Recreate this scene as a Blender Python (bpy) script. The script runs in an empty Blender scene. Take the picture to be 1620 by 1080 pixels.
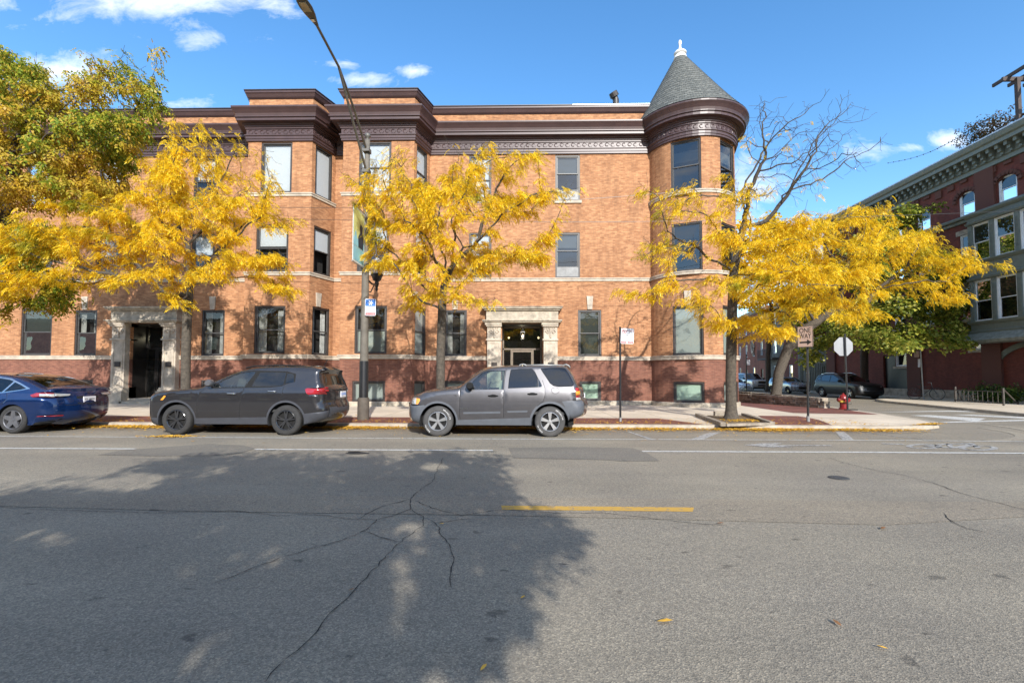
import bpy, math, random
import numpy as np
from mathutils import Vector, Matrix
from mathutils.geometry import delaunay_2d_cdt, tessellate_polygon

# ------------------------------------------------------------------ camera, sky, sun
S = bpy.context.scene
F, HC = 735.0, 1.41                       # focal length in photo pixels, eye height
YAW, PITCH, ROLL, SH = math.radians(1.2), math.radians(2.44), 0.0025, 24/1620
cam = bpy.data.cameras.new('camera'); cam_o = bpy.data.objects.new('camera', cam)
S.collection.objects.link(cam_o); S.camera = cam_o
cam.sensor_width = 36; cam.lens = F/1620*36; cam.shift_y = SH; cam.clip_end = 3000; cam.clip_start = .05
CM = Matrix.Rotation(YAW, 4, 'Z') @ Matrix.Rotation(math.pi/2+PITCH, 4, 'X') @ Matrix.Rotation(ROLL, 4, 'Z')
cam_o.matrix_world = Matrix.Translation((0, 0, HC)) @ CM
S.view_settings.view_transform = 'Standard'; S.view_settings.look = 'None'
S.view_settings.gamma = 1; S.view_settings.exposure = 1.2
S.render.resolution_x, S.render.resolution_y = 1024, 682
S.cycles.max_bounces = 8; S.cycles.transparent_max_bounces = 16

SUN_EL, SUN_AZ = math.radians(26.5), math.radians(165)
sdir = Vector((math.sin(SUN_AZ)*math.cos(SUN_EL), math.cos(SUN_AZ)*math.cos(SUN_EL), math.sin(SUN_EL)))
sl = bpy.data.lights.new('sun', 'SUN'); sl.energy = 3.05; sl.angle = math.radians(.45); sl.color = (1, .96, .90)
so = bpy.data.objects.new('sun', sl); S.collection.objects.link(so)
so.rotation_euler = sdir.to_track_quat('Z', 'Y').to_euler()

def ray(px, py):
    d = Vector(((px-810)/F, (540-py)/F + SH*1620/F, -1))
    return CM.to_3x3() @ d
def G(px, py, z=0.0):                     # point of the ground (height z) seen at a photo pixel
    d = ray(px, py); t = (z-HC)/d.z
    return (d.x*t, d.y*t)
def P(px, py, Y):                         # point at distance Y seen at a photo pixel
    d = ray(px, py); t = Y/d.y
    return Vector((d.x*t, Y, HC+d.z*t))
def hit(px, py, p0, p1):                  # (distance along wall p0-p1, height) at a photo pixel
    d = ray(px, py); ax, ay = p1[0]-p0[0], p1[1]-p0[1]; L = math.hypot(ax, ay)
    det = d.x*(-ay)+ax*d.y
    t = (p0[0]*(-ay)+ax*p0[1])/det
    u = ((d.x*t-p0[0])*ax+(d.y*t-p0[1])*ay)/L
    return u, HC+d.z*t

# ------------------------------------------------------------------ node helpers / materials
def nmat(name):
    m = bpy.data.materials.new(name); m.use_nodes = True
    nt = m.node_tree; b = nt.nodes['Principled BSDF']
    return m, nt, b
def N(nt, t, **kw):
    n = nt.nodes.new(t)
    for k, v in kw.items():
        if k.startswith('i_'):
            n.inputs[int(k[2:]) if k[2:].isdigit() else k[2:]].default_value = v
        else: setattr(n, k, v)
    return n
def ramp(nt, fac, stops):
    r = nt.nodes.new('ShaderNodeValToRGB'); e = r.color_ramp.elements
    while len(e) < len(stops): e.new(.5)
    for q, (p, c) in zip(e, stops):
        q.position = p; q.color = (*c, 1) if len(c) == 3 else c
    nt.links.new(fac, r.inputs[0]); return r.outputs[0]
def mixc(nt, f, a, b, mode='MIX'):
    m = nt.nodes.new('ShaderNodeMix'); m.data_type = 'RGBA'; m.blend_type = mode
    for s, v in ((0, f), (6, a), (7, b)):
        if hasattr(v, 'links') or hasattr(v, 'is_linked'): nt.links.new(v, m.inputs[s])
        else: m.inputs[s].default_value = v if s == 0 else (*v, 1)
    return m.outputs[2]
def coord(nt, kind='Object', scale=(1, 1, 1)):
    tc = nt.nodes.new('ShaderNodeTexCoord'); mp = nt.nodes.new('ShaderNodeMapping')
    mp.inputs['Scale'].default_value = scale
    nt.links.new(tc.outputs[kind], mp.inputs[0]); return mp.outputs[0]
def noise(nt, vec, scale, detail=6, rough=.6, dist=0):
    n = N(nt, 'ShaderNodeTexNoise'); n.inputs['Scale'].default_value = scale
    n.inputs['Detail'].default_value = detail; n.inputs['Roughness'].default_value = rough
    n.inputs['Distortion'].default_value = dist
    nt.links.new(vec, n.inputs['Vector']); return n.outputs[0]
def bump(nt, b, h, strength=.3, dist=.02):
    bp = nt.nodes.new('ShaderNodeBump'); bp.inputs['Strength'].default_value = strength
    bp.inputs['Distance'].default_value = dist
    nt.links.new(h, bp.inputs['Height']); nt.links.new(bp.outputs[0], b.inputs['Normal'])
def plain(name, col, rough=.6, metal=0, coat=0, var=.25, vscale=6, emit=None, bmp=0):
    m, nt, b = nmat(name)
    v = coord(nt); f = noise(nt, v, vscale)
    lo = tuple(c*(1-var) for c in col); hi = tuple(min(1, c*(1+var)) for c in col)
    nt.links.new(ramp(nt, f, [(.3, lo), (.7, hi)]), b.inputs['Base Color'])
    b.inputs['Roughness'].default_value = rough; b.inputs['Metallic'].default_value = metal
    b.inputs['Coat Weight'].default_value = coat; b.inputs['Coat Roughness'].default_value = .03
    if emit: b.inputs['Emission Color'].default_value = (*col, 1); b.inputs['Emission Strength'].default_value = emit
    if bmp: bump(nt, b, noise(nt, v, vscale*4), bmp)
    return m
def brick(name, c1, c2, mortar, bw=.2, bh=.067, ms=.006, patch=((.75,)*3, (1.2,)*3), stain=.5):
    m, nt, b = nmat(name)
    uv = coord(nt, 'UV')
    t = N(nt, 'ShaderNodeTexBrick'); nt.links.new(uv, t.inputs['Vector'])
    t.inputs['Scale'].default_value = 1; t.inputs['Brick Width'].default_value = bw
    t.inputs['Row Height'].default_value = bh; t.inputs['Mortar Size'].default_value = ms
    t.inputs['Mortar Smooth'].default_value = .2; t.inputs['Bias'].default_value = -.1
    t.inputs['Color1'].default_value = (*c1, 1); t.inputs['Color2'].default_value = (*c2, 1)
    t.inputs['Mortar'].default_value = (*mortar, 1)
    # single bricks and whole batches differ in tone
    fl = N(nt, 'ShaderNodeMapping'); fl.inputs['Scale'].default_value = (1/bw*1.0, 1/bh*.9, 1); nt.links.new(uv, fl.inputs[0])
    wn = noise(nt, fl.outputs[0], 1.0, 1, .5)
    c = mixc(nt, 1.0, t.outputs['Color'], ramp(nt, wn, [(.3, (.81, .77, .74)), (.5, (1, 1, 1)), (.72, (1.14, 1.13, 1.1))]), 'MULTIPLY')
    st = N(nt, 'ShaderNodeMapping'); st.inputs['Scale'].default_value = (.5, .9, 1); nt.links.new(uv, st.inputs[0])
    big = noise(nt, st.outputs[0], 1.1, 5, .6)
    c = mixc(nt, 1.0, c, ramp(nt, big, [(.3, patch[0]), (.7, patch[1])]), 'MULTIPLY')
    dirt = noise(nt, coord(nt, 'UV', (1.5, .3, 1)), 1.3, 6, .7)
    c = mixc(nt, stain, c, ramp(nt, dirt, [(.35, (.5, .47, .45)), (.55, (1, 1, 1))]), 'MULTIPLY')
    nt.links.new(c, b.inputs['Base Color']); b.inputs['Roughness'].default_value = .85
    bump(nt, b, t.outputs['Fac'], -.35, .008)
    return m
def glass(name, tint, trans=.5, rough=.0, refl=.16, base=.04, ior=1.5):
    m, nt, b = nmat(name); nt.nodes.remove(b)
    out = nt.nodes['Material Output']
    tr = N(nt, 'ShaderNodeBsdfTransparent'); tr.inputs[0].default_value = (*tint, 1)
    df = N(nt, 'ShaderNodeBsdfDiffuse'); df.inputs[0].default_value = (*(c*base for c in tint), 1)
    gl = N(nt, 'ShaderNodeBsdfGlossy'); gl.inputs['Roughness'].default_value = rough; gl.inputs[0].default_value = (.95, .97, 1, 1)
    v = coord(nt); bp = N(nt, 'ShaderNodeBump'); bp.inputs['Strength'].default_value = .05; bp.inputs['Distance'].default_value = .02
    nt.links.new(noise(nt, v, 1.7, 2, .5), bp.inputs['Height']); nt.links.new(bp.outputs[0], gl.inputs['Normal'])
    m1 = N(nt, 'ShaderNodeMixShader'); m1.inputs[0].default_value = trans
    nt.links.new(df.outputs[0], m1.inputs[1]); nt.links.new(tr.outputs[0], m1.inputs[2])
    fr = N(nt, 'ShaderNodeFresnel'); fr.inputs[0].default_value = ior
    ad = N(nt, 'ShaderNodeMath', operation='ADD'); ad.inputs[1].default_value = refl; nt.links.new(fr.outputs[0], ad.inputs[0])
    m2 = N(nt, 'ShaderNodeMixShader'); nt.links.new(ad.outputs[0], m2.inputs[0])
    nt.links.new(m1.outputs[0], m2.inputs[1]); nt.links.new(gl.outputs[0], m2.inputs[2])
    nt.links.new(m2.outputs[0], out.inputs[0]); return m
def leafmat(name, stops, green=None, gscale=.8, gthr=.55, trans=.45):
    m, nt, b = nmat(name); nt.nodes.remove(b); out = nt.nodes['Material Output']
    g = N(nt, 'ShaderNodeNewGeometry')
    c = ramp(nt, g.outputs['Random Per Island'], stops)
    if green:
        n = noise(nt, coord(nt), gscale, 3, .6)
        r = ramp(nt, n, [(gthr-.04, (0, 0, 0)), (gthr+.06, (1, 1, 1))])
        c = mixc(nt, r, c, ramp(nt, g.outputs['Random Per Island'], green))
    d = N(nt, 'ShaderNodeBsdfDiffuse'); t = N(nt, 'ShaderNodeBsdfTranslucent')
    gl = N(nt, 'ShaderNodeBsdfGlossy'); gl.inputs['Roughness'].default_value = .5; gl.inputs[0].default_value = (.5, .5, .5, 1)
    nt.links.new(c, d.inputs[0]); nt.links.new(c, t.inputs[0])
    mx = N(nt, 'ShaderNodeMixShader'); mx.inputs[0].default_value = trans
    nt.links.new(d.outputs[0], mx.inputs[1]); nt.links.new(t.outputs[0], mx.inputs[2])
    m2 = N(nt, 'ShaderNodeMixShader'); m2.inputs[0].default_value = .04
    nt.links.new(mx.outputs[0], m2.inputs[1]); nt.links.new(gl.outputs[0], m2.inputs[2])
    nt.links.new(m2.outputs[0], out.inputs[0]); return m

# ------------------------------------------------------------------ world: daylight sky with clouds by direction
W = bpy.data.worlds.new('World'); S.world = W; W.use_nodes = True
nt = W.node_tree; bg = nt.nodes['Background']
sky = N(nt, 'ShaderNodeTexSky'); sky.sky_type = 'NISHITA'; sky.sun_disc = False
sky.sun_elevation = SUN_EL; sky.sun_rotation = SUN_AZ; sky.air_density = 1.0; sky.dust_density = .25; sky.ozone_density = 1.6
SKY_STRENGTH = .15
tc = N(nt, 'ShaderNodeTexCoord'); sep = N(nt, 'ShaderNodeSeparateXYZ'); nt.links.new(tc.outputs['Generated'], sep.inputs[0])
def M(op, a, b=None, c=None, clamp=False):
    n = N(nt, 'ShaderNodeMath', operation=op); n.use_clamp = clamp
    for i, v in enumerate((a, b, c)):
        if v is None: continue
        if isinstance(v, (int, float)): n.inputs[i].default_value = v
        else: nt.links.new(v, n.inputs[i])
    return n.outputs[0]
ay = M('MAXIMUM', M('ABSOLUTE', sep.outputs[1]), .02)
cu = M('DIVIDE', sep.outputs[0], ay); cw = M('DIVIDE', sep.outputs[2], ay)
cv = N(nt, 'ShaderNodeCombineXYZ'); nt.links.new(cu, cv.inputs[0]); nt.links.new(cw, cv.inputs[1]); nt.links.new(sep.outputs[1], cv.inputs[2])
st = N(nt, 'ShaderNodeMapping'); st.inputs['Scale'].default_value = (1, 1.9, 1); nt.links.new(cv.outputs[0], st.inputs[0])
nz = noise(nt, st.outputs[0], 6.5, 12, .66, .4)
nz2 = noise(nt, st.outputs[0], 2.2, 3, .5)
mask = None
CL = [(240, -20, 270, 95, 1.35), (330, 58, 100, 18, .5), (430, 15, 60, 30, .7), (575, 127, 60, 15, .85), (655, 113, 32, 11, .75), (545, 101, 34, 9, .5), (1378, 244, 52, 20, .9),
      (1500, 222, 45, 22, .95), (1590, 212, 60, 24, .95), (1452, 233, 30, 9, .6), (1195, 290, 70, 60, .9), (1215, 215, 32, 12, .5),
      (110, 115, 110, 45, .9), (300, 166, 60, 9, .5), (1240, 400, 120, 60, .8), (-250, 80, 200, 80, 1.1), (1900, 120, 160, 60, 1.0)]
for (cx, cy, rx, ry, st_) in CL:
    d = ray(cx, cy); u0, w0 = d.x/d.y, d.z/d.y
    ex = M('MULTIPLY', M('SUBTRACT', cu, u0), F/rx); ey = M('MULTIPLY', M('SUBTRACT', cw, w0), F/ry)
    rr = M('SQRT', M('ADD', M('MULTIPLY', ex, ex), M('MULTIPLY', ey, ey)))
    v = M('MULTIPLY', M('SUBTRACT', 1.0, rr), st_)
    mask = v if mask is None else M('MAXIMUM', mask, v)
# far side of the sky (seen in windows and paint): loose cloud field, thickened to whiten the fill light
back = M('SUBTRACT', M('MULTIPLY', nz2, 2.4), .82)
high = M('MULTIPLY', M('SUBTRACT', cw, 1.0), 1.6, clamp=True)   # unseen cloud deck added overhead for whiter fill light
isb = M('MAXIMUM', M('LESS_THAN', sep.outputs[1], 0.0), high)
mask = M('ADD', M('MULTIPLY', M('MAXIMUM', mask, -1.0), M('SUBTRACT', 1.0, isb)), M('MULTIPLY', back, isb))
mk = M('ADD', mask, M('MULTIPLY', M('SUBTRACT', nz, .53), 3.6))
mk = M('MULTIPLY', M('SMOOTH_MIN', M('MAXIMUM', M('MULTIPLY', mk, .78), 0.0), 1.0, .35), .97, clamp=True)
clc = ramp(nt, nz2, [(.35, (3.5, 3.75, 4.1)), (.65, (4.9, 5.0, 5.1))])
hs = N(nt, 'ShaderNodeHueSaturation'); hs.inputs['Saturation'].default_value = 1.27; hs.inputs['Value'].default_value = .88
nt.links.new(sky.outputs[0], hs.inputs['Color'])
nt.links.new(mixc(nt, mk, hs.outputs[0], clc), bg.inputs['Color']); bg.inputs['Strength'].default_value = SKY_STRENGTH

# ------------------------------------------------------------------ scene-object helpers
COL = S.collection; LOC = {}
def tag(o, label, cat, group=None, kind=None):
    if kind: o['kind'] = kind
    if label: o['label'] = label
    if cat: o['category'] = cat
    if group: o['group'] = group
    return o
def thing(name, label, cat, loc=(0, 0, 0), rotz=0, group=None):
    o = bpy.data.objects.new(name, None); COL.objects.link(o)
    o.location = loc; o.rotation_euler = (0, 0, rotz); o.empty_display_size = .2
    LOC[o.name] = Matrix.Translation(loc) @ Matrix.Rotation(rotz, 4, 'Z')
    return tag(o, label, cat, group)
class MB:
    def __init__(s): s.v, s.f, s.uv = [], [], []
    def add(s, vs, fs, uvs=None):
        b = len(s.v); s.v += [tuple(p) for p in vs]
        for i, f in enumerate(fs):
            s.f.append(tuple(b+k for k in f)); s.uv.append(uvs[i] if uvs else None)
        return s
    def quad(s, a, b, c, d, uv=None): return s.add([a, b, c, d], [(0, 1, 2, 3)], [uv] if uv else None)
    def box(s, c, h, rz=0, tilt=None):
        c = Vector(c); R = Matrix.Rotation(rz, 3, 'Z')
        if tilt: R = R @ tilt
        vs = [c + R @ Vector((x*h[0], y*h[1], z*h[2])) for x in (-1, 1) for y in (-1, 1) for z in (-1, 1)]
        return s.add(vs, [(0, 1, 3, 2), (4, 6, 7, 5), (0, 4, 5, 1), (2, 3, 7, 6), (0, 2, 6, 4), (1, 5, 7, 3)])
    def lbox(s, o, ax, nx, s0, s1, d0, d1, z0, z1):   # box in a wall frame: along ax, inward depth d (against outward normal nx)
        vs = [(o[0]+ax[0]*a-nx[0]*d, o[1]+ax[1]*a-nx[1]*d, z) for a in (s0, s1) for d in (d0, d1) for z in (z0, z1)]
        return s.add(vs, [(0, 1, 3, 2), (4, 6, 7, 5), (0, 4, 5, 1), (2, 3, 7, 6), (0, 2, 6, 4), (1, 5, 7, 3)])
    def tube(s, pts, rad, n=8, caps=True):
        pts = [Vector(p) for p in pts]; rad = rad if hasattr(rad, '__len__') else [rad]*len(pts)
        prev = None; rings = []; vs = []
        for i, p in enumerate(pts):
            t = (pts[min(i+1, len(pts)-1)]-pts[max(i-1, 0)]).normalized()
            if prev is None: a = t.orthogonal().normalized()
            else: a = (prev-t*prev.dot(t)).normalized()
            prev = a; b = t.cross(a)
            vs += [p+(a*math.cos(2*math.pi*k/n)+b*math.sin(2*math.pi*k/n))*rad[i] for k in range(n)]
        fs = [(i*n+k, i*n+(k+1) % n, (i+1)*n+(k+1) % n, (i+1)*n+k) for i in range(len(pts)-1) for k in range(n)]
        if caps: fs += [tuple(range(n))[::-1], tuple(range((len(pts)-1)*n, len(pts)*n))]
        return s.add(vs, fs)
    def lathe(s, prof, c=(0, 0, 0), axis='Z', n=24, a0=0, a1=2*math.pi):
        vs = []; full = abs(a1-a0-2*math.pi) < 1e-6; m = n if full else n+1
        for k in range(m):
            a = a0+(a1-a0)*k/n; ca, sa = math.cos(a), math.sin(a)
            for r, h in prof:
                q = (r*ca, r*sa, h) if axis == 'Z' else ((r*ca, h, r*sa) if axis == 'Y' else (h, r*ca, r*sa))
                vs.append((c[0]+q[0], c[1]+q[1], c[2]+q[2]))
        L = len(prof)
        fs = [(k*L+i, ((k+1) % m)*L+i, ((k+1) % m)*L+i+1, k*L+i+1) for k in range(n) for i in range(L-1)]
        return s.add(vs, fs)
    def poly(s, pts, z, uv=False):
        t = tessellate_polygon([[Vector((p[0], p[1], 0)) for p in pts]])
        return s.add([(p[0], p[1], z) for p in pts], [tuple(f) for f in t])
    def prism(s, pts, frame):             # pts 2D (a,b); frame(a,b,d) -> point, thickness d 0..1
        n = len(pts); t = tessellate_polygon([[Vector((p[0], p[1], 0)) for p in pts]])
        vs = [frame(a, b, 0) for a, b in pts]+[frame(a, b, 1) for a, b in pts]
        fs = [tuple(f) for f in t]+[tuple(k+n for k in f)[::-1] for f in t]
        fs += [(i, (i+1) % n, n+(i+1) % n, n+i) for i in range(n)]
        return s.add(vs, fs)
    def build(s, name, mat, parent=None, smooth=False, local=False, autosmooth=None, fixn=True):
        me = bpy.data.meshes.new(name)
        vs = s.v
        if parent is not None and not local:
            r = parent
            while r.parent: r = r.parent
            inv = LOC[r.name].inverted(); vs = [inv @ Vector(p) for p in vs]
        me.from_pydata([tuple(p) for p in vs], [], s.f)
        if any(u is not None for u in s.uv):
            ul = me.uv_layers.new(name='UVMap'); li = 0; dat = ul.data
            for f, u in zip(s.f, s.uv):
                for k in range(len(f)):
                    if u is not None: dat[li].uv = u[k]
                    li += 1
        me.materials.append(mat)
        if fixn:
            import bmesh
            bm = bmesh.new(); bm.from_mesh(me); bmesh.ops.recalc_face_normals(bm, faces=bm.faces); bm.to_mesh(me); bm.free()
        if smooth:
            me.polygons.foreach_set('use_smooth', [True]*len(me.polygons))
            if autosmooth: me.set_sharp_from_angle(angle=math.radians(autosmooth))
        me.update()
        o = bpy.data.objects.new(name, me); COL.objects.link(o)
        if parent is not None: o.parent = parent
        return o
def text(s, size, mat, name, parent, M4, align='CENTER', ext=.0015):
    cu = bpy.data.curves.new(name, 'FONT'); cu.body = s; cu.size = size; cu.align_x = align; cu.align_y = 'CENTER'; cu.extrude = ext
    cu.space_line = .85
    tmp = bpy.data.objects.new('t', cu); COL.objects.link(tmp)
    bpy.context.view_layer.update()
    me = bpy.data.meshes.new_from_object(tmp.evaluated_get(bpy.context.evaluated_depsgraph_get()))
    bpy.data.objects.remove(tmp)
    me.transform(M4); me.materials.clear(); me.materials.append(mat)
    o = bpy.data.objects.new(name, me); COL.objects.link(o); o.parent = parent
    return o
def inv_of(parent):
    r = parent
    while r.parent: r = r.parent
    return LOC[r.name].inverted()
def frameM(origin, xax, yax):
    x = Vector(xax).normalized(); y = Vector(yax).normalized(); z = x.cross(y)
    m = Matrix((x, y, z)).transposed().to_4x4(); m.translation = Vector(origin); return m

# ------------------------------------------------------------------ shared materials
MT = {}
MT['brick_tan'] = brick('tan brick', (.445, .222, .104), (.295, .127, .052), (.27, .16, .095), patch=((.88, .85, .83), (1.1, 1.1, 1.09)))
MT['brick_red'] = brick('red brick', (.205, .08, .05), (.14, .05, .033), (.18, .105, .07), patch=((.8, .78, .78), (1.2, 1.22, 1.22)), stain=.35)
MT['brick_dark'] = brick('deep red brick', (.17, .037, .025), (.125, .03, .02), (.12, .045, .032), patch=((.8,)*3, (1.2,)*3))
MT['brick_orange'] = brick('orange brick', (.26, .07, .035), (.2, .05, .03), (.16, .07, .05))
MT['pavers'] = brick('red pavers', (.22, .07, .045), (.16, .048, .034), (.1, .06, .045), bw=.2, bh=.1, ms=.007, stain=.6)
MT['stone'] = plain('limestone', (.42, .36, .285), .8, var=.28, vscale=3, bmp=.3)
MT['stone_dirty'] = plain('weathered limestone', (.36, .31, .24), .85, var=.4, vscale=4, bmp=.4)
MT['cornice'] = plain('maroon painted metal', (.062, .036, .036), .42, var=.15, vscale=2)
MT['darkcap'] = plain('dark coping', (.05, .045, .05), .4)
MT['whitecap'] = plain('light metal coping', (.5, .52, .55), .35, metal=.3)
MT['frame'] = plain('dark brown window frame', (.038, .031, .028), .45)
MT['frame_grey'] = plain('grey window frame', (.06, .058, .056), .45)
MT['white'] = plain('white paint', (.75, .74, .72), .5, var=.05)
MT['whitewood'] = plain('white window frame', (.7, .72, .72), .5, var=.1)
MT['green'] = plain('sage green paint', (.15, .172, .152), .55, var=.12)
MT['green_dark'] = plain('dark sage paint', (.12, .135, .11), .55, var=.12)
MT['pane'] = glass('window glass', (.92, .94, .93), .93, refl=.02)
MT['pane_dark'] = glass('dim window glass', (.42, .44, .43), .75, refl=.05)
MT['pane_soft'] = glass('side window glass', (.95, .96, .96), .97, refl=-.01, ior=1.12)
MT['black'] = plain('black painted steel', (.015, .015, .016), .4)
MT['room'] = plain('dim interior', (.02, .018, .016), .9)
MT['curtain'] = plain('grey curtain', (.33, .33, .31), .9)
MT['roof_flat'] = plain('roof felt', (.1, .1, .1), .9)
MT['galv'] = plain('galvanised steel', (.3, .3, .29), .45, metal=.4)
def blindmat(name, col, pitch=.05):
    m, nt, b = nmat(name); w = N(nt, 'ShaderNodeTexWave'); w.bands_direction = 'Z'; w.inputs['Scale'].default_value = 1/pitch/ (2*math.pi)*6.283/ 3.14
    nt.links.new(coord(nt), w.inputs['Vector'])
    nt.links.new(ramp(nt, w.outputs[1], [(.0, tuple(c*.72 for c in col)), (.5, col)]), b.inputs['Base Color'])
    b.inputs['Roughness'].default_value = .7; return m
MT['blind'] = blindmat('white slat blind', (.5, .52, .54))
MT['blind_grey'] = blindmat('grey slat blind', (.3, .33, .3))
MT['blind_green'] = plain('frosted basement blind', (.36, .48, .38), .8, var=.12, vscale=2)
def concrete(name, col, slab=1.5):
    m, nt, b = nmat(name); v = coord(nt)
    c = ramp(nt, noise(nt, v, .7, 8, .65), [(.3, tuple(x*.82 for x in col)), (.7, tuple(x*1.12 for x in col))])
    c = mixc(nt, .6, c, ramp(nt, noise(nt, v, 60, 3, .6), [(.3, (.8,)*3), (.7, (1.15,)*3)]), 'MULTIPLY')
    t = N(nt, 'ShaderNodeTexBrick'); t.offset = 0; nt.links.new(v, t.inputs['Vector'])
    for k, q in (('Scale', 1), ('Brick Width', slab), ('Row Height', slab), ('Mortar Size', .012)): t.inputs[k].default_value = q
    t.inputs['Color1'].default_value = (1, 1, 1, 1); t.inputs['Color2'].default_value = (.88, .88, .87, 1); t.inputs['Mortar'].default_value = (.45, .43, .4, 1)
    c = mixc(nt, 1, c, t.outputs['Color'], 'MULTIPLY')
    sp = ramp(nt, noise(nt, v, 2.3, 5, .7), [(.62, (1, 1, 1)), (.7, (.78, .75, .7))])
    c = mixc(nt, .8, c, sp, 'MULTIPLY')
    nt.links.new(c, b.inputs['Base Color']); b.inputs['Roughness'].default_value = .9
    bump(nt, b, noise(nt, v, 80, 3), .15); return m
MT['concrete'] = concrete('sidewalk concrete', (.62, .53, .41))
MT['kerb'] = plain('kerb concrete', (.37, .32, .25), .9, var=.3, vscale=3, bmp=.3)
def asphalt(name, k=1.0, tint=(1.12, .985, .755)):
    m, nt, b = nmat(name); v = coord(nt)
    base = .215*k
    st = N(nt, 'ShaderNodeMapping'); st.inputs['Scale'].default_value = (.18, .9, 1); nt.links.new(v, st.inputs[0])
    c = ramp(nt, noise(nt, st.outputs[0], 1.0, 8, .6), [(.3, tuple(base*.86*t for t in tint)), (.7, tuple(base*1.12*t for t in tint))])
    vo = N(nt, 'ShaderNodeTexVoronoi'); vo.inputs['Scale'].default_value = 120; nt.links.new(v, vo.inputs['Vector'])
    sp = N(nt, 'ShaderNodeSeparateColor'); nt.links.new(vo.outputs['Color'], sp.inputs[0])
    c = mixc(nt, .85, c, ramp(nt, sp.outputs[0], [(0, (.62, .62, .63)), (.45, (.93, .93, .93)), (.8, (1.18, 1.16, 1.13)), (1, (1.6, 1.56, 1.5))]), 'MULTIPLY')
    c = mixc(nt, .5, c, ramp(nt, noise(nt, v, 26, 4, .7), [(.35, (.7,)*3), (.65, (1.25,)*3)]), 'MULTIPLY')
    bl = ramp(nt, noise(nt, v, .55, 4, .6), [(.35, (.88, .88, .9)), (.65, (1.08, 1.07, 1.05))])
    c = mixc(nt, 1, c, bl, 'MULTIPLY')
    # oil and tar spots
    s2 = N(nt, 'ShaderNodeMapping'); s2.inputs['Scale'].default_value = (1, 1.6, 1); nt.links.new(v, s2.inputs[0])
    c = mixc(nt, .75, c, ramp(nt, noise(nt, s2.outputs[0], 4.3, 4, .5), [(.29, (.4, .4, .41)), (.335, (1, 1, 1))]), 'MULTIPLY')
    nt.links.new(c, b.inputs['Base Color']); b.inputs['Roughness'].default_value = .88
    bump(nt, b, vo.outputs['Distance'], .35, .01); return m
MT['asphalt'] = asphalt('worn asphalt')
MT['asphalt_patch'] = asphalt('newer asphalt patch', .72, (1.1, 1, .82))
MT['asphalt_tan'] = asphalt('worn asphalt seam strip', 1.0, (1.14, .97, .72))
MT['crack'] = plain('crack', (.018, .017, .016), .95)
def paint(name, col, wear=.455):
    m, nt, b = nmat(name); v = coord(nt); b.inputs['Roughness'].default_value = .8
    f = noise(nt, v, 14, 8, .75)
    c = ramp(nt, f, [(wear-.08, (.17, .165, .16)), (wear+.04, col)])
    nt.links.new(c, b.inputs['Base Color']); return m
MT['line'] = paint('white road paint', (.55, .54, .5))
MT['line_worn'] = paint('worn white road paint', (.42, .41, .38), .52)
MT['line_yellow'] = paint('yellow road paint', (.50, .29, .05), .43)
MT['bark'] = plain('grey bark', (.078, .064, .048), .9, var=.45, vscale=14, bmp=.8)
MT['bark_dark'] = plain('dark bark', (.06, .045, .03), .9, var=.4, vscale=14, bmp=.8)
Y1 = [(0, (.72, .46, .012)), (.35, (.92, .60, .012)), (.7, (.98, .69, .02)), (1, (.98, .78, .10))]
GR = [(0, (.10, .15, .015)), (.5, (.22, .26, .02)), (1, (.42, .40, .03))]
MT['leaf_yellow'] = leafmat('yellow locust leaf', Y1, GR, .55, .64)
MT['leaf_green'] = leafmat('green maple leaf', [(0, (.03, .06, .012)), (.5, (.07, .12, .02)), (1, (.16, .22, .035))])
MT['leaf_turning'] = leafmat('turning ash leaf', [(0, (.10, .17, .015)), (.4, (.26, .33, .03)), (.75, (.50, .44, .04)), (1, (.62, .40, .06))], [(0, (.52, .32, .03)), (.5, (.66, .45, .03)), (1, (.40, .22, .05))], .35, .505)
MT['leaf_yg'] = leafmat('yellow green leaf', [(0, (.08, .12, .015)), (.4, (.2, .25, .03)), (.8, (.4, .4, .06)), (1, (.55, .5, .1))])
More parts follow.
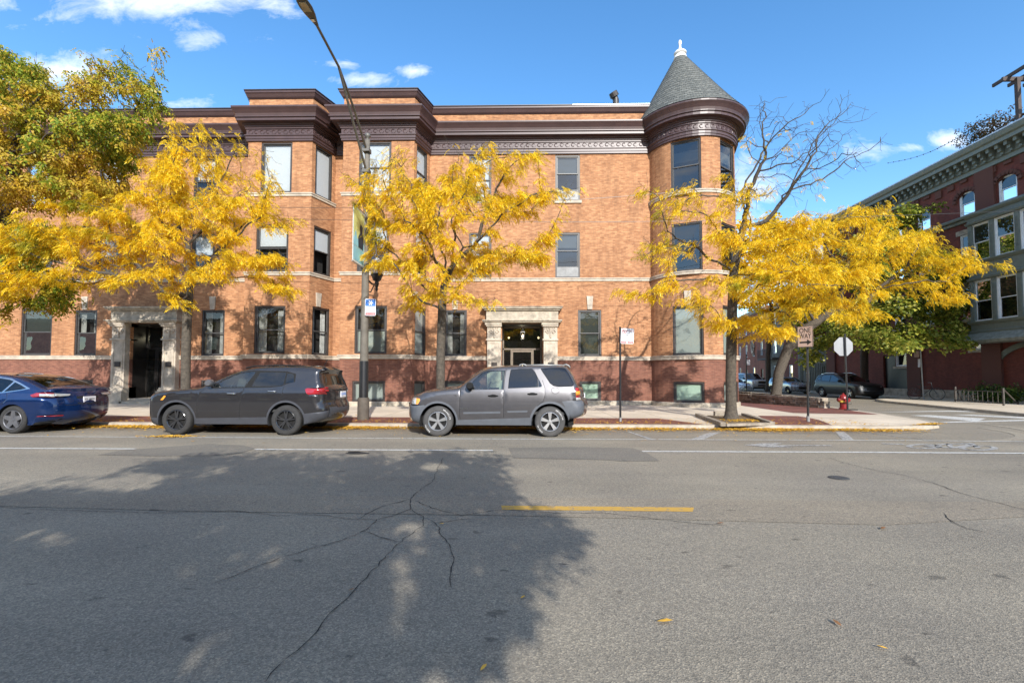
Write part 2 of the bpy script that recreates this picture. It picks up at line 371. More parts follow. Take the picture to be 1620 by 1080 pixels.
# ------------------------------------------------------------------ ground, roads, pavements
def struct(name, mb, mat, **k):
    o = mb.build(name, mat, **k); o['kind'] = 'structure'; return o
m = MB(); m.quad((-400, -300, 0), (400, -300, 0), (400, 900, 0), (-400, 900, 0)); struct('road', m, MT['asphalt'])
KZ = .11
corner = [(9.2, 12.72), (10.2, 12.76), (11.0, 12.95), (11.7, 13.35), (12.2, 13.95), (12.5, 14.7), (12.72, 15.6), (13.1, 17.5), (14.4, 24), (18, 41), (24, 71), (30, 100)]
K1 = [(-70, 12.72)]+corner
m = MB(); m.poly(K1+[(-70, 100)], KZ-.003); struct('sidewalk', m, MT['concrete'])
def sweep(mb, path, prof, closed=False, uvw=False):
    """sweep (out, z) profile along a plan path; out is measured to the right-hand side of the path"""
    n = len(path); rows = []
    for i, p in enumerate(path):
        a = Vector(path[i-1]) if i else None; b = Vector(path[i+1]) if i < n-1 else None; p = Vector(p)
        d0 = (p-a).normalized() if a is not None else None; d1 = (b-p).normalized() if b is not None else None
        d0 = d0 or d1; d1 = d1 or d0
        n0 = Vector((d0.y, -d0.x)); n1 = Vector((d1.y, -d1.x)); mt = (n0+n1).normalized(); s = 1/max(.35, mt.dot(n0))
        rows.append([(p.x+mt.x*s*o, p.y+mt.y*s*o, z) for o, z in prof])
    L = len(prof); vs = [q for r in rows for q in r]
    fs = [(i*L+j, i*L+j+1, (i+1)*L+j+1, (i+1)*L+j) for i in range(n-1) for j in range(L-1)]
    uvs = None
    if uvw:
        cu = [0]
        for i in range(1, n): cu.append(cu[-1]+math.dist(path[i], path[i-1]))
        uvs = [[(cu[i], prof[j][1]), (cu[i], prof[j+1][1]), (cu[i+1], prof[j+1][1]), (cu[i+1], prof[j][1])] for i in range(n-1) for j in range(L-1)]
    mb.add(vs, fs, uvs)
    if not closed: mb.add(rows[0], [tuple(range(L))]); mb.add(rows[-1], [tuple(range(L))])
    return mb
kprof = [(-.17, KZ-.06), (-.17, KZ+.003), (-.02, KZ+.003), (.0, KZ-.02), (.012, 0)]
m = MB(); sweep(m, K1, kprof); struct('kerb', m, MT['kerb'])
K2 = [(60, 15.0), (24, 15.4), (19.6, 15.6), (18.5, 16.0), (18.2, 17.2), (20.2, 26.4), (21.2, 28.4), (23.9, 30.2), (24.9, 33), (26.6, 45), (32.5, 74), (37, 100)]
K2r = K2[::-1]
m = MB(); m.poly(K2+[(100, 100), (100, 15)], KZ-.003); struct('far_sidewalk', m, MT['concrete'])
m = MB(); sweep(m, K2r, kprof); struct('far_kerb', m, MT['kerb'])
# red paver strips on either side of the tree pit
m = MB(); m.poly([(-70, 12.9), (5.02, 12.9), (4.30, 14.75), (-70, 14.75)], KZ+.001)
def planar_uv(mb, s=1.0):
    mb.uv = [[(mb.v[k][0]*s, mb.v[k][1]*s) for k in f] for f in mb.f]; return mb
struct('paver_strip', planar_uv(m), MT['pavers'])
a, b_, c_, d_ = G(1222, 669.5, KZ), G(1312, 672, KZ), G(1276, 661.5, KZ), G(1200, 657, KZ)
m = MB(); m.poly([G(x, y, KZ) for x, y in ((1223, 671.5), (1318, 672.5), (1296, 664), (1279, 660.3), (1262, 657.8), (1199, 657.2))], KZ+.001); struct('paver_strip', planar_uv(m), MT['pavers'])
m = MB(); m.poly([(9.9, 17.2), (12.55, 16.6), (13.6, 22.0), (14.9, 28.4), (14.6, 31), (10.3, 31)], KZ+.001); struct('paver_strip', planar_uv(m), MT['pavers'])
m = MB(); m.poly([(-70, 11.9), (9.0, 11.95), (10.9, 12.3), (10.9, 12.45), (9.0, 12.7), (-70, 12.7)], .004); struct('gutter', m, MT['asphalt_tan'])

# road sheets and painted marks, each traced on the ground
def gpoly(name, pts, mat, z=.004, kind='structure'):
    m = MB(); m.poly([G(x, y, z) for x, y in pts], z); return struct(name, m, mat)
def gline(mb, pts, w, z=.006):
    pts = [Vector(G(x, y, z)) for x, y in pts]
    for a, b in zip(pts[:-1], pts[1:]):
        z += .00035
        d = (b-a).normalized(); n = Vector((-d.y, d.x))*w/2
        mb.add([(*(a+n), z), (*(b+n), z), (*(b-n), z), (*(a-n), z)], [(0, 1, 2, 3)])
gpoly('asphalt_seam', [(-40, 778), (400, 783), (810, 786), (1200, 790), (1700, 795), (1700, 812), (1400, 830), (1100, 822), (810, 815), (600, 812), (300, 808), (-40, 799)], MT['asphalt_tan'], .004)
gpoly('asphalt_patch', [(805, 708), (905, 706.5), (1000, 708), (1018, 713), (1038, 725), (1043, 728.5), (985, 729.5), (960, 727), (812, 724)], MT['asphalt_patch'], .0045)
gpoly('asphalt_patch', [(270, 706), (330, 701.5), (385, 704), (404, 709), (378, 717), (330, 720.5), (240, 721), (155, 719), (190, 712)], MT['asphalt_patch'], .0045)
m = MB()
gline(m, [(-60, 708.3), (215, 709.6)], .11); gline(m, [(403, 710.3), (780, 712)], .11); gline(m, [(1016, 713.4), (1350, 714.8), (1720, 717.2)], .12); struct('lane_line', m, MT['line'])
m = MB(); gline(m, [(-60, 689.4), (810, 694), (1400, 696), (1720, 699)], .07, .006); struct('parking_line', m, MT['line'])
m = MB(); m.poly([G(793, 799, .008), G(1098, 802, .008), G(1096, 808.5, .008), G(794, 805.5, .008)], .007); struct('yellow_lane_dash', m, MT['line_yellow'])
m = MB(); gline(m, [(995, 682.6), (1033, 695.3)], .09); m.poly([G(1122, 683.5, .008), G(1140, 683.5, .008), G(1111, 695.3, .008), G(1090, 695.3, .008)], .006)
m.poly([G(1320, 681, .008), G(1334, 681, .008), G(1352, 696, .008), G(1334, 696, .008)], .006); gline(m, [(1352, 682.5), (1475, 696)], .05); struct('parking_hatch_mark', m, MT['line_worn'])
m = MB()
gline(m, [(1208, 704.2), (1316, 704.2)], .10)
m.poly([G(1176, 703.3, .008), G(1206, 700.6, .008), G(1238, 700.4, .008), G(1226, 703.5, .008), G(1258, 706.6, .008), G(1216, 706.8, .008)], .0066); struct('bike_lane_arrow', m, MT['line_worn'])
m = MB()
def ring(mb, cx, cy, rx, ry, w, n=26):
    for k in range(n):
        a0, a1 = 2*math.pi*k/n, 2*math.pi*(k+1)/n
        gline(mb, [(cx+rx*math.cos(a0), cy+ry*math.sin(a0)), (cx+rx*math.cos(a1), cy+ry*math.sin(a1))], w)
ring(m, 1462, 705.5, 24, 3.2, .10); ring(m, 1548, 708.2, 26, 3.4, .10)
gline(m, [(1462, 705.5), (1500, 701.6), (1540, 702.5)], .10); gline(m, [(1462, 705.5), (1508, 708), (1540, 702.5)], .10); gline(m, [(1500, 701.6), (1508, 708)], .09); gline(m, [(1548, 708.2), (1536, 700.6), (1520, 700.4)], .09)
gline(m, [(1395, 701.4), (1430, 702.3)], .12); struct('bike_lane_symbol', m, MT['line_worn'])
m = MB()
m.poly([G(1385, 651.6, .008), G(1500, 649.0, .008), G(1640, 650.4, .008), G(1640, 652.6, .008), G(1500, 650.8, .008)], .006)
m.poly([G(1440, 656.6, .008), G(1470, 656.2, .008), G(1560, 661.5, .008), G(1545, 666.3, .008), G(1515, 663.5, .008)], .006)
m.poly([G(1505, 655.6, .008), G(1535, 655.4, .008), G(1650, 660.5, .008), G(1650, 663.5, .008)], .006)
m.poly([G(1590, 654.4, .008), G(1620, 654.2, .008), G(1680, 657, .008), G(1670, 659, .008)], .006)
m.poly([G(1484, 667.0, .008), G(1640, 662.8, .008), G(1640, 665.0, .008), G(1500, 668.2, .008)], .0066); struct('crosswalk', m, MT['line'])
# faint pale tyre sweep through the junction
m = MB()
for off in (0, 1.1):
    c_ = G(1480, 690); pts = [(c_[0]+(3.0+off)*math.sin(t), c_[1]+2.2+off-(3.0+off)*math.cos(t)) for t in np.linspace(.15, 1.5, 16)]
    for p, q in zip(pts[:-1], pts[1:]):
        d = (Vector(q)-Vector(p)).normalized(); n = Vector((-d.y, d.x))*.12; zz = .0055+.0003*(len(m.f) % 2)+off*.001; m.add([(p[0]+n.x, p[1]+n.y, zz), (q[0]+n.x, q[1]+n.y, zz), (q[0]-n.x, q[1]-n.y, zz), (p[0]-n.x, p[1]-n.y, zz)], [(0, 1, 2, 3)])
struct('tyre_marks', m, asphalt('tyre polished asphalt', 1.22))
# cracks
rc = random.Random(4)
def crack(pts, w):
    w *= .72
    m = MB(); full = []
    for (a, b) in zip(pts[:-1], pts[1:]):
        A, B = Vector(G(*a)), Vector(G(*b)); n = max(2, int((B-A).length/.07)); q = B-A; pn = Vector((-q.y, q.x)).normalized()
        full += [A+q*(i/n)+pn*rc.uniform(-.014, .014) for i in range(n)]
    full.append(Vector(G(*pts[-1])))
    for i in range(len(full)-1):
        d = full[i+1]-full[i]
        if d.length < 1e-6: continue
        n = Vector((-d.y, d.x)).normalized(); w0, w1 = [w*rc.uniform(.3, 1.3)*(.35 if i+k in (0, len(full)-1) else 1)/2 for k in (0, 1)]
        m.add([(*(full[i]+n*w0), .0075), (*(full[i+1]+n*w1), .0075), (*(full[i+1]-n*w1), .0075), (*(full[i]-n*w0), .0075)], [(0, 1, 2, 3)])
    return struct('road_crack', m, MT['crack'])
crack([(702, 724), (692, 742), (684, 762), (660, 778), (648, 790), (650, 806), (622, 816), (598, 822), (580, 838), (540, 856), (500, 866), (440, 884), (385, 906), (335, 924)], .011)
crack([(650, 806), (672, 820), (668, 832), (640, 852), (612, 878), (580, 915), (555, 938), (540, 958), (520, 972), (500, 1000), (472, 1032), (440, 1052), (420, 1080)], .0095)
crack([(598, 822), (560, 822), (520, 816), (470, 814), (440, 816), (370, 808), (260, 812), (170, 809), (60, 806), (-20, 801)], .010)
crack([(650, 790), (690, 806), (730, 816), (760, 811), (800, 805)], .011)
crack([(672, 820), (690, 828), (700, 848), (706, 858), (716, 872), (718, 890), (712, 915), (714, 930)], .011)
crack([(690, 828), (712, 824), (745, 821)], .014)
crack([(574, 840), (600, 850), (636, 858)], .010)
crack([(648, 790), (610, 800), (585, 810), (563, 823)], .013)
crack([(1312, 724), (1335, 732), (1380, 743), (1430, 752), (1475, 764), (1520, 780), (1570, 793), (1625, 808)], .015)
crack([(1492, 812), (1500, 822), (1530, 836), (1560, 842)], .012)
crack([(795, 806), (880, 812), (960, 812), (1080, 826), (1150, 832)], .010)
m = MB()
for (x0, y0, rx, ry) in ((566, 716, 18, 1.6), (560, 714.5, 10, 1.4)):
    m.poly([G(x0+rx*math.cos(a)*rc.uniform(.7, 1.2), y0+ry*math.sin(a)*rc.uniform(.7, 1.3), .01) for a in np.linspace(0, 6.0, 14)], .0075)
struct('pothole', m, MT['crack'])
cv_ = tag(MB().lathe([(0, .016), (.10, .016), (.12, .012), (.13, .006)], (*G(1327, 756), 0), n=20).build('utility_cover', plain('cast iron cover', (.06, .06, .06), .6, bmp=.6, vscale=30)), 'small round iron utility cover set in the traffic lane', 'cover')

# ------------------------------------------------------------------ the corner brick building
YM, YB = 21.7, 20.3
TC, TR = Vector((8.0, 22.12)), 2.02
b1a, b1b = P(385, 520, YB).x, P(488, 520, YB).x; b1c = P(526.5, 520, YM).x
b2a, b2b = P(538, 520, YB).x, P(652, 520, YB).x; b2c = P(678, 520, YM).x
txl = TC.x-math.sqrt(TR**2-(TC.y-YM)**2)
def onc(px, py):                          # angle on the turret circle hit by a photo pixel
    d = ray(px, py); D = Vector((d.x, d.y)); a = D.dot(D); b = -2*D.dot(TC); c = TC.dot(TC)-TR**2
    t = (-b-math.sqrt(max(0, b*b-4*a*c)))/(2*a); q = D*t-TC; return math.atan2(q.y, q.x)
a_l = math.atan2(YM-TC.y, txl-TC.x)
a_l = a_l if a_l > 0 else a_l+2*math.pi
w0, w1 = onc(1064, 540)+2*math.pi, onc(1114, 540)+2*math.pi
w2, w3 = onc(1144, 540)+2*math.pi, onc(1144, 540)+2*math.pi+.62
def arc(a, b, n): return [a+(b-a)*k/n for k in range(n+1)]
TA = arc(a_l, w0, 5)+arc(w0, w1, 1)[1:]+arc(w1, w2, 4)[1:]+arc(w2, w3, 1)[1:]+arc(w3, 2*math.pi+.25, 3)[1:]
TP = [(TC.x+TR*math.cos(a), TC.y+TR*math.sin(a)) for a in TA]
FRONT = [(-32, YM), (b1a-.45, YM), (b1a, YB), (b1b, YB), (b1c, YM), (b2a, YM), (b2a, YB), (b2b, YB), (b2c, YM), (TP[0][0], YM)]
PLAN = FRONT+TP[1:]+[(TP[-1][0]-.02, 25), (TP[-1][0]-.02, 44)]
SMOOTHP = FRONT+[(TC.x+TR*math.cos(a), TC.y+TR*math.sin(a)) for a in arc(a_l, 2*math.pi+.25, 26)[1:]]+PLAN[-2:]
ZB, Z1 = .08, 2.18
ZT = 12.0
print('turret', TC, txl, 'bays', b1a, b1b, b1c, b2a, b2b, b2c)
bld = thing('apartment_building', 'tan brick corner apartment building with maroon cornice and a cone roofed turret', 'building', (-5, 28, 0))
wall_up, wall_lo, trim = MB(), MB(), MB()
def wall(mb, p0, p1, z0, z1, ops, u0, rev=.16):
    L = math.dist(p0, p1); ax = ((p1[0]-p0[0])/L, (p1[1]-p0[1])/L); nx = (ax[1], -ax[0])
    us = sorted({0, L, *[q for o in ops for q in o[:2]]}); zs = sorted({z0, z1, *[min(max(q, z0), z1) for o in ops for q in o[2:4]]})
    P3 = lambda u, z, d=0: (p0[0]+ax[0]*u-nx[0]*d, p0[1]+ax[1]*u-nx[1]*d, z)
    for ua, ub in zip(us[:-1], us[1:]):
        for za, zb in zip(zs[:-1], zs[1:]):
            um, zm = (ua+ub)/2, (za+zb)/2
            if any(o[0] < um < o[1] and o[2] < zm < o[3] for o in ops): continue
            mb.quad(P3(ua, za), P3(ub, za), P3(ub, zb), P3(ua, zb), [(u0+ua, za), (u0+ub, za), (u0+ub, zb), (u0+ua, zb)])
    for ua, ub, za, zb in ops:
        za_, zb_ = max(za, z0), min(zb, z1)
        if za_ >= zb_: continue
        for (A, B) in (((ua, za_), (ua, zb_)), ((ub, zb_), (ub, za_)), ((ua, zb_), (ub, zb_)), ((ub, za_), (ua, za_))):
            mb.quad(P3(*A), P3(*B), P3(*B, rev), P3(*A, rev), [(u0+A[0], A[1]), (u0+B[0], B[1]), (u0+B[0]+rev, B[1]), (u0+A[0]+rev, A[1])])
def window(p0, ax, nx, ua, ub, za, zb, style='dh', pm='pane', back='blind', fr='frame', parent=None, split=.5, backfrac=(0, 1), sill=None, backmat=None, name='window', dep=0):
    """frame > sash, pane, blind"""
    parent = parent or bld; w = .075; o = (p0[0]+ax[0]*0, p0[1])
    B = lambda mb, *a: mb.lbox(p0, ax, nx, *a)
    m = MB(); d0, d1 = .03+dep, .17+dep
    B(m, ua+.004, ua+w, d0, d1, za+.004, zb-.004); B(m, ub-w, ub-.004, d0, d1, za+.004, zb-.004); B(m, ua+w, ub-w, d0, d1, zb-w, zb-.004); B(m, ua+w, ub-w, d0-.02, d1, za+.004, za+w*.8)
    f = m.build(name, MT[fr], parent)
    s = .05; m = MB(); ia, ib, ja, jb = ua+w, ub-w, za+w*.8, zb-w
    if style == 'panel':                   # air-conditioner panel under the sash
        jp = ja+(jb-ja)*.22; B(m, ia, ib, d0+.01, d1-.02, ja, jp); m.build('panel', MT['galv_panel'], f); m = MB(); ja = jp
    zm = ja+(jb-ja)*split
    e = .02
    parts = [(ja, zm+.02, d0+.08), (zm-.02, jb, d0+.045)] if style in ('dh', 'panel') else [(ja, jb, d0+.06)]
    for (qa, qb, dd) in parts:
        B(m, ia, ia+s, dd, dd+.03, qa, qb); B(m, ib-s, ib, dd, dd+.03, qa, qb); B(m, ia+s, ib-s, dd, dd+.03, qa, qa+s*.9); B(m, ia+s, ib-s, dd, dd+.03, qb-s*.8, qb)
    m.build('sash', MT['frame_grey'] if fr == 'frame' else MT[fr], f)
    m = MB()
    for (qa, qb, dd) in parts:
        q = lambda u, z: (p0[0]+ax[0]*u-nx[0]*(dd+.015), p0[1]+ax[1]*u-nx[1]*(dd+.015), z)
        m.quad(q(ia+s, qa+s*.9), q(ib-s, qa+s*.9), q(ib-s, qb-s*.8), q(ia+s, qb-s*.8))
    m.build('pane', MT[pm], f)
    if back:
        m = MB(); h = jb-ja; za_, zb_ = ja+h*backfrac[0], ja+h*backfrac[1]
        if back == 'curtain':
            n = 24
            for side in (0, 1):
                u_a, u_b = (ia, ia+(ib-ia)*.3) if side == 0 else (ib-(ib-ia)*.3, ib)
                pts = [(u_a+(u_b-u_a)*k/n, .24+dep+.02*math.sin(k*1.3)) for k in range(n+1)]
                for (ua_, da), (ub_, db) in zip(pts[:-1], pts[1:]):
                    q = lambda u, d, z: (p0[0]+ax[0]*u-nx[0]*d, p0[1]+ax[1]*u-nx[1]*d, z)
                    m.quad(q(ua_, da, za_), q(ub_, db, za_), q(ub_, db, zb_), q(ua_, da, zb_))
            m.build('curtain', MT['curtain'], f)
        else: B(m, ia, ib, .15+dep, .155+dep, za_, zb_); m.build('blind', backmat or MT['blind'], f)
    m = MB(); B(m, ua, ub, .5+dep, .52+dep, za, zb); m.build('dim_room', MT['room'], f)
    if sill: m = MB(); m.lbox(p0, ax, nx, ua-.07, ub+.07, -.07, .05, za-.13, za-.001); m.build('sill', MT['stone'], f)
    return f
MT['galv_panel'] = plain('grey metal panel', (.17, .17, .165), .45)
F1, F2, F3, FB = (2.36, 4.53), (6.05, 8.2), (9.62, 11.92), (.30, 1.2)
BASIC = dict(back='blind', backmat=MT['blind_grey'])
def span(seg, xa, xb, py): return hit(xa, py, *seg)[0], hit(xb, py, *seg)[0]
SEGS = list(zip(PLAN[:-1], PLAN[1:]))
OPS = {i: [] for i in range(len(SEGS))}
def W_(i, xa, xb, py, z, **k):
    ua, ub = span(SEGS[i], xa, xb, py); k.setdefault('zz', None); k.pop('zz'); OPS[i].append((ua, ub, z[0], z[1], k))
# left wall
W_(0, 33, 82, 520, (2.36, 4.62), pm='pane_dark', back='blind', backmat=MT['blind_grey'], backfrac=(.5, 1)); W_(0, 118, 153, 520, F1, pm='pane', back='curtain'); W_(0, 319, 355, 520, F1, back='curtain')
for z in (F2, F3):
    W_(0, 36, 84, 400, z, back='blind', backfrac=(.4, 1), backmat=MT['blind']); W_(0, 152, 188, 400, z, back='blind', backfrac=(.5, 1)); W_(0, 303, 339, 400, z, back='blind', backfrac=(.55, 1))
W_(0, 110, 147, 600, FB, style='single', back=None); W_(0, 318, 352, 600, FB, style='single', back=None); W_(0, 30, 80, 600, FB, style='single', back=None)
# bay one
W_(2, 402, 451, 520, (2.40, 4.52), back='curtain', pm='pane'); W_(2, 405, 456, 390, F2, back='blind', backfrac=(.55, 1)); W_(2, 413, 462, 260, F3, style='single', back='blind'); W_(2, 402, 451, 620, FB, style='single', **BASIC)
for z, px, bk in ((F1, (488.5, 513.5), dict(back='curtain', pm='pane_soft')), (F2, (491, 517.5), dict(back='blind', backfrac=(.5, 1), pm='pane_soft')), (F3, (497, 522), dict(back='blind', style='single', pm='pane_soft'))):
    sg = SEGS[3]; L = math.dist(*sg); OPS[3].append((L*.14, L*.86, z[0], z[1], bk))
# bay two
W_(6, 561, 612, 520, (2.40, 4.52), back='blind', backmat=MT['blind_grey'], backfrac=(0, .48)); W_(6, 565, 615, 390, F2, back='blind', backfrac=(.5, 1)); W_(6, 568, 619, 260, F3, back='blind'); W_(6, 557, 609, 620, FB, style='single', backmat=MT['blind_grey'])
for z, bk in ((F1, dict(back='blind', backmat=MT['blind_grey'], pm='pane_soft')), (F2, dict(back='blind', backfrac=(.5, 1), pm='pane_soft')), (F3, dict(back='blind', backfrac=(.35, 1), pm='pane_soft')), (FB, dict(style='single', backmat=MT['blind_grey']))):
    L = math.dist(*SEGS[7]); OPS[7].append((L*.16, L*.84, z[0], z[1], bk))
# main wall
W_(8, 703.5, 738.5, 520, F1, back='curtain'); W_(8, 703, 738, 620, FB, style='single', backmat=MT['blind_grey'])
W_(8, 742, 777.5, 400, F2, back='blind', backfrac=(.5, 1)); W_(8, 742, 777.5, 280, F3, back='blind')
W_(8, 914.5, 951.5, 520, F1, back='blind', backmat=MT['blind_grey'], pm='pane_dark'); W_(8, 917, 951, 620, FB, style='single', backmat=MT['blind_green'])
W_(8, 878.5, 917.5, 400, F2, style='panel', back='blind', backfrac=(.6, 1), pm='pane_dark', sill=False); W_(8, 878.5, 917.5, 280, (9.72, 11.92), style='panel', back='blind', backfrac=(.5, 1), pm='pane_dark', sill=True)
NF = 9  # first turret facet index
for i in range(NF, NF+len(TP)-1):
    L = math.dist(*SEGS[i]); a = TA[i-NF]
    if abs(a-w0) < 1e-6 or abs(a-w2) < 1e-6:
        main = abs(a-w0) < 1e-6
        for z, k in ((F1, dict(style='single', back='blind', backmat=MT['blind_grey'])), (F2, dict(back='blind', backfrac=(.7, 1), pm='pane_dark')), (F3, dict(back='blind', backfrac=(.6, .82), pm='pane_dark')), (FB, dict(style='single', backmat=MT['blind_green'] if main else MT['blind_grey']))):
            OPS[i].append((.012, L-.012, z[0], z[1], k))
# portals
def portal_span(xa, xb): return span(SEGS[0] if xa < 300 else SEGS[8], xa, xb, 560)
po1, po2 = portal_span(206, 262), portal_span(794, 858)
ucum = 0
for i, (p0, p1) in enumerate(SEGS):
    L = math.dist(p0, p1); ax = ((p1[0]-p0[0])/L, (p1[1]-p0[1])/L); nx = (ax[1], -ax[0])
    ops = [o[:4] for o in OPS[i]]
    if i == 0: ops.append((*po1, 0, 3.9))
    if i == 8: ops.append((*po2, 0, 3.9))
    wall(wall_lo, p0, p1, ZB, Z1, [o for o in ops if o[2] < Z1], ucum)
    wall(wall_up, p0, p1, Z1, 13.9, [o for o in ops if o[3] > Z1], ucum)
    for (ua, ub, za, zb, k) in OPS[i]: window(p0, ax, nx, ua, ub, za, zb, **k)
    ucum += L
wall_up.build('upper_wall', MT['brick_tan'], bld); wall_lo.build('base_wall', MT['brick_red'], bld)
# back and far walls + roof deck close the volume
m = MB(); m.poly(SMOOTHP+[(-32, 44)], 13.2); m.add([(SMOOTHP[-1][0], 44, 0), (-32, 44, 0), (-32, 44, 13.9), (SMOOTHP[-1][0], 44, 13.9)], [(0, 1, 2, 3)]); m.add([(-32, 44, 0), (-32, 21.7, 0), (-32, 21.7, 13.9), (-32, 44, 13.9)], [(0, 1, 2, 3)])
m.build('roof', MT['roof_flat'], bld)
# plinth, belts, cornice
pl = [(0, ZB), (.06, ZB), (.06, .27), (.03, .30), (0, .30)]
def split_path(path, gaps):               # cut the first/eighth wall for the portals
    return path
def run(name, mat, prof, path=SMOOTHP): sweep(MB() if False else (m_ := MB()), path, prof); return m_.build(name, mat, bld)
gA = [(-32, YM), (-32+po1[0]-.55, YM)]; gB = [(-32+po1[1]+.55, YM)]+FRONT[1:9]+[(b2c+po2[0]-.55, YM)]; gC = [(b2c+po2[1]+.55, YM)]+SMOOTHP[9:]
for g in (gA, gB, gC):
    run('plinth', MT['stone_dirty'], pl, g)
    run('sill_belt', MT['stone'], [(0, 2.16), (.05, 2.17), (.06, 2.30), (.085, 2.31), (.085, 2.35), (0, 2.36)], g)
run('stone_belt', MT['stone'], [(0, 5.87), (.05, 5.88), (.05, 5.97), (.08, 5.98), (.08, 6.03), (0, 6.04)])
blt3 = [(0, 9.44), (.05, 9.45), (.05, 9.54), (.08, 9.55), (.08, 9.6), (0, 9.61)]
run('stone_belt', MT['stone'], blt3, [FRONT[1], FRONT[2], FRONT[3], FRONT[4]]); run('stone_belt', MT['stone'], blt3, [FRONT[5], FRONT[6], FRONT[7], FRONT[8]]); run('stone_belt', MT['stone'], blt3, SMOOTHP[9:-1])
CP = [(0, 11.74), (.10, 11.76), (.10, 11.84), (.14, 11.86), (.14, 11.97), (.20, 12.0), (.20, 12.05), (.10, 12.07), (.10, 12.32), (.16, 12.34), (.16, 12.40), (.22, 12.42), (.22, 12.48), (.30, 12.50), (.30, 12.56),
      (.58, 12.58), (.58, 12.70), (.66, 12.72), (.66, 12.76), (.60, 12.78), (.64, 12.90), (.74, 13.02), (.84, 13.12), (.84, 13.19), (.78, 13.21), (-.1, 13.24)]
CP = [(o*.75, 11.94+(z-11.74)*.92) for o, z in CP]
run('cornice', MT['cornice'], CP)
# interlaced scroll frieze along the cornice
m = MB(); zf = 11.94+(12.2-11.74)*.92
for (p0, p1) in zip(SMOOTHP[:-2], SMOOTHP[1:-1]):
    L = math.dist(p0, p1)
    if L < .08: continue
    n = max(1, round(L/.27)); ax = Vector(((p1[0]-p0[0])/L, (p1[1]-p0[1])/L)); nx = Vector((ax.y, -ax.x))
    if p1[0] < -26: continue
    for k in range(n):
        c = Vector(p0)+ax*(L*(k+.5)/n)+nx*.083; w = L/n*.62; pts = []
        sg = 1 if k % 2 else -1
        for q in range(9):
            t = q/8*1.7*math.pi; r = .1*(1-.35*q/8)
            e = c+ax*(math.cos(t)*w*.9*r/.1*.75); pts.append((e.x, e.y, zf+sg*math.sin(t)*r))
        m.tube(pts, .019, 4)
m.build('frieze_ornament', MT['cornice'], bld)
# parapet
PP = SMOOTHP[:10]
sw = MB(); sweep(sw, [(x, y+.06) for x, y in PP], [(0, 13.0), (0, 13.98)], closed=True, uvw=True)
sweep(sw, [(x, y+.36) for x, y in PP], [(0, 13.1), (0, 13.98)], closed=True, uvw=True); sw.build('parapet', MT['brick_tan'], bld)
capp = [(-.32, 13.94), (.04, 13.94), (.10, 14.0), (.16, 14.12), (.20, 14.16), (.20, 14.25), (-.34, 14.25)]
run('parapet_cap', MT['cornice'], capp, [(x, y+.06) for x, y in PP]); run('parapet_cap', MT['darkcap'], [(.24, 14.253), (.24, 14.285), (-.35, 14.292), (-.35, 14.253)], [(x, y+.06) for x, y in PP[:9]+[(P(905, 160, YM).x, YM)]])
run('parapet_cap', MT['whitecap'], [(.24, 14.253), (.24, 14.285), (-.35, 14.292), (-.35, 14.253)], [(P(905, 160, YM).x, YM+.06), (PP[-1][0], YM+.06)])
# turret: cone roof of shingles with a white finial
mm, nt, b = nmat('grey green shingles')
t = N(nt, 'ShaderNodeTexBrick'); nt.links.new(coord(nt, 'UV'), t.inputs['Vector'])
for k, q in (('Scale', 1), ('Brick Width', .24), ('Row Height', .125), ('Mortar Size', .012), ('Mortar Smooth', .3)): t.inputs[k].default_value = q
t.inputs['Color1'].default_value = (.145, .148, .135, 1); t.inputs['Color2'].default_value = (.085, .09, .084, 1); t.inputs['Mortar'].default_value = (.025, .03, .028, 1)
nt.links.new(mixc(nt, 1, t.outputs['Color'], ramp(nt, noise(nt, coord(nt, 'UV', (4, 8, 1)), 1.1, 3), [(.3, (.8,)*3), (.7, (1.3,)*3)]), 'MULTIPLY'), b.inputs['Base Color']); b.inputs['Roughness'].default_value = .85
bump(nt, b, t.outputs['Fac'], -.8, .02)
RR, zr0, zr1, rt = TR+.50, 13.32, 16.95, .22
AX = -.32
m = MB(); n = 56; rows = 22
for k in range(n):
    a0, a1 = 2*math.pi*k/n, 2*math.pi*(k+1)/n
    for j in range(rows):
        f0, f1 = j/rows, (j+1)/rows
        def cp(a, f, e=0):
            r = RR+(rt-RR)*f + .10*(1-f)**6 + e; return (TC.x+AX*f+r*math.cos(a), TC.y+r*math.sin(a), zr0+(zr1-zr0)*f)
        sl_ = 4.0
        m.quad(cp(a0, f0, .012), cp(a1, f0, .012), cp(a1, f1), cp(a0, f1), [(a0*RR*(1-f0*.0), f0*sl_), (a1*RR, f0*sl_), (a1*RR, f1*sl_), (a0*RR, f1*sl_)])
cone = m.build('turret_roof', mm, bld)
m = MB().lathe([(0, 16.78), (.035, 16.775), (.06, 16.72), (.065, 16.66), (.04, 16.6), (.045, 16.5), (.075, 16.4), (.11, 16.36), (.2, 16.33), (.235, 16.29), (.235, 16.25), (.17, 16.22), (.17, 16.19), (.22, 16.15), (.25, 16.08), (.24, 16.05)], (0, 0, 0), n=24)
m.v = [(TC.x+AX+x*1.25, TC.y+y*1.25, 16.86+(z-16.08)*1.3) for x, y, z in m.v]
m.build('finial', MT['white'], cone, smooth=True, autosmooth=50)
# roof vent behind the parapet
m = MB(); vp = P(972, 170, 24.0); m.tube([(vp.x+.08, 24, 13.4), (vp.x+.08, 24, vp.z+.4), (vp.x, 24, vp.z+.57)], [.16, .16, .17], 12); m.tube([(vp.x+.02, 23.97, vp.z+.55), (vp.x-.10, 23.9, vp.z+.75)], [.24, .22], 14)
m.build('vent_pipe', plain('black vent pipe', (.03, .025, .025), .5), bld)
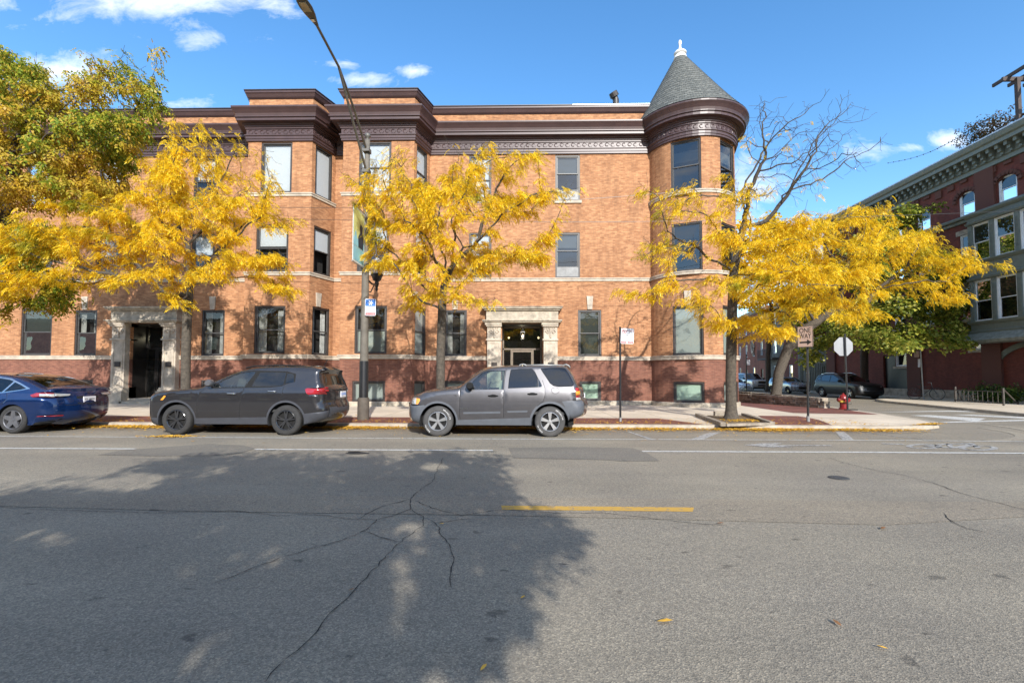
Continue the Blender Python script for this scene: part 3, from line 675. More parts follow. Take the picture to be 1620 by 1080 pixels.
# keystones
m = MB()
for (px, py, Y) in ((407/1+.0, 486, None),): pass
def keyst(seg, px, z=4.55, h=.62):
    p0, p1 = SEGS[seg]; L = math.dist(p0, p1); ax = ((p1[0]-p0[0])/L, (p1[1]-p0[1])/L); nx = (ax[1], -ax[0])
    u = hit(px, 480, p0, p1)[0]; q = lambda a, d, zz: (p0[0]+ax[0]*(u+a)+nx[0]*d, p0[1]+ax[1]*(u+a)+nx[1]*d, zz)
    k = MB(); k.add([q(-.11, 0, z), q(.11, 0, z), q(.15, 0, z+h), q(-.15, 0, z+h), q(-.11, .05, z), q(.11, .05, z), q(.15, .07, z+h), q(-.15, .07, z+h)], [(4, 5, 6, 7), (0, 4, 7, 3), (1, 2, 6, 5), (3, 7, 6, 2), (0, 1, 5, 4)])
    k.build('keystone', MT['stone'], bld)
for s_, px in ((0, 135), (0, 337), (3, 503), (7, 656), (8, 720), (8, 933), (10+2, 1088)): keyst(s_ if px != 1088 else NF+5, px)

# entrances (stone surround projecting from the wall, recessed glazed door)
MT['wood_dark'] = plain('dark painted door frame', (.016, .014, .013), .35); MT['wood_tan'] = plain('bronze door frame', (.16, .125, .09), .4)
MT['plaque'] = plain('bronze plaque', (.03, .022, .018), .4)
lamp_on = plain('warm lantern bulb', (1, .75, .42), .5, emit=9)
ZK = .918
def entrance(ua, ub, base, lit):
    p0, p1 = SEGS[base]; ax = (1, 0); nx = (0, -1); B = lambda mb, s0, s1, d0, d1, z0, z1: mb.lbox(p0, ax, nx, s0, s1, d0, d1, z0*ZK, z1*ZK)
    e = bpy.data.objects.new('entrance', None); COL.objects.link(e); e.parent = bld
    for s_, (xa, xb) in enumerate(((ua-.72, ua), (ub, ub+.72))):
        m = MB()
        B(m, xa-.10, xb+.0, -.42, .4, .12, .75); B(m, xa-.05, xb, -.37, .4, .75, .83); B(m, xa-.02, xb, -.34, .4, .83, .93)
        B(m, xa+.05, xb-.03, -.28, .4, .93, 3.35)
        B(m, xa+.0, xb-.0, -.34, .4, 3.35, 3.43); B(m, xa+.05, xb-.04, -.28, .4, 3.43, 4.05)
        B(m, xa+.0, xb, -.36, .4, 4.05, 4.13); B(m, xa-.05, xb, -.40, .4, 4.13, 4.25)
        # sunk panel border on the shaft, carved capital
        for (qa, qb, za, zb) in ((xa+.13, xa+.17, 1.1, 3.2), (xb-.15, xb-.11, 1.1, 3.2), (xa+.13, xb-.11, 1.06, 1.1), (xa+.13, xb-.11, 3.2, 3.24)): B(m, qa, qb, -.30, -.27, za, zb)
        cx = (xa+xb)/2+.01
        for sg in (-1, 1):
            pts = [(p0[0]+cx+sg*(.14+.09*math.cos(t)*(1-t/9)), p0[1]-.30, (3.78+.11*math.sin(t)*(1-t/9))*ZK) for t in np.linspace(0, 6, 14)]
            m.tube(pts, .028, 5)
        m.tube([(p0[0]+cx, p0[1]-.30, 3.5*ZK), (p0[0]+cx, p0[1]-.31, 3.75*ZK), (p0[0]+cx, p0[1]-.30, 3.98*ZK)], [.05, .035, .06], 6)
        for k in range(6): m.lathe([(0, -.02), (.03, -.01), (.035, 0)], (p0[0]+xa+.12+k*.085, p0[1]-.36, 4.0*ZK), n=6)
        m.build('pilaster', MT['stone'], e)
        m = MB(); B(m, cx-.12, cx+.14, -.325, -.28, 1.98, 2.24); m.build('plaque', MT['plaque'], e)
    m = MB(); X0, X1 = ua-.80, ub+.80
    B(m, X0-.03, X1+.03, -.46, .2, 4.25, 4.31); B(m, X0-.09, X1+.09, -.52, .2, 4.31, 4.37); B(m, X0+.08, X1-.08, -.32, .2, 4.37, 4.86); B(m, X0, X1, -.42, .2, 4.86, 4.93); B(m, X0-.08, X1+.08, -.50, .2, 4.93, 5.0); B(m, X0-.12, X1+.12, -.54, .2, 5.0, 5.04)
    m.build('entablature', MT['stone_dirty'], e)
    dp = 1.0
    m = MB(); B(m, ua-.02, ua, .16, dp+.1, .12, 4.25); B(m, ub, ub+.02, .16, dp+.1, .12, 4.25); B(m, ua, ub, .16, dp+.1, 4.2, 4.24); m.build('recess', MT['wood_dark'] if not lit else MT['frame'], e)
    m = MB(); B(m, ua-.1, ub+.1, -.42, dp+.2, .10, .22); B(m, ua, ub, -.1, dp+.2, .22, .36); m.build('doorstep', MT['stone'], e)
    fm = MT['wood_tan'] if lit else MT['wood_dark']; zt, zd = 4.18, 2.95
    dw0, dw1 = (ua+(ub-ua)*.24, ub-(ub-ua)*.24) if lit else (ua+(ub-ua)*.30, ub-.06)
    m = MB(); B(m, ua, ub, dp-.05, dp+.05, zd, zd+.08); B(m, dw0-.07, dw0, dp-.05, dp+.05, .36, zd); B(m, dw1, dw1+.07, dp-.05, dp+.05, .36, zd); B(m, ua, ua+.06, dp-.05, dp+.05, .36, zt); B(m, ub-.06, ub, dp-.05, dp+.05, .36, zt); B(m, ua, ub, dp-.05, dp+.05, zt-.08, zt)
    m.build('door_frame', fm, e)
    m = MB(); t_ = .09 if not lit else .05
    B(m, dw0, dw0+t_, dp-.03, dp+.03, .38, zd-.02); B(m, dw1-t_, dw1, dp-.03, dp+.03, .38, zd-.02); B(m, dw0+t_, dw1-t_, dp-.03, dp+.03, .38, .6); B(m, dw0+t_, dw1-t_, dp-.03, dp+.03, zd-.12, zd-.02); B(m, dw1-.05 if not lit else dw0+.02, dw1-.02 if not lit else dw0+.05, dp-.10, dp-.07, 1.2, 1.6)
    m.build('door', fm, e)
    m = MB(); B(m, ua, ub, dp+.0, dp+.006, .4, zt); m.build('door_glass', MT['pane_dark'], e)
    m = MB(); B(m, ua-.6, ub+.6, dp+2.2, dp+2.25, .2, 4.2); B(m, ua-.6, ub+.6, dp+.1, dp+2.2, .15, .2); m.build('lobby', MT.setdefault('lobby', plain('lobby wall', (.16, .155, .12), .8)), e)
    pl_ = bpy.data.lights.new('lobby_lamp', 'POINT'); pl_.energy = 16 if lit else 42; pl_.color = (1, .82, .58); pl_.shadow_soft_size = .06; po_ = bpy.data.objects.new('lobby_lamp', pl_); COL.objects.link(po_); po_.parent = e; po_.location = inv_of(bld) @ Vector((p0[0]+(ua+ub)/2, p0[1]+dp+.9, 3.3))
    m = MB()
    for (fx, zz) in (((.15, 3.62), (.93, 3.62)) if lit else ((.30, 3.62), (.97, 3.6))): m.lathe([(0, -.05), (.045, -.02), (.05, .02), (.02, .06), (0, .06)], (p0[0]+ua+(ub-ua)*fx, p0[1]+dp+.35, zz*ZK), n=10)
    m.build('wall_light', lamp_on, e)
    return e
e1 = entrance(*po1, 0, False); e2 = entrance(*po2, 8, True)
# hanging lantern in the sunlit portal
lc = P(827, 530, YM+.35); lan = thing('hanging_lantern', 'small four sided glass lantern hanging in the entrance behind the grey compact SUV', 'lantern', (lc.x, lc.y, 0))
m = MB(); m.tube([(lc.x, lc.y, 3.85), (lc.x, lc.y, lc.z+.3)], .008, 5); m.lathe([(0, .32), (.02, .3), (.14, .16), (.15, .14), (.0, .14)], (lc.x, lc.y, lc.z), n=4, a0=.785, a1=.785+2*math.pi)
m.lathe([(0, -.2), (.09, -.19), (.09, -.17), (0, -.17)], (lc.x, lc.y, lc.z), n=4, a0=.785, a1=.785+2*math.pi)
for k in range(4): a = .785+k*math.pi/2; m.tube([(lc.x+.13*math.cos(a), lc.y+.13*math.sin(a), lc.z+.14), (lc.x+.085*math.cos(a), lc.y+.085*math.sin(a), lc.z-.18)], .008, 4)
m.build('lantern_frame', MT['galv'], lan); MB().lathe([(0, -.08), (.03, -.06), (.035, 0), (.0, .06)], (lc.x, lc.y, lc.z-.02), n=8).build('bulb', lamp_on, lan)
# ornamental quoin-like lighter brick strip seams are in the brick itself; power lines cross the facade
wr = tag(MB().tube([P(380, 328, 17)+(P(1120, 300, 17)-P(380, 328, 17))*(k/20)+Vector((0, 0, -.25*math.sin(math.pi*k/20))) for k in range(21)], .008, 4).build('overhead_wire', MT['black']), 'upper of two thin cables crossing in front of the brick facade', 'cable', 'overhead cables')
tag(MB().tube([P(380, 345, 17)+(P(1700, 330, 17)-P(380, 345, 17))*(k/20)+Vector((0, 0, -.3*math.sin(math.pi*k/20))) for k in range(21)], .008, 4).build('overhead_wire', MT['black']), 'lower and longer of two thin cables crossing the brick facade', 'cable', 'overhead cables')
# ------------------------------------------------------------------ dark red building across the side street
XF = 27.0
R0, R1 = (XF, 41.0), (XF, 12.0)           # facade runs towards the camera; outward normal is -X
rb = thing('brick_building', 'deep red brick building across the side street with sage green bracketed cornice and bay windows', 'building', (XF+5, 26, 0))
rax, rnx = (0, -1), (-1, 0)
H2 = lambda px, py: hit(px, py, R0, R1)
def rbox(mb, s0, s1, d0, d1, z0, z1): return mb.lbox(R0, rax, rnx, s0, s1, d0, d1, z0, z1)
ro = []
def rwin(px0, px1, pyt, pyb, arch=False, **k):  # pixel box of an opening
    c = (px0+px1)/2; u0, u1 = H2(px0, 500)[0], H2(px1, 500)[0]; z1, z0 = H2(c, pyt)[1], H2(c, pyb)[1]; return (u0, u1, z0, z1)
top_z = H2(1500, 247)[1]
print('right bld', top_z, [H2(x, 500)[0] for x in (1360, 1425, 1467, 1538, 1597, 1620)], H2(1467, 322), H2(1467, 347), H2(1538, 333), H2(1538, 300))
us = [H2(x, 500)[0] for x in (1425, 1467, 1537, 1603)]
us += [us[-1]+3.0, us[-1]+6.2]
us = [us[0]-3.1]+us
AW, AZ0, AZ1 = 1.0, 11.25, 12.35
wins = [(u-AW/2, u+AW/2, AZ0, AZ1+.35, 'arch') for u in us]
mid = [(u-.55, u+.55, 8.3, 10.1, 'dh') for u in us[:4]]+[(u-.55, u+.55, 4.9, 6.9, 'dh') for u in us[:4]]
gwin = rwin(1535, 1566, 521, 553)
lowr = [(gwin[0], gwin[1], gwin[2], gwin[3], 'dh'), (us[1]-.6, us[1]+.4, 2.2, 3.8, 'dh')]
door = [(H2(1398, 600)[0], H2(1442, 600)[0], .0, 3.0, 'door')]
allo = wins+mid+lowr+door
m = MB(); wall(m, R0, R1, 0, 14.6, [o[:4] for o in allo], 0, rev=.2)
wall(m, (XF+14, 41), (XF, 41), 0, 14.6, [], 0); wall(m, (XF, 12), (XF+14, 12), 0, 14.6, [], 0)
m.build('wall', MT['brick_dark'], rb)
m = MB(); m.poly([(XF, 12), (XF+14, 12), (XF+14, 41), (XF, 41)], 14.3); m.build('roof', MT['roof_flat'], rb)
# corbel table of stepped bricks and pilasters
m = MB()
for k in range(66):
    if k % 2 == 0: rbox(m, .3+k*.43, .3+k*.43+.43, -.09, 0, 12.95+.16*((k//2) % 3), 13.45)
for u in [0, (us[1]+us[2])/2, (us[3]+us[4])/2-.0, us[5]+1.5]: mp_ = MB(); rbox(mp_, u-.55, u+.55, -.14, 0, 0, 13.5); mp_.build('pilaster', MT['brick_dark'], rb)
m.build('corbelling', MT['brick_dark'], rb)
for u in us:                               # arched hood bricks
    m = MB()
    for q in range(10):
        a = math.pi*(q+.5)/10; c = (XF-.05, R0[1]-(u+.72*math.cos(a)), 12.2+.62*math.sin(a)); m.box(c, (.07, .13, .11), 0, Matrix.Rotation(-(a-math.pi/2), 3, 'X'))
    m.build('arch_hood', MT['brick_dark'], rb)
m = MB()
for u in us:                               # brick spandrels that close the square openings to an arch
    n = 10; f = lambda a, b, d: (XF+.0+.12*d, R0[1]-a, b)
    for sg in (-1, 1):
        pts = [(u+sg*.5, AZ1+.36), (u+sg*.5, AZ1-.05)]+[(u+sg*.5*math.cos(t), AZ1-.05+.36*math.sin(t)) for t in np.linspace(.15, math.pi/2, 7)]+[(u, AZ1+.36)]
        m.prism(pts, f)
m.build('arch_spandrel', MT['brick_dark'], rb)
for (ua, ub, za, zb, st_) in allo:
    if st_ == 'door':
        m = MB(); rbox(m, ua, ub, .15, .2, 0, zb); m.build('door', MT['black'], rb); continue
    window(R0, rax, rnx, ua, ub, za, zb, pm='pane_dark', back='blind', backmat=MT['curtain'], backfrac=(.6, 1), fr='whitewood', parent=rb)
for (ua, ub, za, zb, st_) in mid+lowr:
    m = MB(); rbox(m, ua-.15, ub+.15, -.08, .05, za-.16, za-.002); m.build('sill', MT['stone_dirty'], rb); m = MB(); rbox(m, ua-.2, ub+.2, -.05, .1, zb+.002, zb+.3); m.build('lintel', MT['stone_dirty'], rb)
m = MB(); rbox(m, 0, 29, -.06, 0, .1, .62); m.build('stone_base', MT['stone_dirty'], rb)
# cornice and brackets
RP = [(XF+14, 41), (XF, 41), (XF, 12)]
for nm, mt, pr in (('cornice', 'green', [(0, 13.5), (.12, 13.52), (.12, 13.75), (.2, 13.8), (.2, 14.3), (.75, 14.34), (.75, 14.55), (.85, 14.62), (.92, 14.8), (.92, 14.9), (-.2, 14.95)]), ('cornice_flashing', 'whitecap', [(.95, 14.88), (.95, 14.96), (-.3, 15.02), (-.3, 14.96)]),
                   ('string_course', 'green', [(0, 10.78), (.12, 10.8), (.14, 10.95), (.3, 11.0), (.34, 11.1), (.34, 11.16), (0, 11.2)])):
    m = MB(); sweep(m, RP, pr); m.build(nm, MT[mt], rb)
for k in range(58):
    u = .3+k*.49; m = MB(); rbox(m, u, u+.17, -.62, -.2, 14.12, 14.33); rbox(m, u, u+.17, -.45, -.2, 13.95, 14.12); rbox(m, u+.02, u+.15, -.32, -.2, 13.8, 13.95)
    m.build('bracket', MT['green'], rb)
# projecting metal bay on the near end
def bay(u0, u1):
    D = .95
    e = [R0[0], R0[1]]
    pl_ = [(XF, R0[1]-u0), (XF-D, R0[1]-u0-.55), (XF-D, R0[1]-u1+.55), (XF, R0[1]-u1)]
    b = MB(); 
    for (za, zb) in ((3.9, 4.6), (6.95, 8.05), (10.2, 10.8)): sweep(b, pl_, [(0, za), (.12, za+.02), (.16, za+.12), (.04, za+.2), (.04, zb-.2), (.12, zb-.15), (.2, zb-.05), (.2, zb), (-.4, zb)])
    for (p0, p1) in zip(pl_[:-1], pl_[1:]):
        L = math.dist(p0, p1); ax = ((p1[0]-p0[0])/L, (p1[1]-p0[1])/L); nx = (ax[1], -ax[0])
        nw = 1 if L < 1.6 else 4; w = L/nw
        for (za, zb) in ((4.6, 6.95), (8.05, 10.2)):
            for k in range(nw+1): c = min(max(k*w, .09), L-.09); b.lbox(p0, ax, nx, c-.12, c+.12, -.03, .1, za, zb)
            for k in range(nw+1):
                c = min(max(k*w, .09), L-.09)
                for q in (-.06, 0, .06): b.lbox(p0, ax, nx, c+q-.012, c+q+.012, -.05, -.03, za+.3, zb-.3)
            for k in range(nw): window(p0, ax, nx, k*w+.12, (k+1)*w-.12, za, zb, pm='pane_dark', back='blind', backmat=MT['curtain'], backfrac=(.5, 1), fr='whitewood', parent=rb)
    b.build('bay', MT['green'], rb)
    m = MB(); sweep(m, pl_, [(.05, 3.3), (.55, 3.35), (.6, 3.45), (.62, 3.5), (.1, 3.95)]); m.build('bay_skirt_roof', plain('lead roof', (.2, .22, .2), .5, var=.35), rb)
bay(H2(1549, 500)[0], H2(1549, 500)[0]+6.4)
# arch springing under the bay
m = MB(); uc = H2(1640, 500)[0]; n = 28
ap = [(uc-2.3*math.cos(t), 1.9+1.5*math.sin(t)) for t in np.linspace(0, math.pi/1.7, n)]; ai = [(uc-2.0*math.cos(t), 1.9+1.22*math.sin(t)) for t in np.linspace(0, math.pi/1.7, n)]
for q in range(n-1): m.prism([ap[q], ap[q+1], ai[q+1], ai[q]], lambda a_, b_, d: (XF-.09+.1*d, R0[1]-a_, b_))
m.build('door_arch', MT['green_dark'], rb)
# rooftop pergola, planter shrub and string lights
pg = thing('rooftop_pergola', 'dark timber pergola frame on the flat roof of the deep red building', 'pergola', (28, 24.5, 14.3))
m = MB(); pp = P(1612, 186, 25.2); wood = plain('dark timber', (.05, .035, .03), .7)
for (x, y) in ((pp.x, 25.2), (pp.x, 21.5), (pp.x+3, 25.2), (pp.x+3, 21.5)): MB().box((x, y, 16.0), (.09, .09, 1.7)).build('post', wood, pg)
m = MB()
for y in (25.3, 21.4): m.box((pp.x+1.5, y, 17.7), (2.2, .06, .11))
for k in range(5): m.box((pp.x-.3+k*.85, 23.3, 17.9), (.05, 2.9, .09))
m.build('beam', wood, pg)
m = MB(); rr_ = P(1600, 195, 25.5)
for z in (15.1, 15.35, 15.6): m.box((rr_.x+.2, 22.5, z), (.05, 3.2, .05))
m.build('railing', wood, pg)
m = MB()
for k in range(15):
    t = k/14; p = P(1405, 258, 36)+(P(1560, 190, 27)-P(1405, 258, 36))*t; m.lathe([(0, -.05), (.05, 0), (0, .05)], (p.x, p.y, p.z-.5*math.sin(math.pi*t)), n=6)
m.tube([(p_ := P(1405, 258, 36)+(P(1560, 190, 27)-P(1405, 258, 36))*(k/20))+Vector((0, 0, -.5*math.sin(math.pi*k/20))) for k in range(21)], .015, 4)
tag(m.build('string_lights', MT['black']), 'thin sagging string of small bulbs above the bracketed roofline', 'lights')

# ------------------------------------------------------------------ row of small buildings further down the side street
def rowhouse(nm, label, px0, px1, Y0, Y1, h, mat, seed, extra=None):
    a, b = P(px0, 560, Y1), P(px1, 560, Y0); p0, p1 = (a.x, Y1), (b.x, Y0)
    L = math.dist(p0, p1); ax = ((p1[0]-p0[0])/L, (p1[1]-p0[1])/L); nx = (ax[1], -ax[0])
    t = thing(nm, label, 'building', (a.x+3, Y1, 0)); ops = []; r = random.Random(seed)
    n = max(1, int(L/3)); w = L/n
    for k in range(n):
        for fl in range(int(h/3.1)):
            c = (k+.5)*w
            if fl == 0 and k % 2 == 1: ops.append((c-.5, c+.5, .12, 2.4, 'door'))
            else: ops.append((c-.45, c+.45, 1.0+fl*3.1, 2.7+fl*3.1, 'dh'))
    m = MB(); wall(m, p0, p1, 0, h, [o[:4] for o in ops], 0)
    q0, q1 = (p0[0]-nx[0]*10, p0[1]-nx[1]*10), (p1[0]-nx[0]*10, p1[1]-nx[1]*10)
    wall(m, q0, p0, 0, h, [], 0); wall(m, p1, q1, 0, h, [], 0); m.build('wall', mat, t)
    m = MB(); m.add([(*p0, h-.2), (*p1, h-.2), (*q1, h-.2), (*q0, h-.2)], [(0, 1, 2, 3)]); m.build('roof', MT['roof_flat'], t)
    m = MB(); sweep(m, [p0, p1], [(0, h-.5), (.25, h-.4), (.35, h-.1), (.35, h), (-.2, h+.03)]); m.build('cornice', MT['stone_dirty'], t)
    for (ua, ub, za, zb, s_) in ops:
        if s_ == 'door': m = MB(); m.lbox(p0, ax, nx, ua, ub, .1, .15, za, zb); m.build('door', MT['black'], t)
        else: window(p0, ax, nx, ua, ub, za, zb, pm='pane_dark', back=None, fr='whitewood', parent=t)
    return t, p0, ax, nx, L
MT['grey_siding'] = brick('grey stone facing', (.17, .165, .15), (.13, .125, .115), (.09, .085, .08), bw=.5, bh=.25)
t, p0, ax, nx, L = rowhouse('brick_house', 'orange red brick house with a white round ornament, far left down the side street', 1166, 1212, 56, 70, 10, MT['brick_orange'], 1)
m = MB(); c = hit(1192, 549, p0, (p0[0]+ax[0]*L, p0[1]+ax[1]*L)); cc = (p0[0]+ax[0]*c[0]+nx[0]*.1, p0[1]+ax[1]*c[0]+nx[1]*.1)
m.tube([(cc[0]+ax[0]*.55*math.cos(q), cc[1]+ax[1]*.55*math.cos(q), c[1]+.75*math.sin(q)) for q in np.linspace(0, 2*math.pi, 24)], .12, 6)
for q in range(4): m.tube([(cc[0]+ax[0]*k*math.cos(q*1.5708), cc[1]+ax[1]*k*math.cos(q*1.5708), c[1]+1.3*k*math.sin(q*1.5708)) for k in (.6, .95)], [.12, .05], 6)
m.build('round_ornament', MT['stone'], t)
t, p0, ax, nx, L = rowhouse('stone_house', 'narrow grey stone fronted house with a balcony between two brick houses', 1213, 1240, 51, 56, 9.5, MT['grey_siding'], 2)
m = MB(); m.lbox(p0, ax, nx, .2, L-.2, -1.1, 0, 3.4, 3.55)
for k in range(14): m.lbox(p0, ax, nx, .2+k*(L-.4)/14, .26+k*(L-.4)/14, -1.1, -1.05, 3.55, 4.5)
m.lbox(p0, ax, nx, .2, L-.2, -1.12, -1.04, 4.5, 4.56); m.build('balcony', MT['grey_siding'], t)
rowhouse('brick_house', 'darker brick house wall seen behind the leaning tree trunk', 1240, 1262, 47.5, 51, 9, MT['brick_dark'], 3)
t, p0, ax, nx, L = rowhouse('garage_building', 'low grey garage with panelled doors beside the deep red building', 1262, 1322, 41.3, 47.5, 5.2, MT['grey_siding'], 4)
m = MB()
for k in range(18): m.lbox(p0, ax, nx, .5+k*.28, .54+k*.28, -.06, 0, .15, 2.7)
m.build('door_battens', MT['green_dark'], t)

# ------------------------------------------------------------------ street lamp with banners, globe and winter sign
def gp3(px, py, z=KZ): x, y = G(px, py, z); return (x, y, z)
lp = gp3(574.5, 663.5); LX, LY = lp[0], lp[1]
MT['pole'] = plain('weathered concrete grey pole', (.125, .11, .088), .75, var=.25, vscale=5)
MT['pole_metal'] = plain('grey metal arm', (.12, .112, .098), .5, metal=.3)
sl_t = thing('street_lamp', 'tall grey street lamp with black band, long arm, white globe and two banners', 'street lamp', lp)
ztop = P(590, 222, LY).z
m = MB().lathe([(.17, KZ), (.17, KZ+.62), (.155, KZ+.66), (.135, KZ+.66)], (LX, LY, 0), n=20); m.build('base_sleeve', plain('rusty brown sleeve', (.085, .07, .055), .8), sl_t, smooth=True, autosmooth=40)
zb0, zb1 = P(575, 641, LY).z, P(577, 571, LY).z
MB().lathe([(.137, zb0), (.130, zb1)], (LX, LY, 0), n=20).build('painted_band', MT['black'], sl_t, smooth=True)
MB().lathe([(.128, zb0-.1), (.122, zb1), (.075, ztop), (.06, ztop+.02), (0, ztop+.03)], (LX, LY, 0), n=20).build('pole', MT['pole'], sl_t, smooth=True, autosmooth=40)
m = MB().lathe([(.05, ztop), (.05, ztop+.08), (.1, ztop+.12), (.07, ztop+.2), (0, ztop+.24)], (LX, LY, 0), n=12); m.build('pole_cap', MT['pole_metal'], sl_t, smooth=True)
def lpt(py, px): # point in the arm plane X = LX
    d = ray(px, py); t = LX/d.x; return Vector((LX, d.y*t, HC+d.z*t))
m = MB()
A = [(586, 262), (576, 222), (560, 170), (545, 130), (536, 108)]; Bq = [(590, 240), (578, 205), (562, 160), (546, 124), (536, 106), (522, 78), (503, 42)]
tip = lpt(38, 500)
c0 = Vector((LX, LY-.08, ztop-1.0)); c1 = Vector((LX, LY-.08, ztop-.35)); j = lpt(106, 536)
m.tube([c0, c0+(j-c0)*.5+Vector((0, 0, -.02)), j], [.035, .035, .035], 8); m.tube([c1, c1+(j-c1)*.5+Vector((0, 0, .1)), j, j+(tip-j)*.6, tip], [.035, .035, .034, .033, .033], 8)
m.box((LX, LY-.05, ztop-.35), (.1, .12, .06)); m.box((LX, LY-.05, ztop-1.0), (.1, .12, .06))
m.build('arm', MT['pole_metal'], sl_t, smooth=True, autosmooth=40)
# cobra head
e = lpt(2, 478); dv = (e-tip).normalized(); sd = Vector((1, 0, 0)); up = sd.cross(dv)
if up.z < 0: up = -up
m = MB(); vs = []; prof = [(-.05, .04, .03), (.1, .07, .05), (.3, .12, .07), (.5, .145, .075), (.68, .13, .06), (.78, .07, .03)]; nn = 12
for (l, w, h) in prof:
    for k in range(nn): a = 2*math.pi*k/nn; vs.append(tip+dv*l+sd*w*math.cos(a)+up*(h*math.sin(a) if math.sin(a) > 0 else h*.55*math.sin(a)))
m.add(vs, [(i*nn+k, i*nn+(k+1) % nn, (i+1)*nn+(k+1) % nn, (i+1)*nn+k) for i in range(len(prof)-1) for k in range(nn)]+[tuple(range(nn)), tuple(range((len(prof)-1)*nn, len(prof)*nn))])
hd = m.build('lamp_head', plain('dark grey lamp housing', (.07, .07, .068), .5), sl_t, smooth=True, autosmooth=60)
q = lambda l, w, h: tip+dv*l+sd*w-up*h
m = MB()
for (l0, l1, w, h) in ((.42, .68, .09, .048),): m.add([q(l0, -w, h), q(l0, w, h), q(l1, w*.8, h-.008), q(l1, -w*.8, h-.008), q(l0, -w, h-.03), q(l0, w, h-.03), q(l1, w*.8, h-.03), q(l1, -w*.8, h-.03)], [(0, 1, 2, 3), (0, 4, 5, 1), (1, 5, 6, 2), (2, 6, 7, 3), (3, 7, 4, 0)])
m.build('lens', plain('yellowed lens', (.36, .31, .2), .3), hd)
m = MB(); m.add([q(.1, -.04, .035), q(.1, .04, .035), q(.2, .045, .045), q(.2, -.045, .045)], [(0, 1, 2, 3)]); m.build('rating_label', MT['white'], hd)
# globe on bracket behind the pole
g = lpt(424, 596.5); m = MB(); m.tube([(LX, LY+.05, g.z-.55), (LX, g.y-.5, g.z-.62), (LX, g.y-.12, g.z-.58), (LX, g.y, g.z-.5), (LX, g.y, g.z-.3)], .03, 8)
m.tube([(LX, LY+.05, g.z-.95), (LX, g.y-.6, g.z-.9), (LX, g.y-.3, g.z-.64)], .02, 6)
m.lathe([(0, -.78), (.03, -.74), (.05, -.7), (.03, -.66), (.05, -.6), (.07, -.52), (.06, -.45), (.13, -.4), (.16, -.3), (.2, -.24), (.2, -.2), (0, -.2)], tuple(g), n=16)
m.build('globe_bracket', MT['black'], sl_t, smooth=True, autosmooth=40)
gm, nt, b = nmat('milky globe'); b.inputs['Base Color'].default_value = (.6, .6, .58, 1); b.inputs['Roughness'].default_value = .15; b.inputs['Subsurface Weight'].default_value = .3
MB().lathe([(.17, -.2), (.2, -.1), (.2, .05), (.18, .16), (.12, .26), (.05, .32), (0, .36)], tuple(g), n=18).build('globe', gm, sl_t, smooth=True)
# banners hang along the perpendicular plane, in front of and behind the pole
bt = [plain(n, c, .6, var=.18, vscale=3) for n, c in (('banner sky blue', (.28, .62, .78)), ('banner teal', (.04, .25, .33)), ('banner yellow green', (.68, .74, .28)), ('banner pale', (.7, .8, .82)), ('banner ink', (.01, .03, .06)))]
def banner(y0, y1, zt, zb, flip):
    bn = MB(); fx = lambda a, b, d: (LX+.004-.008*d, y0+(y1-y0)*a, zb+(zt-zb)*b)
    bn.prism([(0, 0), (1, 0), (1, 1), (0, 1)], fx); o = bn.build('banner', bt[3], sl_t)
    def shape(nm, pts, mi, dx=.007):
        m = MB()
        for s_ in (1, -1):
            f = lambda a, b, d, s_=s_: (LX+s_*(dx+.001*d), y0+(y1-y0)*a, zb+(zt-zb)*b); m.prism(pts, f)
        m.build(nm, bt[mi], o)
    if not flip:
        shape('banner_sky', [(.06, .45), (.94, .45), (.94, .97), (.06, .97)], 2)
        shape('banner_band', [(.06, .03), (.94, .03), (.94, .28), (.06, .28)], 0); shape('banner_band', [(.06, .29), (.94, .29), (.94, .44), (.06, .44)], 0)
        shape('banner_figure', [(.45, .3), (.85, .3), (.9, .5), (.78, .62), (.8, .72), (.62, .76), (.55, .68), (.58, .58), (.42, .48)], 4, .010)
        shape('banner_shape', [(.12, .3), (.4, .3), (.34, .46), (.22, .58), (.12, .5)], 0, .0095)
    else:
        shape('banner_field', [(.06, .03), (.94, .03), (.94, .97), (.06, .97)], 1)
        shape('banner_figure', [(.35, .3), (.7, .3), (.75, .55), (.6, .72), (.62, .84), (.45, .86), (.4, .7), (.3, .5)], 0, .010)
    return o
z1b, z0b = lpt(322, 559).z, lpt(412, 559).z; yb = lpt(322, 559).y
banner(yb, LY-.14, z1b, z0b, False); yb2 = lpt(372, 611).y; banner(LY+.14, min(yb2, LY+.95), z1b+.62, z0b+.66, True)
m = MB()
for z in (z1b+.03, z0b-.03): m.tube([(LX, yb-.03, z), (LX, LY, z)], .014, 6); m.tube([(LX, LY, z+.64), (LX, LY+.98, z+.64)], .014, 6)
m.build('banner_rod', MT['galv'], sl_t)
# snow route sign on the pole
MT['sign_white'] = plain('white sign sheet', (.72, .72, .74), .4, var=.04); MT['sign_blue'] = plain('blue sign sheet', (.02, .13, .42), .4, var=.04); MT['sign_red'] = plain('red sign print', (.42, .03, .03), .4, var=.1)
MT['ink'] = plain('dark sign print', (.02, .02, .02), .5)
def plate(name, c, w, h, mat, parent, rz=0, t=.004, tilt=0, r=.03):
    R = Matrix.Rotation(rz, 3, 'Z') @ Matrix.Rotation(tilt, 3, 'Y'); c = Vector(c); pts = []
    for (sx, sz) in ((1, 1), (-1, 1), (-1, -1), (1, -1)):
        a0 = math.atan2(sz, sx)-math.pi/4
        for k in range(4): a = a0+math.pi/2*k/3; pts.append((sx*(w/2-r)+r*math.cos(a), sz*(h/2-r)+r*math.sin(a)))
    m = MB(); m.prism(pts, lambda a, b, d: c+R @ Vector((a, t*(d-1), b))); o = m.build(name, mat, parent)
    return o, (lambda a, b, d=.002: c+R @ Vector((a, -t-d, b))), R
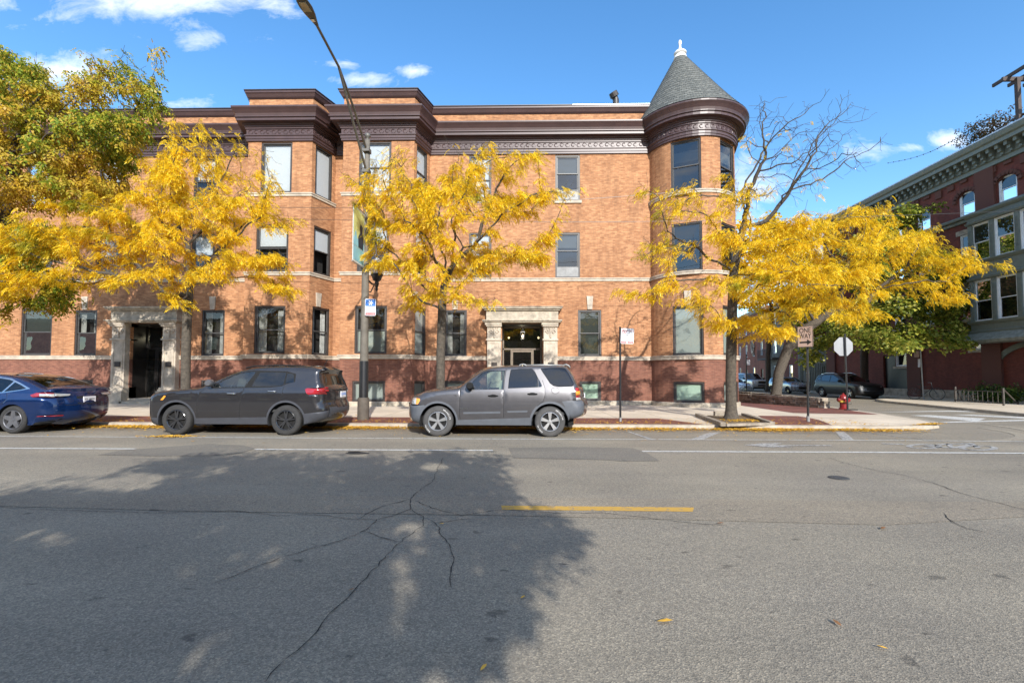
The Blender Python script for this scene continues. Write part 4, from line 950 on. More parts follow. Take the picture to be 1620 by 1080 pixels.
def sgn_rect(nm, fr, x0, x1, z0, z1, mat, par, d=.001):
    m = MB(); m.add([fr(x0, z0, d), fr(x1, z0, d), fr(x1, z1, d), fr(x0, z1, d)], [(0, 1, 2, 3)]); return m.build(nm, mat, par)
def sgn_text(s, fr, R, x, z, size, mat, par, nm='lettering', sx_=1):
    inv = inv_of(par); o = fr(x, z, .003); M4 = inv @ frameM(o, R @ Vector((1, 0, 0)), R @ Vector((0, 0, 1))) @ Matrix.Diagonal((sx_, 1, 1, 1)); return text(s, size, mat, nm, par, M4, ext=.0006)
sc = P(586, 486, LY-.15); so_, fr, R = plate('route_sign', sc, .31, .50, MT['sign_white'], sl_t, rz=.12, tilt=.0)
sgn_rect('blue_panel', fr, -.145, .145, .03, .235, MT['sign_blue'], so_)
m = MB()
for k in range(6):
    a = k*math.pi/3; c = (0, .13); m.add([fr(c[0]+.07*math.cos(a)+.011*math.sin(a), c[1]+.07*math.sin(a)-.011*math.cos(a), .002), fr(c[0]+.07*math.cos(a)-.011*math.sin(a), c[1]+.07*math.sin(a)+.011*math.cos(a), .002), fr(-.011*math.sin(a), c[1]+.011*math.cos(a), .002), fr(.011*math.sin(a), c[1]-.011*math.cos(a), .002)], [(0, 1, 2, 3)])
    for t_ in (-.6, .6): m.tube([fr(c[0]+.045*math.cos(a), c[1]+.045*math.sin(a), .002), fr(c[0]+.045*math.cos(a)+.03*math.cos(a+t_), c[1]+.045*math.sin(a)+.03*math.sin(a+t_), .002)], .005, 4)
m.build('snowflake', MT['sign_white'], so_)
for k, z in enumerate((-.01, -.06, -.11)): sgn_text(('NO PARKING', '3 AM TO 7 AM', 'DEC 1 TO APR 1')[k], fr, R, 0, z, .038, MT['sign_red'], so_)
sgn_rect('red_panel', fr, -.14, .14, -.235, -.16, MT['sign_red'], so_); sgn_text('TOW ZONE', fr, R, 0, -.198, .045, MT['sign_white'], so_)

# no parking sign on a black post
def post(name, label, cat, base, top, r=.03, mat='black', group=None):
    b = Vector(gp3(*base)); t = thing(name, label, cat, tuple(b), 0, group); tp = P(top[0], top[1], b.y)
    m = MB(); m.tube([b, tp], r, 8); m.build('post', MT[mat], t); return t, b, tp
t, b, tp = post('parking_sign', 'white no parking sign on a black post beside the paver strip', 'sign', (981.5, 666.5), (981, 517))
MB().lathe([(.04, 0), (.04, .12), (.032, .12)], tuple(b), n=10).build('post_foot', MT['galv'], t)
sc = P(992.5, 531.5, b.y-.04); o, fr, R = plate('sign_plate', sc, .37, .45, MT['sign_white'], t, rz=-.08, tilt=.05)
m = MB(); m.tube([fr(-.10+.055*math.cos(a), .13+.055*math.sin(a)) for a in np.linspace(0, 2*math.pi, 20)], .009, 4); m.tube([fr(-.14, .17), fr(-.06, .09)], .008, 4); m.build('ban_symbol', MT['sign_red'], o)
sgn_text('P', fr, R, -.10, .13, .09, MT['ink'], o); sgn_text('NO PARKING', fr, R, .07, .15, .036, MT['sign_red'], o); sgn_text('STREET CLEANING', fr, R, .0, .035, .03, MT['ink'], o)
sgn_text('9AM - 3PM', fr, R, .0, -.02, .035, MT['ink'], o); sgn_text('TUESDAY', fr, R, .05, -.075, .035, MT['ink'], o)
sgn_rect('red_panel', fr, -.17, -.02, -.21, -.155, MT['sign_red'], o); sgn_rect('red_panel', fr, .01, .17, -.21, -.155, MT['sign_red'], o); sgn_text('TOW', fr, R, -.095, -.182, .045, MT['sign_white'], o); sgn_text('ZONE', fr, R, .09, -.182, .045, MT['sign_white'], o)
# one way signs back to back at an angle
t, b, tp = post('one_way_sign', 'pair of angled one way signs on a black post by the corner', 'sign', (1278.5, 666.5), (1277, 519), .032)
MB().lathe([(.045, 0), (.045, .16), (.034, .16)], tuple(b), n=10).build('post_foot', MT['galv'], t)
sc = P(1273.8, 532.5, b.y-.03); pink = plain('sign sheet tinted by grazing light', (.50, .36, .30), .45, var=.08)  # pink of the one way plate puts grazing light into its colour
o, fr, R = plate('sign_plate', sc, .42, .61, pink, t, rz=-.92)
sgn_text('ONE', fr, R, 0, .18, .21, MT['ink'], o, sx_=.72); sgn_text('WAY', fr, R, 0, .015, .21, MT['ink'], o, sx_=.68)
m = MB(); f2 = lambda a, b_, d: fr(a, b_, .001+.001*d); m.prism([(-.15, -.19), (.05, -.19), (.05, -.25), (.17, -.165), (.05, -.08), (.05, -.14), (-.15, -.14)], f2); m.build('arrow', MT['ink'], o)
m = MB(); m.tube([fr(x, z) for x, z in ((-.2, -.295), (.2, -.295), (.2, .295), (-.2, .295), (-.2, -.295))], .004, 4); m.build('border', MT['ink'], o)
plate('sign_back', P(1284.2, 532, b.y+.12), .42, .61, MT['galv'], t, rz=.95)
# stop sign seen from behind
t, b, tp = post('stop_sign', 'back of an octagonal stop sign on a black post behind the hydrant', 'sign', (1341, 648.5), (1336.5, 528), .034)
sc = P(1334.3, 548, b.y+.05); Rt = .40; m = MB(); m.prism([(Rt*math.cos(math.pi/8+k*math.pi/4), Rt*math.sin(math.pi/8+k*math.pi/4)) for k in range(8)], lambda a, b_, d: Vector((sc.x+a, sc.y+.004*d, sc.z+b_))); m.build('sign_plate', MT['whitecap_rough'] if 'whitecap_rough' in MT else plain('dull aluminium', (.27, .275, .28), .55, var=.12, vscale=4), t)
m = MB(); m.box((b.x+.12, b.y-.02, KZ+.02), (.22, .08, .02)); m.build('post_foot', MT['black'], t)
# far sign post, plus the one behind the turret
t, b, tp = post('sign_post', 'slim grey pole with two small plates beside the bicycle', 'sign', (1461, 631.5), (1456, 545), .035, 'galv')
plate('sign_plate', P(1450, 560, b.y-.04), .33, .36, pink, t, rz=.2); plate('sign_plate', P(1454, 574, b.y-.04), .17, .5, MT['sign_white'], t, rz=.2)
t, b, tp = post('sign_post', 'dark pole with a small white sign beyond the stone wall', 'sign', (1181, 624), (1180.5, 560), .04)
plate('sign_plate', P(1184, 573, b.y-.04), .25, .4, MT['sign_white'], t)

# hydrant
hb = gp3(1334.5, 647); hy = thing('fire_hydrant', 'red fire hydrant with a yellow band beside the stop sign post', 'hydrant', hb)
red = plain('red enamel', (.20, .012, .012), .35, var=.2); yel = plain('yellow enamel', (.6, .4, .06), .4)
MB().lathe([(.17, 0), (.17, .04), (.13, .06), (.13, .28)], hb, n=16).build('barrel', red, hy, smooth=True, autosmooth=40)
MB().lathe([(.135, .27), (.18, .28), (.18, .35), (.135, .36)], hb, n=16).build('flange', yel, hy, smooth=True, autosmooth=40)
MB().lathe([(.13, .34), (.13, .42), (.15, .43), (.14, .5), (.1, .57), (.04, .6), (.04, .65), (0, .65)], hb, n=16).build('bonnet', red, hy, smooth=True, autosmooth=40)
m = MB(); m.lathe([(.06, .1), (.06, .2), (.08, .2), (.08, .24), (0, .24)], (hb[0], hb[1], hb[2]+.38), 'X', n=12); m.build('nozzle', red, hy, smooth=True, autosmooth=40)
m = MB(); m.lathe([(.06, -.1), (.06, -.2), (.07, -.2), (.07, -.23), (0, -.23)], (hb[0], hb[1], hb[2]+.38), 'X', n=12); m.lathe([(.07, -.1), (.07, -.2), (.09, -.2), (.09, -.24), (0, -.24)], (hb[0], hb[1], hb[2]+.36), 'Y', n=12); m.build('nozzle', red, hy, smooth=True, autosmooth=40)
m = MB(); m.tube([(hb[0]+.24, hb[1], hb[2]+.36), (hb[0]+.3, hb[1]-.02, hb[2]+.28), (hb[0]+.24, hb[1]-.1, hb[2]+.2), (hb[0]+.13, hb[1]-.1, hb[2]+.22)], .008, 4); m.build('chain', MT['black'], hy)

# tree pit timbers and soil
tim = plain('grey weathered timber', (.27, .23, .18), .9, var=.35, vscale=8, bmp=.5); end_ = plain('dark end grain', (.06, .055, .05), .9)
A, B_, C_, D_ = G(1103, 653.5, KZ+.1), G(1144, 668, KZ+.1), G(1222, 666.5, KZ+.1), G(1176, 652.5, KZ+.1)
pit = thing('planter_edging', 'low weathered timber edging around the tree pit at the kerb', 'planter', ((A[0]+C_[0])/2, 13.6, KZ))
def beam(p, q, w, z0, z1, nm, mat):
    p, q = Vector(p), Vector(q); d = q-p; L = d.length; m = MB(); m.box(((p.x+q.x)/2, (p.y+q.y)/2, (z0+z1)/2), (L/2, w/2, (z1-z0)/2), math.atan2(d.y, d.x)); return m.build(nm, mat, pit)
beam(A, B_, .13, KZ, KZ+.10, 'timber', tim); beam((B_[0]+.06, B_[1]+.02), (C_[0]-.1, C_[1]+.02), .13, KZ, KZ+.07, 'timber', tim); beam(C_, D_, .13, KZ, KZ+.09, 'timber', tim); beam((A[0]+.6, A[1]+.1), (A[0]+1.0, A[1]+.1), .15, KZ, KZ+.16, 'timber', tim)
m = MB(); m.poly([(A[0]+.05, A[1]), (B_[0], B_[1]), (C_[0], C_[1]), (D_[0]+.05, D_[1]), ((A[0]+D_[0])/2, A[1]+.25)], KZ+.02); s_ = m.build('soil', plain('dry leafy soil', (.16, .11, .06), .95, var=.5, vscale=25, bmp=1)); s_['kind'] = 'structure'
# rubble stone wall of the corner bed
w0_, w1_, w2_ = (12.75, 20.0), (13.4, 30.5), (11.1, 27.0)
sw_ = thing('stone_wall', 'low rubble stone retaining wall around the corner planting bed', 'wall', (12.8, 25, KZ))
m = MB(); r = random.Random(5); sm, nt, b = nmat('rubble limestone'); g_ = N(nt, 'ShaderNodeNewGeometry')
nt.links.new(mixc(nt, 1, ramp(nt, g_.outputs['Random Per Island'], [(0, (.14, .11, .08)), (.5, (.27, .22, .16)), (1, (.42, .36, .28))]), ramp(nt, noise(nt, coord(nt), 9), [(.3, (.7,)*3), (.7, (1.2,)*3)]), 'MULTIPLY'), b.inputs['Base Color']); b.inputs['Roughness'].default_value = .9
def rubble(p, q, ht):
    p, q = Vector(p), Vector(q); L = (q-p).length; ax = (q-p)/L; ang = math.atan2(ax.y, ax.x); z = KZ
    while z < KZ+ht-.02:
        h = r.uniform(.08, .13); u = r.uniform(-.1, 0)
        while u < L:
            w = r.uniform(.15, .42); c = p+ax*(u+w/2)
            m.box((c.x+r.uniform(-.02, .02), c.y+r.uniform(-.02, .02), z+h/2), (w/2-.008, .17+r.uniform(-.02, .03), h/2-.006), ang+r.uniform(-.03, .03)); u += w
        z += h
rubble(w0_, w1_, .42); rubble(w2_, w0_, .42); rubble((7, 30), w2_, .42)
m.build('stone', sm, sw_); sm_core = plain('wall core', (.08, .065, .05), .95)
m = MB(); 
for p, q in ((w0_, w1_), (w2_, w0_), ((7, 30), w2_)):
    p, q = Vector(p), Vector(q); d = q-p; m.box(((p.x+q.x)/2, (p.y+q.y)/2, KZ+.19), (d.length/2, .12, .2), math.atan2(d.y, d.x))
m.build('core', sm_core, sw_)
m = MB(); m.poly([w2_, (12.7, 20.1), (13.35, 30.4), (7, 30.4)], KZ+.3); o = m.build('planting_soil', plain('leaf strewn soil', (.12, .085, .05), .95, var=.5, vscale=12, bmp=1)); o['kind'] = 'structure'

# railing at the far kerb
a, b = Vector(gp3(1512, 635.5)), Vector(gp3(1588, 641.5)); ra = thing('kerb_railing', 'rusty grey metal parkway railing with diagonal end braces', 'railing', tuple(a))
rm = plain('rusty grey rail', (.07, .06, .05), .7, var=.4)
Z = lambda p, z: Vector((p.x, p.y, p.z+z))
m = MB(); hh = .82; m.tube([a, Z(a, hh)], .05, 6); m.build('corner_post', rm, ra); MB().tube([b, Z(b, hh)], .05, 6).build('corner_post', rm, ra)
m = MB(); m.tube([Z(a, .1), Z(b, .1)], .03, 6); m.tube([Z(a, .64), Z(b, .64)], .02, 6); m.build('rail', rm, ra)
for k in range(1, 10): c = a+(b-a)*k/10; MB().tube([Z(c, .1), Z(c, .64)], .014, 5).build('picket', rm, ra)
m = MB(); c = Vector(gp3(1611, 639)); m.tube([Z(b, .78), c], .03, 6); c2 = Vector(gp3(1532, 634)); m.tube([Z(a, .75), c2+Vector((0, .4, .05))], .03, 6); m.build('brace', rm, ra)

# bicycle
A, B_ = Vector(gp3(1447, 631)), Vector(gp3(1475, 631.8)); bk = thing('bicycle', 'dark bicycle leaning by the slim pole near the far kerb', 'bicycle', tuple(A))
B_ = A+(B_-A).normalized()*1.02; ax = (B_-A).normalized(); sdv = Vector((-ax.y, ax.x, 0)); wr_ = .34
bl = MT['black']; fm = plain('dark bike frame', (.03, .03, .035), .3)
def wheel(c):
    m = MB(); pts = [c+ax*wr_*math.cos(t)+Vector((0, 0, wr_+wr_*math.sin(t))) for t in np.linspace(0, 2*math.pi, 29)]; m.tube(pts, .02, 5, caps=False); o = m.build('wheel', bl, bk)
    m = MB(); cc = Z(c, wr_)
    for k in range(14): t = k*2*math.pi/14; m.tube([cc, cc+ax*.33*math.cos(t)+Vector((0, 0, .33*math.sin(t)))], .003, 3)
    m.build('spokes', MT['galv'], o)
wheel(A); wheel(B_)
L3 = lambda f, z: A+ax*f+Vector((0, 0, z)); 
m = MB(); 
for p in (((0, .34), (.42, .30)), ((.42, .30), (.30, .78)), ((.42, .30), (.82, .70)), ((.33, .70), (.80, .78)), ((0, .34), (.33, .68)), ((.79, .86), (.83, .66)), ((.83, .66), (1.02, .34))): m.tube([L3(*p[0]), L3(*p[1])], .018, 6)
m.build('frame', fm, bk); m = MB(); s_ = L3(.28, .86); m.tube([L3(.30, .78), s_], .014, 5); m.box((s_.x, s_.y, s_.z+.03), (.13, .07, .03), math.atan2(ax.y, ax.x)); m.build('saddle', bl, bk)
m = MB(); h_ = L3(.77, 1.0); m.tube([L3(.79, .86), h_], .014, 5); m.tube([h_+sdv*.28-ax*.12, h_+sdv*.12+ax*.02, h_-sdv*.12+ax*.02, h_-sdv*.28-ax*.12], .013, 5); m.build('handlebar', MT['galv'], bk)
m = MB(); m.lathe([(0, 0), (.09, .01), (.09, .02)], (0, 0, 0), n=16); R_ = frameM(L3(.42, .30), ax, (0, 0, 1)); m.v = [tuple(R_ @ Vector((p[0], p[1], p[2]))) for p in m.v]; m.build('crankset', MT['galv'], bk)

# unseen building added behind the camera to darken reflections in the panes
ob = thing('added_opposite_building', 'long two storey brick building added unseen behind the camera to darken window reflections', 'building', (0, -24, 0))
m = MB(); p0, p1 = (70, -24), (-120, -24); ops = [(3+k*4.0, 4.3+k*4.0, z, z+1.9) for k in range(46) for z in (1.2, 5.2)]
wall(m, p0, p1, 0, 9.6, ops, 0); m.add([(70, -24, 9.6), (-120, -24, 9.6), (-120, -36, 9.6), (70, -36, 9.6)], [(0, 1, 2, 3)]); m.build('wall', MT['brick_red'], ob)
for (ua, ub, za, zb) in ops: m = MB(); m.lbox(p0, (-1, 0), (0, 1), ua, ub, .1, .14, za, zb); m.build('window', MT['pane_dark'], ob)
m = MB(); sweep(m, [p0, p1], [(0, 9.2), (.3, 9.4), (.4, 9.8), (-.3, 9.85)]); m.build('cornice', MT['stone_dirty'], ob)
# ------------------------------------------------------------------ vehicles
def crom(pts, step=.06, closed=False):
    P_ = [Vector(p) for p in pts]; out = []
    for i in range(len(P_)-1):
        p0, p1, p2, p3 = P_[max(i-1, 0)], P_[i], P_[i+1], P_[min(i+2, len(P_)-1)]; n = max(1, int((p2-p1).length/step))
        for k in range(n):
            t = k/n; out.append(.5*((2*p1)+(p2-p0)*t+(2*p0-5*p1+4*p2-p3)*t*t+(3*p1-p0-3*p2+p3)*t**3))
    return [tuple(q) for q in out]+[tuple(P_[-1])]
def inpoly(x, z, poly):
    c = False; j = len(poly)-1
    for i in range(len(poly)):
        xi, zi = poly[i]; xj, zj = poly[j]
        if (zi > z) != (zj > z) and x < (xj-xi)*(z-zi)/(zj-zi)+xi: c = not c
        j = i
    return c
def carmats(name, col, rough=.28, metal=.55, coat=.8):
    m, nt, b = nmat(name)
    c = ramp(nt, noise(nt, coord(nt), 2.5, 4), [(.3, tuple(q*.9 for q in col)), (.7, tuple(min(1, q*1.08) for q in col))])
    dust = noise(nt, coord(nt, 'Object', (1, 1, .6)), 7, 6, .7)
    nt.links.new(c, b.inputs['Base Color']); b.inputs['Metallic'].default_value = metal
    nt.links.new(ramp(nt, dust, [(.3, (rough,)*3), (.8, (rough+.06,)*3)]), b.inputs['Roughness'])
    b.inputs['Coat Weight'].default_value = coat; b.inputs['Coat Roughness'].default_value = .03
    return m
MT['tyre'] = plain('tyre rubber', (.028, .027, .026), .85, bmp=.3, vscale=20); MT['tyre_grey'] = plain('dusty tyre rubber', (.06, .058, .056), .9)
MT['alloy'] = plain('silver alloy', (.55, .55, .55), .3, metal=.85, var=.05); MT['alloy_black'] = plain('black alloy', (.02, .02, .022), .2, coat=1); MT['alloy_grey'] = plain('grey wheel cover', (.16, .16, .17), .35, metal=.5)
MT['cladding'] = plain('grey plastic cladding', (.085, .092, .105), .55, var=.1); MT['cladding_dark'] = plain('charcoal plastic cladding', (.045, .047, .055), .5, var=.1)
MT['well'] = plain('wheel well black', (.008, .008, .008), .95); MT['seat_beige'] = plain('beige seat cloth', (.45, .43, .33), .8); MT['seat_dark'] = plain('dark seat cloth', (.03, .03, .03), .8)
MT['glass_clear'] = glass('car window glass', (.72, .86, .82), .85, refl=.05); MT['glass_tint'] = glass('tinted car glass', (.10, .10, .105), .5, refl=.03)
MT['lamp_red'] = plain('red lamp lens', (.28, .012, .018), .12, coat=1); MT['lamp_amber'] = plain('amber lamp lens', (.75, .28, .03), .12, coat=1); MT['lamp_clear'] = plain('clear lamp lens', (.55, .56, .55), .08, coat=1, metal=.4)
MT['chrome'] = plain('chrome', (.7, .7, .7), .12, metal=1, var=.03); MT['gap'] = plain('panel gap', (.006, .006, .006), .9)
def car(name, label, loc, rotz, s, group=None):
    """s: outline (x from front axle, z), wb, W, r, belt, regions..; front of the vehicle looks to local -X"""
    t = thing(name, label, 'car', loc, rotz, group)
    out = crom(s['outline'], .05); oa = np.array(out); wb, r, W2 = s['wb'], s['r'], s['W']/2; ra = s.get('ra', r+.06); belt = s['belt']; tum = s.get('tum', .3)
    seg0, seg1 = oa[:-1], oa[1:]; sd = seg1-seg0; sl2 = (sd**2).sum(1)+1e-12; snx = np.abs(sd[:, 1])/np.sqrt(sl2)
    re_, rt_ = s.get('re', .30), s.get('rt', .07); zr = s.get('zbot', .24)
    def width(x, z):
        q = np.array([x, z]); tt = np.clip(((q-seg0)*sd).sum(1)/sl2, 0, 1); dd = np.sqrt((((seg0+sd*tt[:, None])-q)**2).sum(1)); i = int(dd.argmin()); d = dd[i]
        nearnx = float((snx*np.exp(-(dd-d)*12)).sum()/np.exp(-(dd-d)*12).sum())
        nearnx = nearnx if z < belt+.05 else nearnx*.55
        rc = rt_+((re_ if z < belt-.1 else min(re_, s.get('retop', .16)))-rt_)*nearnx
        w = W2-.045*max(0, (s.get('zmax', .72)-z)/.45)**2 if z < s.get('zmax', .72) else W2-.035*((z-s.get('zmax', .72))/max(.05, belt-s.get('zmax', .72)))**2 if z < belt else W2-.035-tum*(z-belt)
        for (zc, am, sg) in s.get('crease', ()): w += am*math.exp(-((z-zc)/sg)**2)
        if d < rc: w -= rc*(1-math.sqrt(max(0, 1-(1-d/rc)**2)))
        return max(w, .05)
    regs = s['regions']                     # (name, material, polygon, [gloss]) first match wins
    zb = s['sill']; circ = lambda cx, R, n=40: [(cx+R*math.cos(2*math.pi*k/n), r+.0+R*math.sin(2*math.pi*k/n)) for k in range(n)]
    bodyp = out+[(wb+ra*.8, zb[1]), (wb-ra*.8, zb[1]), (ra*.8, zb[0]), (-ra*.8, zb[0])]
    pts, edges = [], []
    def addpoly(pl, closed=True):
        b = len(pts); pts.extend(Vector(p) for p in pl); n = len(pl)
        edges.extend((b+i, b+(i+1) % n) for i in range(n if closed else n-1))
    addpoly(bodyp); addpoly(circ(0, ra)); addpoly(circ(wb, ra))
    for rg in regs: addpoly(rg[2])
    nrm = []
    for i, p in enumerate(out):
        a, b = Vector(out[max(i-1, 0)]), Vector(out[min(i+1, len(out)-1)]); d = (b-a).normalized(); nrm.append(Vector((d.y, -d.x)))
    for off in (.012, .035, .07, .12, .19, .26):
        for i, p in enumerate(out):
            q = Vector(p)+nrm[i]*off
            dd = np.sqrt(((oa-np.array(q))**2).sum(1)).min()
            if dd > off*.93 and inpoly(q.x, q.y, bodyp): pts.append(q)
    xs = np.arange(oa[:, 0].min(), oa[:, 0].max(), .07); zs = np.arange(.2, oa[:, 1].max(), .055)
    for x in xs:
        for z in zs:
            if inpoly(x, z, bodyp): pts.append(Vector((x+.003*math.sin(z*50), z+.003*math.cos(x*40))))
    vo, eo, fo, *_ = delaunay_2d_cdt(pts, edges, [], 0, 1e-5)
    bins = {}
    for f in fo:
        c = sum((vo[k] for k in f), Vector((0, 0)))/3
        if not inpoly(c.x, c.y, bodyp): continue
        if (c-Vector((0, r))).length < ra*.998 or (c-Vector((wb, r))).length < ra*.998: continue
        key = 'body'
        for i, rg in enumerate(regs):
            if inpoly(c.x, c.y, rg[2]): key = i; break
        bins.setdefault(key, []).append(f)
    wv = {}
    def build_bin(key, nm, mat, parent, both=True):
        fs = bins.get(key, []); 
        if not fs: return None
        o = None
        for sgn in (-1, 1):
            m = MB(); idx = {}
            for f in fs:
                for k in f:
                    if k not in idx:
                        if k not in wv: wv[k] = width(vo[k].x, vo[k].y)
                        idx[k] = len(m.v); m.v.append((vo[k].x, sgn*wv[k], vo[k].y))
                g = tuple(idx[k] for k in f); m.f.append(g if sgn < 0 else g[::-1]); m.uv.append(None)
            if key == 'body': body.add(m.v, m.f)
            else: o = m.build(nm, mat, parent, smooth=True, local=True, fixn=False)
        return o
    body = MB(); build_bin('body', None, None, None)
    # cap across the car
    ns = 16; sv = [math.sin(math.pi/2*(2*k/ns-1)) for k in range(ns+1)]; we = [width(x, z) for x, z in out]
    ce, ct = s.get('ce', .13), s.get('ct', .035); ws, rg_ = s['ws'], s['rg']
    def cap(i, sp):
        x, z = out[i]; nx_ = abs(nrm[i].x); cr = ct+(ce-ct)*nx_**1.5
        if belt < z: cr = min(cr, .07)
        n = -nrm[i]; return (x+n.x*cr*(1-sp*sp), sp*we[i], z+n.y*cr*(1-sp*sp))
    gl, gl2 = MB(), MB()
    for i in range(len(out)-1):
        for k in range(ns):
            vs = [cap(i, sv[k]), cap(i, sv[k+1]), cap(i+1, sv[k+1]), cap(i+1, sv[k])]
            xm = (out[i][0]+out[i+1][0])/2; zm = (out[i][1]+out[i+1][1])/2; inn = abs((sv[k]+sv[k+1])/2) < .93
            tgt = gl if (ws[0] < xm < ws[1] and zm > belt-.15 and inn) else gl2 if (rg_[0] < xm < rg_[1] and zm > rg_[2] and inn) else body
            tgt.add(vs, [(0, 1, 2, 3)])
    def merged(mb, nm, mat, par):
        import bmesh
        o = mb.build(nm, mat, par, smooth=True, local=True, fixn=False); bm = bmesh.new(); bm.from_mesh(o.data); bmesh.ops.remove_doubles(bm, verts=bm.verts, dist=.0006); bmesh.ops.recalc_face_normals(bm, faces=bm.faces); bm.to_mesh(o.data); bm.free(); o.data.set_sharp_from_angle(angle=math.radians(50)); return o
    bo = merged(body, 'body', s['paint'], t)
    merged(gl, 'windscreen', MT['glass_tint'] if s.get('darkws') else MT['glass_clear'], t)
    if gl2.v: merged(gl2, 'rear_window', MT['glass_tint'], t)
    for i, rgn in enumerate(regs): build_bin(i, rgn[0], rgn[1], bo if rgn[0] in ('panel_gap', 'trim') else t)
    # underside, wheel wells, cabin
    x0, x1 = oa[:, 0].min()+.25, oa[:, 0].max()-.25
    m = MB(); m.box(((x0+x1)/2, 0, .42), ((x1-x0)/2, W2-.33, .16)); m.box((wb/2, 0, .32), (wb/2-ra, W2-.12, .04))
    for cx in (0, wb):
        for sg in (-1, 1):
            n = 28; a0, a1 = -.3, math.pi+.3
            vs = [(cx+ra*1.012*math.cos(a0+(a1-a0)*k/n), sg*y, r+ra*1.012*math.sin(a0+(a1-a0)*k/n)) for k in range(n+1) for y in (width(cx, min(r+ra*1.02, belt-.1))-.012, W2-.40)]
            m.add(vs, [(2*k, 2*k+1, 2*k+3, 2*k+2) for k in range(n)])
            dv_ = [(cx+ra*1.01*math.cos(a0+(a1-a0)*k/n), sg*(W2-.40), r+ra*1.01*math.sin(a0+(a1-a0)*k/n)) for k in range(n+1)]; m.add(dv_, [tuple(range(n+1))])
    m.build('underbody', MT['well'], t, local=True)
    m = MB(); st_ = s.get('seat', 'seat_dark'); sx = s.get('seatx', (1.0, 1.85)); hz = belt-.45
    for q in sx:
        for sg in (-1, 1):
            m.box((q+.18, sg*.36, hz+.32), (.09, .24, .34), 0, Matrix.Rotation(.22, 3, 'Y')); m.box((q+.29, sg*.36, hz+.76), (.06, .13, .10), 0, Matrix.Rotation(.2, 3, 'Y')); m.box((q-.1, sg*.36, hz-.02), (.27, .25, .09))
    m.build('seat', MT[st_], t, local=True)
    m = MB(); m.box((s['dashx'], 0, belt-.12), (.22, W2-.16, .12)); m.box(((sx[0]+wb)/2+.2, 0, hz-.1), (1.2, W2-.1, .03))
    for k in range(20): pass
    m.build('dashboard', MT['seat_dark'], t, local=True)
    m = MB(); c = (s['dashx']+.36, -.36, belt+.0); m.tube([(c[0]+.06*math.sin(a), c[1]+.18*math.cos(a), c[2]+.17*math.sin(a)) for a in np.linspace(0, 2*math.pi, 20)], .014, 5); m.build('steering_wheel', MT['seat_dark'], t, local=True)
    # wheels
    for cx in (0, wb):
        for sg in (-1, 1):
            tw = .21; yo = sg*(W2-.015); yi = sg*(W2-.015-tw); rr = s.get('rim', r*.62); f = lambda d: yo-sg*d
            tyre = MB().lathe([(rr, f(.02)-0), (rr+.01, f(.004)), (r*.86, f(-.004)), (r*.95, f(.012)), (r, f(.04)), (r, f(tw-.04)), (r*.95, f(tw-.01)), (rr, f(tw))], (cx, 0, r), 'Y', n=40)
            wo = tyre.build('wheel', MT[s.get('tyre', 'tyre')], t, smooth=True, autosmooth=35, local=True)
            am = MT[s['alloy']]
            m = MB(); m.lathe([(rr, f(.006)), (rr*.97, f(.002)), (rr*.92, f(.014)), (rr*.9, f(.1))], (cx, 0, r), 'Y', n=40)
            m.lathe([(0, f(.012)), (rr*.18, f(.014)), (rr*.22, f(.03)), (rr*.22, f(.06))], (cx, 0, r), 'Y', n=20)
            nsp = s.get('spokes', 5); 
            for k in range(nsp):
                a = 2*math.pi*(k+.25)/nsp
                for da in s.get('split', (0,)):
                    w0_, w1_ = s.get('spw', (.16, .12)); ca, sa = math.cos(a), math.sin(a); cb, sb = math.cos(a+da), math.sin(a+da)
                    q = lambda rad, off, d, c_, s__: (cx+rad*c_-off*s__, f(d), r+rad*s__+off*c_)
                    vs = [q(rr*.15, -w0_*rr, .022, ca, sa), q(rr*.15, w0_*rr, .022, ca, sa), q(rr*.95, w1_*rr, .014, cb, sb), q(rr*.95, -w1_*rr, .014, cb, sb), q(rr*.15, -w0_*rr, .06, ca, sa), q(rr*.15, w0_*rr, .06, ca, sa), q(rr*.95, w1_*rr, .06, cb, sb), q(rr*.95, -w1_*rr, .06, cb, sb)]
                    m.add(vs, [(0, 1, 2, 3), (0, 4, 5, 1), (1, 5, 6, 2), (2, 6, 7, 3), (3, 7, 4, 0)])
            m.build('rim', am, wo, local=True)
            m = MB(); m.lathe([(0, f(.075)), (rr*.93, f(.075))], (cx, 0, r), 'Y', n=24); m.lathe([(rr*.3, f(.07)), (rr*.62, f(.068))], (cx, 0, r), 'Y', n=24); m.build('brake_disc', MT['well'] if s['alloy'] == 'alloy_black' else MT['gap'], wo, local=True)
            if s.get('letters') and sg < 0:
                for word, ac in (('WRANGLER', .25), ('RADIAL', math.pi+.1)):
                    for q_, ch in enumerate(word):
                        a = ac+ .8 - q_*.12; rad = r*.84; c = Vector((cx+rad*math.cos(a), yo-.012, r+rad*math.sin(a)))
                        text(ch, .045, MT['white'], 'tyre_letter', wo, frameM(c, (math.sin(a), 0, -math.cos(a)), (math.cos(a), 0, math.sin(a))), ext=.001)
    # front / rear patches given as (name, mat, end, (y0,y1,z0,z1) or 4 corners, offset)
    zf = [(z, x) for x, z in out if x < wb/2]; zrr = [(z, x) for x, z in out if x > wb/2]
    def endpt(end, y, z, off):
        best = None; bd = 9
        rng = range(len(out)) if end == 'F' else range(len(out)-1, -1, -1)
        for i in rng:
            if (out[i][0] < wb*.5) != (end == 'F'): continue
            d = abs(out[i][1]-z)
            if d < bd-1e-6 : bd = d; best = i
            if bd < .02 and d > .1: break
        i = best; sp = max(-1, min(1, y/we[i])); c = cap(i, sp); n = -nrm[i]
        return (c[0]+n.x*off, c[1]+0, z+n.y*off*.0)
